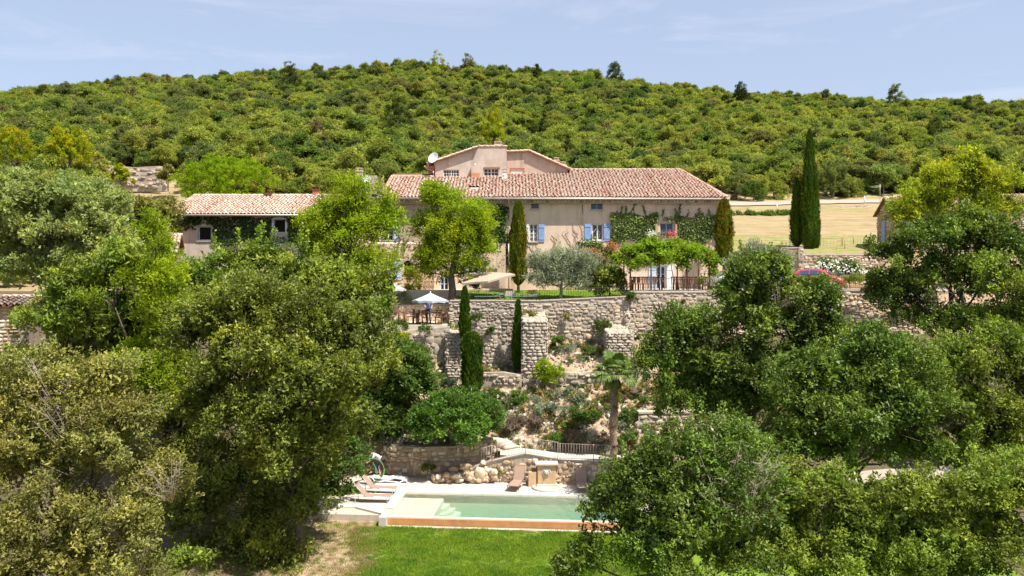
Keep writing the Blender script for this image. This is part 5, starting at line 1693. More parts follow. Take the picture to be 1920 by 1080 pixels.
tree('oak_tree', 'upright mid green oak with spiky leading shoots in front of the annex', 42,
     [(365, 545, 50, 45), (430, 520, 55, 40), (495, 500, 45, 36), (535, 520, 55, 45), (600, 540, 60, 50), (660, 570, 60, 55), (700, 560, 35, 55, 1), (470, 565, 80, 50), (560, 590, 80, 50), (380, 600, 60, 50), (690, 620, 40, 50)],
     'oak_yellow', seed=13, trunk=(520, 42), gap=0.3, leaf=(0.16, 0.095), dens=2.6,
     shoots=[(452, 470, 42, -6), (480, 470, 46, 4), (486, 455, 40, 10), (497, 462, 34, 22), (560, 465, 44, 8), (575, 470, 40, 2), (590, 490, 30, 6), (400, 470, 30, 2), (640, 510, 30, 2), (655, 515, 34, 5), (700, 510, 30, 3)], dead=[(560, 590, 30), (545, 470, 14)])
tree('oak_tree', 'olive toned oak filling the bottom left corner', 24,
     [(50, 790, 90, 80), (150, 790, 90, 85), (225, 810, 80, 80), (60, 890, 110, 90, -.6), (180, 900, 110, 90, -.8), (280, 920, 60, 60), (60, 1010, 120, 80, -1.2), (200, 1000, 110, 80, -1.0), (120, 1090, 150, 60, -1.2), (200, 720, 60, 50), (40, 710, 60, 50), (-70, 860, 90, 150)],
     'oak_olive', seed=14, trunk=(120, 25), leaf=(0.092, 0.056), tuft=0.36, spread=0.13, dens=5.0, per=32, gap=0.26, r0=0.2, dead=[(85, 740, 60), (130, 830, 55), (300, 910, 45), (230, 1060, 50)])
tree('young_oak', 'small bright oak bush lit by the sun at the bottom edge, left of the lawn', 25, [(300, 1075, 55, 34), (355, 1065, 35, 22), (240, 1080, 40, 30)], 'oak_yellow', seed=15, dens=6, leaf=(0.09, 0.055), tuft=0.3, spread=0.1, cat='bush')
tree('walnut_tree', 'yellow green broadleaf tree left of the annex, sloping down to the left edge', 40,
     [(170, 555, 60, 55), (240, 520, 60, 50), (115, 630, 65, 60), (210, 620, 80, 70), (60, 700, 45, 40), (150, 700, 70, 55), (310, 590, 60, 70), (20, 740, 50, 40), (250, 680, 60, 60), (280, 770, 60, 50), (160, 620, 70, 60, 1)], 'oak_yellow', seed=16, trunk=(190, 40), leaf=(0.2, 0.1), tuft=0.6, dens=2.5, gap=0.26)
tree('ash_tree', 'feathery mid green ash tree rising left of the annex wall', 38,
     [(285, 470, 32, 55), (300, 540, 50, 55), (330, 620, 55, 60), (290, 700, 70, 60), (350, 730, 50, 55), (235, 740, 60, 50), (350, 800, 40, 60), (210, 560, 40, 40)], 'ash_bright', seed=17, trunk=(300, 38), leaf=(0.17, 0.06), tuft=0.55, dens=2.6, gap=0.3, up=0.3)
tree('linden_tree', 'wide pale green tree with layered billowing crown at the left edge', 50,
     [(60, 385, 80, 45), (150, 395, 70, 50), (30, 450, 70, 50), (110, 450, 80, 50), (185, 440, 50, 50), (20, 350, 50, 28), (60, 510, 80, 40, .6), (160, 500, 50, 40), (-60, 430, 70, 90), (215, 470, 30, 40)], 'linden', seed=18, trunk=(100, 51), leaf=(0.2, 0.1), tuft=0.55, dens=3.2, gap=0.3, bark='bark_grey', r0=0.28)
tree('bush', 'grey green bushes between the layered tree and the annex roof', 56, [(235, 410, 35, 30), (270, 405, 40, 35), (305, 420, 28, 35), (262, 445, 40, 30), (230, 380, 20, 18)], 'oak_olive', seed=19, leaf=(0.17, 0.09), dens=3, cat='bush')
tree('ash_tree', 'large bright yellow green tree hiding the left end of the farmhouse', 54,
     [(640, 395, 42, 36), (690, 380, 40, 34), (610, 430, 35, 40), (665, 440, 55, 45), (715, 430, 30, 42), (595, 480, 30, 35), (640, 500, 55, 40), (700, 500, 40, 40), (655, 350, 26, 22), (720, 390, 22, 20)], 'ash_bright', seed=20, trunk=(650, 54.5), leaf=(0.18, 0.062), tuft=0.7, spread=.24, dens=2.9, gap=0.3, up=0.1, r0=0.26, detail=.34)
tree('mulberry_tree', 'bright green tree with dark forked trunk standing on the terrace before the house', 57,
     [(812, 368, 20, 20), (835, 390, 36, 30), (878, 405, 34, 32), (805, 430, 26, 30), (850, 440, 50, 40), (897, 435, 32, 34), (820, 480, 38, 34), (880, 475, 40, 34), (903, 470, 24, 26), (808, 512, 24, 18), (885, 508, 22, 14)],
     'ash_bright', seed=21, trunk=(847, 56.5), leaf=(0.17, 0.06), tuft=0.62, spread=.22, dens=3.9, gap=0.3, up=0.0, r0=0.28, detail=0.34)
tree('viburnum', 'big rounded bright green shrub under the terrace wall, left of the narrow buttress', 46.5,
     [(745, 690, 60, 45), (700, 740, 60, 50), (770, 725, 48, 45), (715, 665, 40, 26), (660, 720, 50, 60), (700, 790, 60, 40), (650, 790, 50, 50)], 'shrub_green', seed=22, leaf=(0.17, 0.1), tuft=0.4, dens=4.0, gap=0.15, trunk=(735, 47), cat='bush')
tree('spindle_bush', 'small pointed yellow orange bush on top of the terrace wall beside the stone steps', 50.5, [(752, 640, 12, 12), (752, 625, 8, 12), (755, 655, 16, 10)], 'robinia', seed=23, leaf=(0.12, 0.07), tuft=0.25, dens=12, gap=0, cat='bush', r0=0.04)
tree('oleander_bush', 'loose bright bush with yellow tips behind the loungers left of the pool', 42.0, [(650, 850, 30, 35), (668, 880, 16, 18), (635, 895, 32, 36), (615, 930, 26, 30), (655, 920, 14, 20)], 'shrub_green', seed=24, leaf=(0.15, 0.07), tuft=0.35, dens=7, gap=0.1, cat='bush', r0=0.05)
tree('laurel_bush', 'big dense rounded glossy green laurel bush overhanging the curved pool wall', 44.6,
     [(855, 785, 72, 42), (812, 790, 40, 36), (900, 785, 38, 36), (850, 810, 72, 30, -.3), (880, 760, 40, 22), (830, 762, 38, 22)], 'laurel', seed=25, leaf=(0.16, 0.08), tuft=0.26, spread=0.12, dens=16, per=22, gap=-0.6, cat='bush', trunk=(855, 46.0), r0=0.1, inner=0.15, detail=0.08)
tree('holm_oak', 'dark evergreen oak in the shade behind the laurel, above the curved wall', 48.5, [(745, 770, 36, 30), (700, 800, 45, 30), (660, 790, 40, 50), (770, 755, 22, 20)], 'oak_dark', seed=26, leaf=(0.12, 0.07), dens=4, cat='tree')
tree('oak_tree', 'shaded evergreen thicket behind the dark hollow, left of the pool', 38.5, [(340, 850, 50, 50), (400, 880, 60, 50), (470, 900, 60, 50), (540, 900, 60, 50), (600, 890, 50, 50), (300, 800, 40, 60), (640, 800, 50, 60)], 'oak_dark', seed=27, dens=2.2, leaf=(0.15, 0.09), cat='thicket')
# ---- right hand side
tree('oak_tree', 'oak before the retaining wall, right of the palm, its top reaching the parked cars', 40,
     [(1400, 560, 50, 55), (1436, 515, 30, 36), (1395, 505, 18, 22), (1500, 575, 60, 42), (1545, 600, 40, 50), (1440, 620, 90, 55), (1330, 630, 50, 45), (1262, 630, 34, 40), (1235, 690, 38, 45), (1310, 700, 75, 55), (1410, 710, 90, 60), (1520, 690, 75, 60), (1290, 760, 55, 36), (1380, 770, 60, 44), (1560, 650, 40, 45), (1490, 640, 60, 50), (1360, 690, 60, 50), (1460, 760, 60, 50), (1520, 552, 46, 16), (1340, 745, 70, 50, .8), (1500, 745, 60, 40, .6)],
     'oak_green', seed=31, trunk=(1400, 40.5), leaf=(0.14, 0.085), dens=3.1, gap=0.36, shoots=[(1440, 490, 34, 6), (1425, 500, 28, -3), (1390, 480, 26, -2)], dead=[(1470, 560, 30), (1330, 660, 26)])
tree('oak_tree', 'deep green oak nearest the right end of the pool, hiding its corner', 27,
     [(1160, 930, 45, 55), (1230, 900, 60, 70), (1300, 860, 60, 60), (1370, 860, 60, 65), (1200, 1000, 80, 60), (1290, 980, 90, 75, -.8), (1390, 960, 80, 80, -.6), (1250, 1060, 100, 50, -.8), (1370, 1060, 90, 60, -.6), (1110, 1060, 50, 26), (1060, 1078, 45, 18), (1130, 985, 28, 34), (1330, 1000, 80, 70, .8), (1230, 960, 70, 60, .8), (1430, 900, 50, 60, .5)],
     'oak_green', seed=32, trunk=(1290, 28), leaf=(0.10, 0.062), tuft=0.4, spread=0.13, dens=4.6, gap=0.32, r0=0.2, shoots=[(1170, 890, 60, 0), (1215, 850, 60, -5), (1295, 810, 60, 0), (1310, 815, 60, 6), (1350, 800, 46, 4)], dead=[(1370, 900, 70), (1400, 960, 60)])
tree('oak_tree', 'broad dark oak with sunlit spiky top in the middle of the right hand wood', 34,
     [(1480, 760, 70, 60), (1560, 720, 70, 55), (1640, 690, 60, 55), (1690, 700, 60, 60), (1540, 820, 90, 60, -.5), (1640, 790, 90, 70, -.8), (1460, 840, 60, 50), (1740, 780, 70, 60), (1600, 860, 80, 40), (1720, 850, 60, 40), (1500, 700, 50, 40), (1590, 770, 90, 60, 1), (1690, 760, 80, 70, 1), (1480, 880, 70, 36)],
     'oak_green', seed=33, trunk=(1600, 34.5), leaf=(0.125, 0.078), dens=3.3, gap=0.34, shoots=[(1640, 650, 40, 2), (1655, 650, 36, 5), (1610, 665, 30, -3), (1700, 655, 34, 0), (1580, 680, 30, 2), (1545, 680, 26, -4)], dead=[(1560, 800, 40)])
tree('oak_tree', 'oak with pale leading shoots at the right edge, below the yellow green tree', 36,
     [(1800, 700, 65, 60), (1870, 680, 60, 60), (1920, 740, 50, 80), (1830, 780, 80, 70), (1780, 850, 60, 50), (1880, 860, 70, 60), (1960, 700, 60, 90), (1840, 720, 80, 70, 1), (1750, 730, 50, 50), (1900, 800, 60, 60, .5)], 'oak_yellow', seed=34, trunk=(1850, 36.5), leaf=(0.13, 0.08), dens=3.1, gap=0.34,
     shoots=[(1780, 665, 36, 2), (1800, 660, 40, 5), (1830, 655, 40, 2), (1865, 640, 38, 0), (1880, 645, 30, 6)], dead=[(1880, 740, 50)])
tree('oak_tree', 'sunlit yellow green oak at the bottom, right of the deep green one', 27.5,
     [(1470, 940, 60, 70), (1500, 1010, 80, 70), (1590, 1000, 80, 60), (1560, 930, 50, 45), (1460, 1070, 80, 50), (1590, 1070, 90, 50, -.5), (1660, 1040, 70, 60), (1530, 960, 80, 60, 1), (1620, 960, 60, 44, .5), (1420, 1040, 60, 60)], 'oak_yellow', seed=35, trunk=(1530, 28), leaf=(0.10, 0.062), tuft=0.4, spread=0.13, dens=4.4, gap=0.34, r0=0.18, dead=[(1430, 900, 50)])
tree('oak_tree', 'olive green oak filling the bottom right corner', 26.5,
     [(1700, 960, 60, 50), (1780, 940, 80, 60), (1870, 950, 80, 80), (1740, 1020, 90, 70), (1850, 1040, 100, 70), (1740, 1085, 90, 40), (1940, 1000, 60, 110), (1800, 1000, 90, 70, 1), (1690, 1060, 60, 50), (1900, 900, 60, 50, .6)], 'oak_yellow', seed=36, trunk=(1800, 27.5), leaf=(0.10, 0.062), tuft=0.4, spread=0.13, dens=4.4, gap=0.34, r0=0.2)
tree('oak_tree', 'broad dark green oak above the shaded wall, under the yellow green crown', 46,
     [(1680, 490, 45, 50), (1740, 460, 60, 50), (1820, 450, 60, 55), (1700, 560, 60, 45), (1790, 540, 80, 60), (1880, 480, 60, 60), (1740, 610, 70, 40), (1820, 620, 60, 40), (1655, 540, 30, 36), (1940, 540, 50, 90)], 'oak_green', seed=37, trunk=(1790, 47), leaf=(0.15, 0.09), dens=3.0, gap=0.32, dead=[(1760, 560, 40), (1700, 620, 40)])
tree('robinia_tree', 'airy yellow green locust tree rising above the stone barn at the right', 49,
     [(1770, 350, 46, 34), (1815, 330, 40, 32), (1850, 360, 42, 34), (1725, 390, 46, 34), (1790, 400, 70, 40), (1870, 400, 40, 30), (1700, 420, 26, 24), (1805, 305, 18, 14)], 'robinia', seed=38, trunk=(1800, 49.5), leaf=(0.18, 0.07), tuft=0.6, dens=3.1, gap=0.34, up=0.5, bark='bark_grey', r0=0.2)
tree('oak_tree', 'pale green oak at the right edge between the dark oak and the frame', 42, [(1890, 560, 50, 50), (1870, 620, 50, 40), (1930, 620, 50, 70), (1860, 520, 30, 36)], 'oak_yellow', seed=39, trunk=(1900, 42.5), leaf=(0.14, 0.085), dens=3.2, gap=0.3)
# ---- terrace plants
tree('olive_tree', 'silvery grey olive tree on the lawn behind the retaining wall', 56.2, [(1010, 505, 26, 24), (1045, 508, 34, 28), (1085, 505, 32, 28), (1055, 530, 40, 20), (1095, 525, 24, 22), (1018, 528, 24, 16), (1060, 492, 26, 16)], 'olive', seed=41, trunk=(1052, 55.6), leaf=(0.16, 0.035), tuft=0.5, spread=0.15, dens=13, per=30, gap=0.0, bark='bark_grey', r0=0.13)
tree('bay_bush', 'dark green rounded bush between the olive tree and the pergola', 55.8, [(1140, 522, 30, 24), (1130, 542, 24, 14), (1155, 535, 18, 20)], 'oak_dark', seed=42, leaf=(0.13, 0.07), tuft=0.3, dens=11, gap=0, cat='bush')
tree('olive_tree', 'grey olive tree rising in front of the parked white car', 55.0, [(1395, 500, 34, 24), (1450, 495, 32, 22), (1425, 480, 26, 16), (1440, 515, 44, 18)], 'olive', seed=43, trunk=(1425, 55.5), leaf=(0.16, 0.035), tuft=0.45, dens=10, per=28, gap=0.1, bark='bark_grey', r0=0.1)
for k, (cx_, cy_, r_, lb) in enumerate([(1552, 502, 16, 'left of the two white flowering oleanders beside the red car'), (1592, 508, 20, 'right of the two white flowering oleanders, in front of the red car')]):
    t_ = tree('oleander', lb, 61.5, [(cx_ - 6, cy_, r_ * .7, 12), (cx_ + 7, cy_, r_ * .7, 12), (cx_, cy_ - 5, r_ * .6, 9), (cx_, cy_ + 14, r_ * .8, 12)], 'shrub_green', seed=44 + k, leaf=(0.16, 0.045), tuft=0.3, dens=14, gap=0, cat='shrub', r0=0.05)
    c = P(cx_, cy_, 61.5); r = np.random.default_rng(k)
    pos = np.array(c) + unit(r.normal(size=(420, 3))) * np.array([r_ * 1.25, r_, 15]) * 61.5 / F * r.uniform(0.95, 1.2, (420, 1))
    pos = pos[pos[:, 2] > c.z - 0.4]
    v, q = leaf_quads(pos, r.normal(size=pos.shape), r.normal(size=pos.shape) + np.array([0, -.5, .8]), np.full(len(pos), .2), np.full(len(pos), .18))
    obj_np('flowers', v, q, None, ['flower_white'], np.repeat(r.random(len(pos)), 4), parent=t_)
tree('creeper_bush', 'climbing shrub with yellow and orange leaves by the arched window', 60.8, [(768, 535, 16, 16), (775, 520, 12, 12), (760, 550, 12, 8)], 'robinia', seed=46, leaf=(0.14, 0.08), tuft=0.3, dens=9, gap=0.1, cat='shrub', r0=0.05)
tree('rosemary_bush', 'grey green spreading shrub above the low shaded wall, left of the white parasol', 57.6, [(745, 565, 22, 12), (725, 568, 16, 10), (760, 572, 14, 8)], 'shrub_grey', seed=47, leaf=(0.13, 0.03), tuft=0.3, dens=12, gap=0, cat='shrub', r0=0.03)
tree('rose_bush', 'orange flowering rose bush against the wall left of the pergola', 61.6, [(1130, 470, 20, 14), (1110, 480, 14, 10), (1150, 475, 14, 14)], 'creeper_red', seed=48, leaf=(0.1, 0.07), tuft=0.35, dens=1.6, gap=0.3, cat='shrub', r0=0.03)

# ---- cypresses
def cypress(px0, px1, pyt, pyb, d, mat, label, seed, n=7000, blunt=0.0, stem=0.3, group=None, name='cypress'):
    r = np.random.default_rng(seed)
    x = wx((px0 + px1) / 2, d); zt, zb = wz(pyt, d), wz(pyb, d)
    Rm = (px1 - px0) / 2 * d / F; Hh = zt - zb
    root = empty(name, (x, d, zb - stem), label, 'cypress', group)
    def rad(t):
        a = np.clip(t / 0.12, 0, 1) ** 0.5
        b_ = np.clip((1 - t), 0, 1) ** (0.62 - 0.3 * blunt)
        return Rm * (a * 0.97) * np.minimum(1, b_ * (1.35 + 0.5 * blunt))
    t = r.random(n) ** 0.9
    an = r.uniform(0, 2 * pi, n)
    R_ = rad(t) * (1 + 0.17 * np.sin(an * 5 + t * 6 + seed) * np.sin(an * 3 - t * 9) + 0.09 * np.sin(an * 9 + t * 31) + 0.10 * r.normal(size=n)) * r.uniform(0.82, 1.03, n)
    pos = np.stack([x + np.cos(an) * R_, d + np.sin(an) * R_, zb + t * Hh], -1)
    out = np.stack([np.cos(an), np.sin(an), 0 * an], -1)
    di = out * 0.22 + np.array([0, 0, 1.0]) + r.normal(size=(n, 3)) * 0.22
    nr = out + np.array([0, 0, 0.35]) + r.normal(size=(n, 3)) * 0.45
    v, q = leaf_quads(pos, di, nr, r.uniform(0.16, 0.34, n), r.uniform(0.04, 0.09, n))
    tint = np.clip(0.5 + 0.25 * np.sin(an * 4 + seed) * np.sin(t * 12 + an * 2) + r.normal(size=n) * 0.15, 0, 1)
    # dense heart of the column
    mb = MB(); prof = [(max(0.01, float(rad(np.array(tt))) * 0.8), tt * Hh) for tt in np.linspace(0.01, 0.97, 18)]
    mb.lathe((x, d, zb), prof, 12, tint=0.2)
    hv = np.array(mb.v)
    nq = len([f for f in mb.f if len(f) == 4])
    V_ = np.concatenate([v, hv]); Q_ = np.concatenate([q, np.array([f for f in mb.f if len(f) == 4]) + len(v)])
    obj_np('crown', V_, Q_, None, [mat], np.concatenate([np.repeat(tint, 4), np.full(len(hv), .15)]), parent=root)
    MB().bar((x, d, zb - stem - .2), (x, d, zb + Hh * .3), max(0.06, Rm * .22), max(0.04, Rm * .15), n=7).build('trunk', 'bark_grey', root)
    return root
cypress(868, 902, 628, 740, 49.3, 'cypress', 'thick clipped flat topped cypress column beside the narrow buttress', 1, blunt=0.95, n=9000)
cypress(863, 880, 543, 640, 51.0, 'cypress', 'slim dark cypress spire rising behind the thick clipped column', 2)
cypress(962, 981, 567, 694, 52.4, 'cypress', 'slim dark cypress against the wall, left of the tall buttress', 3)
cypress(958, 986, 381, 536, 60.2, 'cypress_yellow', 'tall column cypress with rusty patches on the lawn against the facade', 4, blunt=0.45, n=10000)
cypress(1343, 1372, 377, 500, 60.5, 'cypress_yellow', 'rounded olive green cypress column at the right corner of the farmhouse', 5, blunt=0.6, n=9000)
cypress(1503, 1533, 246, 474, 71.0, 'cypress', 'tallest cypress, a pointed spire right of the farmhouse', 6, n=13000)
cypress(1520, 1536, 330, 474, 71.6, 'cypress', 'narrow cypress touching the right side of the tallest one', 8, n=6000)
cypress(1483, 1505, 337, 464, 72.0, 'cypress', 'shorter dark cypress at the left side of the tallest one', 7, n=9000)

# ---- palm
def palm():
    base = Vector((wx(1150, 44.9), 44.9, 1.15)); d = 44.9
    top = Vector((wx(1151, d), d - 0.1, wz(697, d)))
    root = empty('palm_tree', base, 'tall fan palm with a shaggy brown trunk beside the upper path', 'palm')
    mb = MB()
    n = 26; rnd = random.Random(3)
    pts = [base.lerp(top, k / n) + Vector((0.05 * sin(k * .5), 0, 0)) for k in range(n + 1)]
    mb.tube(pts, [(0.17 + 0.03 * rnd.random()) if k % 2 else 0.2 + 0.04 * rnd.random() for k in range(n + 1)], n=9)
    mb.build('trunk', 'palm_trunk', root)
    mb = MB()
    for k in range(150):
        t = rnd.uniform(0.25, 1.0); p = base.lerp(top, t); a = rnd.uniform(0, 2 * pi)
        o_ = Vector((cos(a), sin(a), 0))
        mb.bar(p + o_ * 0.17, p + o_ * (0.27 + .06 * t) + Vector((0, 0, rnd.uniform(.05, .16))), 0.02, 0.01, n=3)
    mb.build('leaf_bases', 'palm_trunk', root, kind='stuff')
    def frond(o_dir, pit, length, fan, mat, k):
        r = np.random.default_rng(k)
        a, e = o_dir, pit
        dirv = Vector((cos(a) * cos(e), sin(a) * cos(e), sin(e)))
        p0 = top + Vector((0, 0, rnd.uniform(-.15, .1)))
        p1 = p0 + dirv * length
        mbf = MB().tube([p0, p0.lerp(p1, .5) + Vector((0, 0, .05)), p1], [0.02, 0.016, 0.012], n=4)
        sd = dirv.cross(Vector((0, 0, 1))).normalized(); upv = sd.cross(dirv)
        ns = 19
        for i in range(ns):
            th = radians(-100 + 200 * i / (ns - 1))
            dd = (dirv * cos(th) + sd * sin(th)).normalized()
            ln = fan * (0.7 + 0.3 * cos(th * .7)) * r.uniform(.9, 1.05)
            w = 0.095
            sd2 = dd.cross(upv).normalized()
            tip = p1 + dd * ln + Vector((0, 0, -ln * 0.28)); mid = p1 + dd * ln * .55 + upv * 0.03
            mbf.add([p1, mid + sd2 * w * .5, tip, mid - sd2 * w * .5], [(0, 1, 2, 3)], tint=float(np.clip(.5 + r.normal() * .2, 0, 1)))
        mbf.build('frond', mat, root)
    for k in range(26):
        frond(k * 2.4, radians(rnd.uniform(-25, 75)), rnd.uniform(.55, .85), rnd.uniform(.68, .88), 'palm', k)
    for k in range(7):
        frond(k * 0.95 + .4, radians(rnd.uniform(-80, -55)), .5, .5, 'palm_dry' if k % 2 else 'palm', 100 + k)
palm()

# ---- climbing plants
def ivy(label, regions, y, mat, n_per_m2=620, size=0.16, seed=0, holes=(), pxf=hx, pzf=hz, thick=0.22, name='ivy', ragged=0.3, tendrils=True):
    r = np.random.default_rng(seed)
    P_ = []
    for (a, b, c, d_) in regions:   # px0, px1, py0, py1
        x0, x1, z0, z1 = pxf(a), pxf(b), pzf(d_), pzf(c)
        n = int((x1 - x0) * (z1 - z0) * n_per_m2)
        x = r.uniform(x0 - ragged, x1 + ragged, n); z = r.uniform(z0 - ragged, z1 + ragged, n)
        pp = np.stack([x, 0 * x, z], -1)
        ex = np.minimum(np.minimum(x - x0, x1 - x), np.minimum(z - z0, z1 - z))
        keep = ex + ragged * wob(pp, 2.2, seed % 5) > -0.02
        P_.append(pp[keep])
    p = np.concatenate(P_)
    for (a, b, c, d_) in holes:
        m_ = (p[:, 0] > a) & (p[:, 0] < b) & (p[:, 2] > c) & (p[:, 2] < d_)
        p = p[~m_]
    bul = np.clip(0.5 + 0.5 * wob(p * np.array([1, 0, 1]), 2.6, 2), 0, 1)
    p[:, 1] = y - 0.03 - thick * bul * r.uniform(0.4, 1.0, len(p))
    # loose tendrils reaching out over the wall
    T_ = []
    for (a, b, c, d_) in (regions if tendrils else []):
        for _ in range(int((pxf(b) - pxf(a)) * 2.2)):
            x0 = r.uniform(pxf(a), pxf(b)); z0 = pzf(c) - .1; ln_ = r.uniform(.2, .95); lean_ = r.uniform(-.6, .6)
            k_ = int(ln_ * 34); tt = np.linspace(0, 1, k_)
            T_.append(np.stack([x0 + lean_ * ln_ * tt + r.normal(size=k_) * .03, np.full(k_, 0.0), z0 + ln_ * tt], -1))
    nb_ = len(p)
    if T_: p = np.concatenate([p] + T_)
    p[nb_:, 1] = y - .05
    m_ = len(p)
    bul = np.concatenate([bul, np.full(m_ - nb_, .3)])
    di = r.normal(size=(m_, 3)) * 0.5 + np.array([0, -0.35, -0.7])
    nr = r.normal(size=(m_, 3)) * 0.45 + np.array([0, -0.75, 0.65])
    v, q = leaf_quads(p, di, nr, size * r.uniform(0.7, 1.3, m_), size * 0.9 * r.uniform(0.7, 1.3, m_), fold=0.08)
    t = np.clip(0.35 + 0.35 * bul + r.normal(size=m_) * 0.2, 0, 1)
    return obj_np(name, v, q, None, [mat], np.repeat(t, 4), label=label, cat='climbing plant')
f3 = HH['f3']; fh = [(hx(1229), hx(1268), hz(470), hz(415)), (hx(1094), hx(1146), hz(452), hz(418))]
ivy('sunlit ivy on the upper wall between the shuttered window and the balcony', [(1147, 1228, 402, 454), (1190, 1230, 450, 468)], FY, 'ivy', seed=1, holes=fh)
ivy('sunlit ivy on the wall right of the balcony, up to the house corner', [(1240, 1270, 401, 416), (1269, 1342, 402, 424), (1269, 1322, 420, 452)], FY, 'ivy', seed=2, holes=fh)
ivy('ivy growing below the blue shuttered window', [(1090, 1152, 456, 482)], FY, 'ivy', seed=3, holes=[HH['g1']])
ivy('dark ivy with yellow tips beside the down pipe, right of the mulberry', [(920, 950, 392, 440), (930, 956, 440, 500)], FY - .1, 'ivy_dark', seed=4, n_per_m2=420)
ivy('thin trailing creeper on the old masonry above the arched window', [(745, 800, 440, 455), (748, 775, 465, 480), (780, 800, 480, 505)], LY, 'ivy', seed=5, n_per_m2=50, ragged=0.5)
ivy('dark green creeper that covers the annex wall around its windows', [(328, 372, 406, 432), (398, 512, 408, 458), (362, 398, 408, 422), (536, 620, 408, 470), (480, 512, 450, 480), (510, 540, 438, 457)], AY, 'ivy_dark', seed=6, n_per_m2=420, pxf=ax_, pzf=az,
    holes=[(h[0] - .14, h[1] + .14, h[2] - .16, h[3] + .16) for h in AH.values()], thick=0.16, size=0.14, tendrils=False)
ivy('small dark creeper at the right corner of the wall under the ivy', [(1328, 1342, 424, 446)], FY, 'ivy_dark', seed=7)

# flower boxes on the balcony
for (px_, mat_, lb) in ((1223, 'flower_white', 'white flowers in a pot hanging at the left end of the balcony rail'), (1242, 'shrub_grey', 'pale green trailing plant in the middle of the balcony rail'), (1257, 'flower_pink', 'pink geraniums in a box at the right end of the balcony rail')):
    c = P(px_, 441, FY - .65); r = np.random.default_rng(int(px_))
    root = empty('flower_pot', (c.x, c.y, c.z - .3), lb, 'flower pot')
    MB().box((c.x, c.y - .1, c.z - .16), (0.5, .22, .2), taper=1.15).build('pot', 'terracotta', root)
    pos = np.array(c) + r.normal(size=(260, 3)) * np.array([.22, .12, .13]) + np.array([0, -.1, .05])
    v, q = leaf_quads(pos, r.normal(size=pos.shape), r.normal(size=pos.shape) + np.array([0, -.5, .7]), np.full(260, .09), np.full(260, .09))
    obj_np('flowers', v, q, None, [mat_], np.repeat(r.random(260), 4), parent=root)
    v, q = leaf_quads(pos[:120] + np.array([0, .04, -.05]), r.normal(size=(120, 3)), r.normal(size=(120, 3)), np.full(120, .1), np.full(120, .06))
    obj_np('leaves', v, q, None, ['shrub_green'], np.repeat(r.random(120), 4), parent=root)

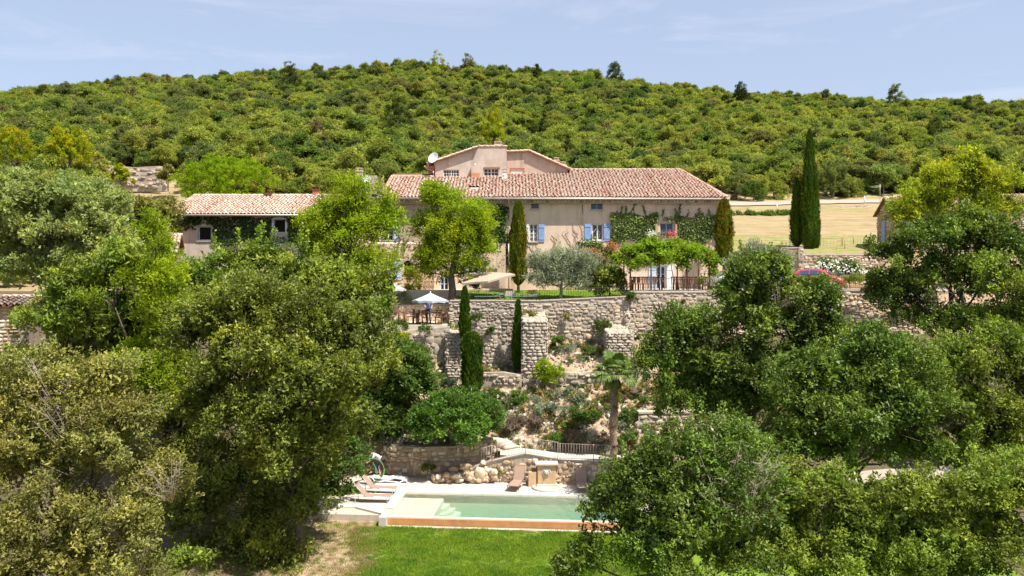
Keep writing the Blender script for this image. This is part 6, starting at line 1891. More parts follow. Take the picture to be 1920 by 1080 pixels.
# ---- garden slope shrubs
def shrub(px, py, w, h, mat, label, seed, leaf=(0.09, 0.05), d=None, name='shrub', dens=22, group=None, z=None):
    g = ground_at(px, py) if d is None else P(px, py, d)
    r = np.random.default_rng(seed)
    lb = [(g.x + r.uniform(-.3, .3) * w, g.y + r.uniform(-.2, .2) * w, g.z + h * r.uniform(.35, .55), w * .36, w * .34, h * .5) for _ in range(4)]
    area = 2.2 * pi * sum((l[3] * l[5] * 2 + l[3] * l[4]) / 3 for l in lb)
    v, q, t, _ = crown(lb, int(area * dens), 14, leaf, 0.16, 0.06, seed, 0.6, 0.2, -0.2, detail=0.3)
    return obj_np(name, v, q, None, [mat], t, label=label, cat='shrub', group=group)
SH = [(1130, 628, 1.2, .95, 'shrub_green', 'round dark green bush at the top of the slope below the retaining wall'),
      (1025, 735, 1.5, 1.9, 'shrub_lime', 'vivid lime green bush at the foot of the tall buttress'),
      (1042, 660, 1.0, .9, 'shrub_green', 'green shrub hugging the right side of the tall buttress'),
      (1060, 668, 1.2, .6, 'shrub_grey', 'grey green spreading plant on the bank right of the tall buttress'),
      (1110, 672, .9, .6, 'shrub_green', 'bright green clump on the sandy bank between the two buttresses'),
      (935, 684, .8, .55, 'shrub_dry', 'small yellow orange bush at the wall foot between the cypresses'),
      (920, 630, .7, .5, 'shrub_green', 'small shrub growing out of the retaining wall right of the slim cypress spire'),
      (985, 600, 1.1, .5, 'oak_olive', 'olive shrub sprouting from the wall above the tall buttress'),
      (900, 610, .8, .7, 'shrub_green', 'shrub clinging high on the retaining wall beside the slim spire'),
      (850, 640, 1.2, 1.0, 'oak_dark', 'dark shrub in the shade at the top of the narrow buttress'),
      (928, 755, 1.2, .6, 'shrub_green', 'green mound on the slope right of the thick clipped cypress'),
      (968, 757, 1.0, .6, 'shrub_green', 'second green mound on the slope below the tumbled wall'),
      (910, 720, .9, .5, 'shrub_grey', 'grey plant just right of the thick clipped cypress'),
      (1000, 760, .9, .4, 'shrub_grey', 'pale grey plant below the tall buttress'),
      (1055, 745, 1.2, .45, 'shrub_grey', 'grey green carpet plant under the low dry wall'),
      (1028, 778, 1.8, .5, 'shrub_grey', 'long grey green drift of plants in the middle of the slope'),
      (1085, 800, 1.4, .9, 'shrub_green', 'green bush in the middle of the slope left of the palm'),
      (1065, 812, 1.0, .7, 'oak_olive', 'olive brown bush left of the palm trunk'),
      (1120, 790, .8, .5, 'shrub_green', 'small green bush just left of the palm trunk'),
      (1085, 758, .9, .4, 'shrub_grey', 'silver plant on the slope left of the palm crown'),
      (965, 815, 1.5, .9, 'shrub_mauve', 'mauve brown dry shrub right of the laurel'),
      (1000, 810, 1.1, .7, 'shrub_mauve', 'second mauve brown shrub right of the laurel'),
      (1040, 835, 1.2, .6, 'shrub_green', 'green shrub behind the railing near the fountain'),
      (1075, 838, 1.2, .9, 'shrub_mauve', 'dark mauve shrub behind the railing above the right lounger'),
      (1105, 838, 1.0, .7, 'shrub_grey', 'grey green shrub left of the palm foot behind the railing'),
      (1130, 842, .9, .7, 'shrub_mauve', 'mauve shrub at the left of the palm foot'),
      (1175, 845, 1.2, .8, 'shrub_green', 'green shrub right of the palm foot'),
      (1185, 800, 1.1, .9, 'shrub_green', 'green shrub in front of the coped wall by the palm'),
      (1170, 815, .9, .6, 'shrub_grey', 'grey green shrub between the palm trunk and the coped wall'),
      (1150, 760, .9, .7, 'oak_dark', 'dark bush behind the palm trunk'),
      (1190, 690, 1.0, .5, 'shrub_dry', 'dry tussock on the sandy slope right of the short buttress'),
      (1205, 720, 1.0, .5, 'shrub_grey', 'grey plant on the sandy slope right of the palm'),
      (1175, 740, .9, .4, 'shrub_dry', 'dry yellow tussock behind the palm crown'),
      (1210, 760, .9, .5, 'shrub_green', 'green clump above the coped wall'),
      (840, 728, 1.0, .5, 'shrub_grey', 'grey plant below the narrow buttress'),
      (820, 720, 1.2, .6, 'shrub_green', 'green clump left of the narrow buttress foot'),
      (855, 745, 1.2, .5, 'oak_olive', 'olive green tussocks above the laurel'),
      (752, 618, 1.0, .6, 'shrub_green', 'leafy green shrub at the edge of the dining terrace'),
      (796, 625, .9, .4, 'shrub_green', 'small green shrub on the terrace wall under the dining terrace'),
      (1187, 568, .8, .6, 'shrub_green', 'shrub growing from the retaining wall at the step of its coping'),
      (1060, 598, .3, .2, 'oak_olive', 'tiny tuft growing out of the wall below the olive tree'),
      (1285, 575, .5, .3, 'shrub_green', 'tiny tuft growing out of the wall under the pergola'),
      (928, 893, .5, .4, 'shrub_dry', 'small yellow green tuft beside the rocks by the pool'),
      (800, 885, .9, .3, 'oak_dark', 'low dark weeds at the foot of the curved wall'),
      (890, 545, 1.1, .7, 'shrub_green', 'light green shrub by the railing under the tan parasol'),
      (1005, 556, 1.0, .3, 'shrub_dry', 'low dry plants at the edge of the lawn by the railing'),
      (230, 352, 3.0, 2.6, 'pine_bright', 'small round bright bush beside the rock terraces on the left hillside'),
      (315, 350, 3.0, 2.6, 'oak_olive', 'grey green bush right of the rock terraces on the left hillside')]
wallfix = {6: 53.3, 7: 53.2, 8: 53.4, 9: 53.0, 39: 53.6, 40: 53.5, 41: 53.6, 37: 52.7, 38: 52.0, 42: 43.8, 43: 44.6, 44: 56.5, 45: 55.5, 46: 96, 47: 97, 0: 53.0}
for k, (px, py, w_, h_, m_, lb) in enumerate(SH):
    big = k >= 46
    shrub(px, py, w_, h_, m_, lb, 200 + k, d=wallfix.get(k), leaf=(0.3, 0.16) if big else ((0.12, 0.04) if 'grey' in m_ or 'mauve' in m_ else (0.11, 0.06)), dens=6 if big else 26)

# ---- instanced stuff: grass, ground cover, pebbles, far wood
def scatter(name, pts, sc, rot, idx, meshes, label, cat, mats=None):
    col = bpy.data.collections.new(name + '_sources')
    for k, m_ in enumerate(meshes):
        o = bpy.data.objects.new('%s_%02d' % (name, k), m_)
        col.objects.link(o)
    me = bpy.data.meshes.new(name)
    me.vertices.add(len(pts)); me.vertices.foreach_set('co', np.asarray(pts, np.float32).ravel())
    for nm, ty, arr in (('sc', 'FLOAT_VECTOR', np.asarray(sc, np.float32)), ('rt', 'FLOAT_VECTOR', np.asarray(rot, np.float32))):
        a_ = me.attributes.new(nm, ty, 'POINT'); a_.data.foreach_set('vector', arr.ravel())
    a_ = me.attributes.new('ix', 'INT', 'POINT'); a_.data.foreach_set('value', np.asarray(idx, np.int32))
    o = bpy.data.objects.new(name, me)
    c0 = (0, 0, 0)
    link(o)
    ng = bpy.data.node_groups.new(name + '_scatter', 'GeometryNodeTree')
    ng.interface.new_socket('Geometry', in_out='INPUT', socket_type='NodeSocketGeometry')
    ng.interface.new_socket('Geometry', in_out='OUTPUT', socket_type='NodeSocketGeometry')
    gi = ng.nodes.new('NodeGroupInput'); go = ng.nodes.new('NodeGroupOutput')
    ci = ng.nodes.new('GeometryNodeCollectionInfo'); ci.inputs['Collection'].default_value = col
    ci.inputs['Separate Children'].default_value = True; ci.inputs['Reset Children'].default_value = True
    ip = ng.nodes.new('GeometryNodeInstanceOnPoints'); ip.inputs['Pick Instance'].default_value = True
    def attr(nm, ty):
        n_ = ng.nodes.new('GeometryNodeInputNamedAttribute'); n_.data_type = ty; n_.inputs['Name'].default_value = nm
        return n_.outputs['Attribute']
    ng.links.new(gi.outputs[0], ip.inputs['Points'])
    ng.links.new(ci.outputs[0], ip.inputs['Instance'])
    ng.links.new(attr('ix', 'INT'), ip.inputs['Instance Index'])
    ng.links.new(attr('rt', 'FLOAT_VECTOR'), ip.inputs['Rotation'])
    ng.links.new(attr('sc', 'FLOAT_VECTOR'), ip.inputs['Scale'])
    ng.links.new(ip.outputs[0], go.inputs[0])
    md = o.modifiers.new('scatter', 'NODES'); md.node_group = ng
    return tagit(o, label, cat, kind='stuff')

def tuft_mesh(name, mat, n, h, w, spread, seed, lean=0.5):
    r = np.random.default_rng(seed)
    p = np.stack([r.normal(size=n) * spread, r.normal(size=n) * spread, np.zeros(n) - 0.01], -1)
    di = np.stack([r.normal(size=n) * lean, r.normal(size=n) * lean, np.ones(n)], -1)
    nr = np.stack([r.normal(size=n), r.normal(size=n), r.random(n) * .6], -1)
    v, q = leaf_quads(p, di, nr, h * r.uniform(.5, 1.2, n), np.full(n, w), fold=.2)
    return mesh_np(name, v, q, None, [mat], np.repeat(np.clip(r.normal(.5, .2, n), 0, 1), 4))

r = np.random.default_rng(77)
def scat_area(n, x0, x1, y0, y1, cond):
    x = r.uniform(x0, x1, n); y = r.uniform(y0, y1, n)
    k = cond(x, y)
    x, y = x[k], y[k]
    return np.stack([x, y, H(x, y)], -1)
gm = [tuft_mesh('grass_clump', 'grass', 26, .11, .016, .09, 300 + k, 0.6) for k in range(4)] + [tuft_mesh('grass_clump', 'grass_dry', 22, .09, .014, .09, 310, 0.9)]
edge = lambda x, y: (x + 6.9 - (37 - y) * 0.18 + 0.8 * wob(np.stack([x, y, 0 * x], -1), 1.3, 1))
pts = scat_area(16000, -9, 7.5, 29, 38.0, lambda x, y: (edge(x, y) > -0.3) & (((x - PO.x) * -sin(PA) + (y - PO.y) * cos(PA)) < -POOL_W - 0.62))
n = len(pts); dryp = np.clip(0.75 - edge(pts[:, 0], pts[:, 1]) * 0.5, 0.03, 0.95)
dryp = np.maximum(dryp, np.clip(wob(pts * np.array([1, 1, 0]), .9, 6) * .5 - .12, 0, .35))
idx = np.where(r.random(n) < dryp, 4, r.integers(0, 4, n))
s_ = r.uniform(.7, 1.25, n) * (1 + .35 * wob(pts * np.array([1, 1, 0]), 1.6, 2))
scatter('lawn_grass', pts, np.stack([s_, s_, s_], -1), np.stack([0 * s_, 0 * s_, r.uniform(0, 6.28, n)], -1), idx, gm, 'bright green lawn grass in front of the pool', 'grass')
pts = scat_area(5000, -14, -4, 28, 39, lambda x, y: (edge(x, y) < 0.6))
n = len(pts); s_ = r.uniform(.6, 1.2, n)
scatter('dry_grass', pts, np.stack([s_] * 3, -1), np.stack([0 * s_, 0 * s_, r.uniform(0, 6.28, n)], -1), np.where(r.random(n) < .75, 4, 1), gm, 'brown dry grass and leaf litter at the left of the lawn', 'dry grass')
pts = scat_area(5000, -4, 8, 54.5, 61.5, lambda x, y: x < 8)
n = len(pts); s_ = r.uniform(.3, .5, n)
scatter('terrace_grass', pts, np.stack([s_] * 3, -1), np.stack([0 * s_, 0 * s_, r.uniform(0, 6.28, n)], -1), r.integers(0, 4, n), gm, 'green lawn grass on the terrace behind the railing', 'grass')
# ground cover of the slope
def mini(mat, n, rr_, hh_, leaf, seed):
    v, q, t, _ = crown([(0, 0, hh_ * .4, rr_, rr_, hh_ * .55), (rr_ * .5, 0.05, hh_ * .3, rr_ * .6, rr_ * .6, hh_ * .4)], n, 9, leaf, .08, .035, seed, .7, .2, -.5, detail=.3)
    return mesh_np('ground_cover', v, q, None, [mat], t)
gcm = [mini('shrub_grey', 14, .17, .15, (.06, .025), 1), mini('shrub_green', 14, .16, .16, (.06, .035), 2), mini('oak_olive', 14, .15, .15, (.06, .03), 3), mini('shrub_dry', 10, .12, .12, (.07, .02), 4),
       tuft_mesh('ground_cover', 'grass_dry', 24, .28, .016, .06, 5, .5), mini('shrub_mauve', 12, .16, .18, (.06, .02), 6)]
cov = lambda x, y: (wob(np.stack([x, y, 0 * x], -1), 1.4, 4) > -0.15 - 0.5 * (y < 49)) & (x < 11.5) & (x > -9)
pts = scat_area(2500, -9, 11.5, 45.9, 53.5, cov)
n = len(pts); s_ = r.uniform(.6, 1.9, n)
scatter('ground_cover', pts, np.stack([s_, s_, s_ * r.uniform(.7, 1.2, n)], -1), np.stack([0 * s_, 0 * s_, r.uniform(0, 6.28, n)], -1), r.choice(6, n, p=[.27, .27, .16, .14, .1, .06]), gcm, 'low dry garden plants and tussocks covering the stony slope', 'ground cover')
pm = []
for k in range(5):
    v, f, t = lump(900 + k, 'rock')
    pm.append(mesh_np('pebble', v[:, [0, 2, 1]] * np.array([1, 1, -.5]), f, t, ['rock'], np.full(len(v), k / 4)))
pts = scat_area(3200, -9, 12, 45.9, 53.6, lambda x, y: wob(np.stack([x, y, 0 * x], -1), 1.1, 7) > -.4)
n = len(pts); s_ = r.gamma(2.0, 0.045, n) + .04
scatter('pebbles', pts, np.stack([s_ * r.uniform(.8, 1.4, n), s_, s_], -1), np.stack([r.normal(size=n) * .3, r.normal(size=n) * .3, r.uniform(0, 6.28, n)], -1), r.integers(0, 5, n), pm, 'pale stones and pebbles strewn over the slope', 'stones')

# ---- the wooded hill
def hill_tree_mesh(kind, seed):
    r = np.random.default_rng(seed)
    mat = {'oak': 'hill_green', 'dark': 'hill_dark', 'dead': 'hill_brown', 'pine': 'pine_dark'}[kind]
    if kind == 'pine':
        lobes = [(r.normal() * .25, r.normal() * .25, 1.6 + k * .75, 1.7 - k * .21, 1.7 - k * .21, .62) for k in range(7)]
        v, q, t, _ = crown(lobes, 400, 13, (.34, .12), .5, .2, seed, .2, .25, 0, detail=.4, nup=.9)
    else:
        lobes = []
        for k in range(9):
            a = r.uniform(0, 6.28); ro = r.uniform(0.2, 1.35)
            lobes.append((cos(a) * ro, sin(a) * ro, r.uniform(1.3, 3.3) - ro * .35, r.uniform(.75, 1.25), r.uniform(.75, 1.25), r.uniform(.6, .95)))
        v, q, t, _ = crown(lobes, 620 if kind != 'dead' else 90, 13, (.21, .13), .36, .15, seed, .5, .15, .05, detail=.3, nup=.75, clump=.4)
    mb = MB(); mb.bar((0, 0, -0.6), (0, 0, 2.2), .12, .06, n=5)
    for k in range(5 if kind != 'dead' else 12):
        a = k * 1.26
        mb.bar((0, 0, 1.0 + .2 * (k % 3)), (cos(a) * 1.2, sin(a) * 1.2, 2.2 + .25 * (k % 4)), .05, .015, n=4)
    tv = np.array(mb.v); tq = np.array([f for f in mb.f if len(f) == 4]) + len(v)
    return mesh_np('hill_tree', np.concatenate([v, tv]), tq, q, [mat, 'bark_grey'], np.concatenate([t, np.full(len(tv), .5)]), midx=np.concatenate([np.ones(len(tq), int), np.zeros(len(q), int)]))
KINDS = ['oak'] * 5 + ['dark'] * 2 + ['dead', 'pine']
HM = [hill_tree_mesh(k, 400 + i) for i, k in enumerate(KINDS)]
pts = []
y = 66.0
rr = np.random.default_rng(5)
while y < 292:
    stp = 2.8 if y < 160 else 3.05
    x = -0.66 * y - 12 if y < 290 else 0
    while x < 0.66 * y + 12:
        xx, yy = x + rr.uniform(-1.1, 1.1), y + rr.uniform(-1.2, 1.2)
        x += stp
        pxx = 960 + xx / yy * F
        if yy < 116:
            if not (xx < -8): continue
            if yy < 80 and pxx > 180: continue
            if yy < 97 and pxx > 300: continue
            if 180 < pxx < 338: continue
            if pxx > 700: continue
            if 318 < pxx < 530 and yy < 88: continue
        elif xx > 8 and yy < 120 and rr.random() < .3: continue
        if 1360 < pxx < 1700 and yy < 117: continue
        pts.append((xx, yy))
    y += stp
pts = np.array(pts)
Z = H(pts[:, 0], pts[:, 1])
n = len(pts)
patchy = wob(np.stack([pts[:, 0], pts[:, 1], 0 * Z], -1), 0.05, 3)
sc_ = np.exp(rr.normal(size=n) * .28) * (1.04 + .2 * patchy) * np.where(pts[:, 1] < 118, 0.85, np.where(pts[:, 1] < 140, 1.12, 1.0))
sc_ = np.clip(sc_, .5, 1.45)
kindp = rr.random(n) + 0.12 * patchy
ix = np.where(kindp < .17, rr.integers(5, 7, n), rr.integers(0, 5, n))
ix = np.where(rr.random(n) < .018, 7, ix); ix = np.where(rr.random(n) < .012, 8, ix)
sc_ = np.where(ix == 8, sc_ * .72, sc_)
hzs = sc_ * rr.uniform(.72, 1.08, n)
ppx = 960 + pts[:, 0] / pts[:, 1] * F
toprow = HY - (Z + 4.0 * hzs - CZ) / pts[:, 1] * F
occ = np.interp(ppx, [0, 200, 230, 320, 340, 520, 560, 640, 710, 800, 810, 1060, 1070, 1280, 1362, 1375, 1640, 1700, 1900], [335, 345, 400, 370, 300, 310, 372, 345, 335, 334, 280, 310, 322, 322, 368, 400, 395, 330, 330])
vis = (toprow < occ - 6) & (ppx > -20) & (ppx < 1940)
order = np.argsort(np.where(vis, pts[:, 1], 1e9))
LABS = {'oak': 'yellow green oak among many on the wooded hillside behind the farmhouse', 'dark': 'dark green holm oak in the wood on the hillside behind the farmhouse',
        'dead': 'brownish half bare tree in the wood on the hillside', 'pine': 'dark conifer among the oaks of the wooded hillside'}
NAMES = {'oak': 'oak_tree', 'dark': 'holm_oak', 'dead': 'withered_tree', 'pine': 'pine_tree'}
cnt = {k: 0 for k in LABS}
single = np.zeros(n, bool)
for i in order[:285]:
    kd = KINDS[ix[i]]
    inst(NAMES[kd], HM[ix[i]], (pts[i, 0], pts[i, 1], Z[i] - .1), (0, 0, rr.uniform(0, 6.28)), (sc_[i], sc_[i] * rr.uniform(.8, 1.25), hzs[i]), label=LABS[kd], cat='tree', group='%s trees on the wooded hillside' % {'oak': 'yellow green', 'dark': 'dark green', 'dead': 'withered', 'pine': 'conifer'}[kd])
    single[i] = True
m_ = ~single
scatter('wood', np.stack([pts[m_, 0], pts[m_, 1], Z[m_] - .1], -1), np.stack([sc_[m_], sc_[m_] * rr.uniform(.75, 1.3, m_.sum()), hzs[m_]], -1), np.stack([0 * Z[m_], 0 * Z[m_], rr.uniform(0, 6.28, m_.sum())], -1), ix[m_], HM, 'dense oak wood covering the hill up to the skyline', 'wood')
print('hill trees', n)

# individual trees that stand out on the hill
def far_tree(label, px, pyt, pyb, w, d, mat, kind='pine', seed=1, name='pine_tree'):
    s = d / F
    Hh = (pyb - pyt) * s; wm = w * s / 2
    g = P(px, pyb, d)
    if kind == 'pine':
        lobes = [(g.x + (k % 2 - .5) * wm * .3, g.y, g.z + Hh * (.25 + .11 * k), wm * (1 - .12 * k), wm * (1 - .12 * k), Hh * .13) for k in range(7)]
    elif kind == 'umbrella':
        lobes = [(g.x + a * wm * .42, g.y, g.z + Hh * .3, wm * .58, wm * .6, Hh * (.68 - .1 * abs(a))) for a in (-1, -.5, 0, .5, 1)]
    else:
        lobes = [(g.x + a * wm * .5, g.y, g.z + Hh * b, wm * .55, wm * .6, Hh * .24) for a, b in ((-.6, .45), (.6, .5), (0, .75), (-.3, .6), (.4, .3), (0, .4))]
    area = sum(2.2 * pi * ((l[3] * l[5] + l[3] * l[4] + l[4] * l[5]) / 3) for l in lobes)
    lf = 1.9 * s + .05
    um = kind == 'umbrella'
    far_ = d > 190
    if far_: lf *= .75
    v, q, t, _ = crown(lobes, 3400 if um else 700 if far_ else min(2600, int(area * 1.5 / (lf * lf * 4.5))), 14, (lf, lf * .4), lf * 1.6, lf * .5, seed, .9 if um else .5, .15 if um else .2, -.8 if um else .05, detail=.05 if um else .25, nup=.8, clump=.28 if um else None)
    zg = h1(g.x, g.y)
    root = empty(name, (g.x, g.y, min(zg, g.z)), label, 'tree')
    obj_np('crown', v, q, None, [mat], t, parent=root)
    th = .85 if kind == 'pine' else .6
    MB().tube([(g.x, g.y, min(zg, g.z) - .3), (g.x + .1, g.y, g.z + Hh * .4), (g.x, g.y, g.z + Hh * th)], [Hh * .035, Hh * .025, Hh * .01], n=6).build('trunk', 'bark', root)
far_tree('dark bushy pine standing out on the left part of the hill', 543, 118, 180, 46, 235, 'pine_dark', seed=1)
far_tree('tallest pine on the skyline, above the attic block', 821, 98, 156, 46, 272, 'pine_bright', seed=2)
far_tree('pale pointed pine on the skyline just right of the tallest', 878, 103, 150, 30, 276, 'oak_olive', seed=3)
far_tree('domed dark pine on the skyline above the right wing of the roof', 1152, 118, 172, 36, 268, 'pine_dark', kind='round', seed=4)
far_tree('dark round tree on the skyline right of the centre', 1388, 156, 200, 28, 262, 'pine_dark', kind='round', seed=5, name='holm_oak')
far_tree('dark pointed tree on the skyline at the right', 1679, 158, 216, 34, 268, 'hill_dark', kind='round', seed=6, name='holm_oak')
far_tree('dark narrow fir high on the hill, right of the attic block', 1008, 122, 170, 22, 255, 'pine_dark', seed=7, name='fir_tree')
far_tree('dark fir in the middle of the hill, above the attic block', 1031, 170, 225, 26, 200, 'pine_dark', seed=8, name='fir_tree')
far_tree('bright pine in the middle of the left hillside', 290, 190, 245, 56, 170, 'pine_bright', seed=9)
far_tree('dark pine left of the attic block, low on the hill', 745, 180, 265, 60, 150, 'pine_dark', seed=10)
far_tree('green pine directly behind the attic block', 925, 200, 275, 50, 140, 'pine_bright', seed=11)
far_tree('spreading yellow green pine above the layered tree at the left', 130, 235, 330, 100, 96, 'pine_bright', kind='round', seed=12)
far_tree('weeping yellow green pine at the left edge', 22, 240, 325, 90, 92, 'pine_bright', kind='round', seed=13)
far_tree('wide umbrella pine with a bright dense dome behind the annex', 422, 291, 392, 200, 78, 'umbrella_needles', kind='umbrella', seed=14, name='umbrella_pine')
far_tree('light green young oak at the edge of the dry meadow', 1412, 340, 388, 50, 113, 'shrub_green', kind='round', seed=15, name='oak_tree')
for k, (px_, t_, w_) in enumerate([(1380, 325, 60), (1450, 320, 60), (1560, 300, 80), (1600, 330, 50), (1575, 345, 50), (1625, 335, 56), (1475, 340, 50)]):
    far_tree(['dark oak behind the corner cypress, at the edge of the wood', 'oak at the edge of the wood left of the tall cypresses', 'tall round oak right of the tall cypresses', 'low oak above the field wall', 'slender oak directly above the field wall, next to the cypresses',
              'oak just left of the stone barn roof', 'oak behind the shorter cypress'][k], px_, t_, 392, w_, 114 + k, 'hill_green' if k % 2 else 'hill_dark', kind='round', seed=20 + k, name='oak_tree')
# hedge strip in the dry meadow
for k, (a_, b_, r_) in enumerate([(1372, 1440, 409), (1440, 1490, 407)]):
    lb = [((wx(p, 98)), 98 + (p % 7) * .1, wz(r_, 98), .9, .9, .6) for p in range(a_, b_, 9)]
    v, q, t, _ = crown(lb, 420, 12, (.2, .1), .25, .12, 60 + k, .6, .2, 0)
    obj_np('hedge', v, q, None, ['shrub_green'], t, label=['ragged green hedge strip across the dry meadow right of the farmhouse', 'right end of the green hedge strip, reaching the cypresses'][k], cat='hedge')

# ------------------------------------------------------------------ railings
def railing(pts, h, label, mat='rust_iron', sp=0.13, post=2.2, bars=True, rails=(1.0, 0.08), r=0.012, cat='railing', name='railing', pr=0.02):
    """pts: 3D foot points"""
    pts = [Vector(p) for p in pts]
    root = empty(name, pts[0], label, cat)
    shared = {}
    for a, b in zip(pts[:-1], pts[1:]):
        up = Vector((0, 0, h))
        for t in rails:
            MB().bar(a + up * t, b + up * t, r * 1.3, n=5).build('rail', mat, root)
        L_ = (b - a).length
        n = max(1, round(L_ / post))
        for k in range(n + (b == pts[-1])):
            p = a.lerp(b, k / n)
            if 'post' not in shared: shared['post'] = MB().bar((0, 0, -0.1), (0, 0, h + 0.04), pr, n=5).build('post', mat, root, c=p); shared['post'].location = p - WL[root.name]; shared['post'].data.transform(Matrix.Translation(p))
            else: inst('post', shared['post'].data, p, parent=root)
        if bars:
            m_ = int(L_ / sp)
            for k in range(1, m_):
                p = a.lerp(b, k / m_)
                if 'bar' not in shared:
                    shared['bar'] = MB().bar((0, 0, h * rails[-1]), (0, 0, h), r * .75, n=4).build('baluster', mat, root, c=p); shared['bar'].data.transform(Matrix.Translation(p))
                else: inst('baluster', shared['bar'].data, p, parent=root)
    return root
def G(px, py, d, dz=0.0):
    p = P(px, py, d); return Vector((p.x, p.y, p.z + dz))
zt0 = wz(565, WY) + .09
railing([(wx(880, WY) , WY + .15, zt0), (wx(1012, WY), WY + .1, zt0), (wx(1176, WY), WY + .05, wz(557, WY) + .08)], 0.62, 'thin iron railing along the edge of the small lawn above the retaining wall', mat='iron_black', sp=0.16)
railing([(wx(1183, WY), WY + .1, wz(549, WY) + .12), (wx(1345, WY), WY + .1, wz(549, WY) + .12)], 0.85, 'thin dark railing in front of the pergola terrace', mat='rust_iron', sp=0.16)
railing([(wx(1465, WY), WY + .1, wz(546, WY) + .17), (wx(1660, WY), WY + .1, wz(546, WY) + .17)], 0.95, 'dark iron railing in front of the parked red car', mat='iron_black', sp=0.13)
railing([(wx(820, 44.4), 44.4, 0.05), (wx(862, 44.3), 44.35, wz(884, 44.3))], 0.85, 'lowest flight of the pale iron railing beside the rock pile', mat='iron_pale', sp=0.15)
railing([(wx(864, 44.3), 44.3, wz(884, 44.3)), (wx(922, 43.9), 43.9, wz(864, 43.9)), (wx(985, 43.7), 43.7, wz(849, 43.7)), (wx(1046, 43.5), 43.5, wz(859, 43.5))], 0.85, 'pale iron railing climbing over the ramped wall behind the fountain', mat='iron_pale', sp=0.15)
railing([(wx(1050, 43.5), 43.5, wz(861, 43.5)), (wx(1176, 43.2), 43.2, wz(866, 43.2))], 0.85, 'level pale iron railing on the low wall left of the steps', mat='iron_pale', sp=0.15)
railing([(wx(1176, 43.2), 43.1, wz(866, 43.2)), (wx(1212, 41.6), 41.6, 0.05)], 0.85, 'sloping iron railing beside the pale steps right of the palm', mat='iron_pale', sp=0.15)
railing([G(1375, 474, 73), G(1481, 474, 73)], 1.1, 'wire and post fence in the meadow left of the tall cypresses', mat='rust_iron', bars=False, post=3.0, rails=(1.0, .5), r=.006, cat='fence', name='fence', pr=.03)
railing([G(1538, 474, 73), G(1620, 473, 73)], 1.3, 'post fence between the tall cypresses and the barn', mat='rust_iron', bars=True, sp=.3, post=2.6, rails=(1.0, .06), r=.007, cat='fence', name='fence', pr=.04)
railing([G(1568, 474, 70), G(1600, 455, 71)], .9, 'sloping wooden handrail beside the barn steps', mat='wood_pale', bars=False, post=1.0, rails=(1.0,), r=.02, cat='handrail', name='handrail', pr=.03)
# dining terrace rail and rust panels
railing([(wx(716, 52.6), 52.6, 8.02), (wx(760, 52.6), 52.6, 8.02)], 1.0, 'rusty open railing at the left of the dining terrace', mat='rust_iron', sp=.3, rails=(1.0, .66, .33), post=.8)
railing([(wx(762, 52.6), 52.6, 8.02), (wx(840, 52.6), 52.6, 8.02)], 0.9, 'rusty railing in front of the dining table', mat='rust_iron', sp=.3, rails=(1.0,), post=1.3, bars=False)
railing([(wx(692, 55.2), 55.2, 8.7), (wx(735, 55.2), 55.2, 8.7)], 0.5, 'low rust brown wooden rail at the left above the rosemary', mat='wood_dark', sp=.35, post=1.2)
for k, px_ in enumerate((748, 758)):
    MB().bar(G(px_, 612, 52.9), G(px_, 582, 52.9), .06, n=7).build('post', 'wood_dark', label=['left', 'right'][k] + ' of the two dark brown posts standing by the rusty railing', cat='post')

# bamboo screen left of the mulberry
scr = empty('slatted_screen', (wx(797, 60.9), 60.9, 10.1), 'orange brown vertical slatted screen left of the mulberry trunk', 'screen')
for k in range(13):
    x = wx(784 + k * 2.4, 60.9)
    MB().bar((x, 60.9, 10.1), (x + random.uniform(-.02, .02), 60.9, wz(505 + random.uniform(-3, 3), 60.9)), .03, n=5).build('slat', 'wood_pale' if k % 3 else 'terracotta', scr)
MB().bar((wx(783, 60.9), 60.86, 11.5), (wx(814, 60.9), 60.86, 11.5), .02, n=5).build('rail', 'wood_dark', scr)

# ------------------------------------------------------------------ pergola, tables and chairs
PY0, PY1 = 55.2, 58.4
pz = 10.22
ptop = wz(478, 56)
perg = empty('pergola', (wx(1245, 56), 56.5, pz), 'iron pergola covered in bright green vine in front of the farmhouse', 'pergola')
for px_ in (1182, 1236, 1288, 1330):
    for y_ in (PY0, PY1):
        MB().bar((wx(px_, PY0), y_, pz), (wx(px_, PY0), y_, ptop), .05, n=6).build('post', 'wood_dark', perg)
for y_ in (PY0, PY1):
    MB().bar((wx(1160, PY0), y_, ptop), (wx(1334, PY0), y_, ptop), .045, n=6).build('beam', 'wood_dark', perg)
for k in range(12):
    x = wx(1162 + k * 15.4, PY0)
    MB().bar((x, PY0 - .2, ptop + .07), (x, PY1 + .2, ptop + .07), .03, n=5).build('rafter', 'wood_dark', perg)
# vine lying over it
r = np.random.default_rng(12)
lob = []
for k in range(26):
    px_ = 1166 + k * 6.5
    lob.append((wx(px_, PY0), r.uniform(PY0 - .3, PY1 - 1.4), wz(484 - (10 if 1200 < px_ < 1310 else 0) + r.uniform(-6, 6) - 6 * sin(k * .9), PY0), .62, .8, .38))
lob += [(wx(1328, PY0), PY0, wz(y_, PY0), .38, .4, .4) for y_ in (492, 503, 514)] + [(wx(1322, PY0), PY0 - .1, wz(526, PY0), .25, .3, .35)]
lob += [(wx(p_, PY0), PY0 - .2, wz(498, PY0), .4, .3, .25) for p_ in (1170, 1195, 1215, 1255, 1285)]
v, q, t, _ = crown(lob, 1500, 12, (.17, .14), .3, .14, 99, .2, .2, -.1, droop=.1, nup=.8, detail=.2)
vine = obj_np('vine', v, q, None, ['vine'], t, label='bright green grape vine draped over the pergola', cat='vine')
mb = MB(); rn = random.Random(4)
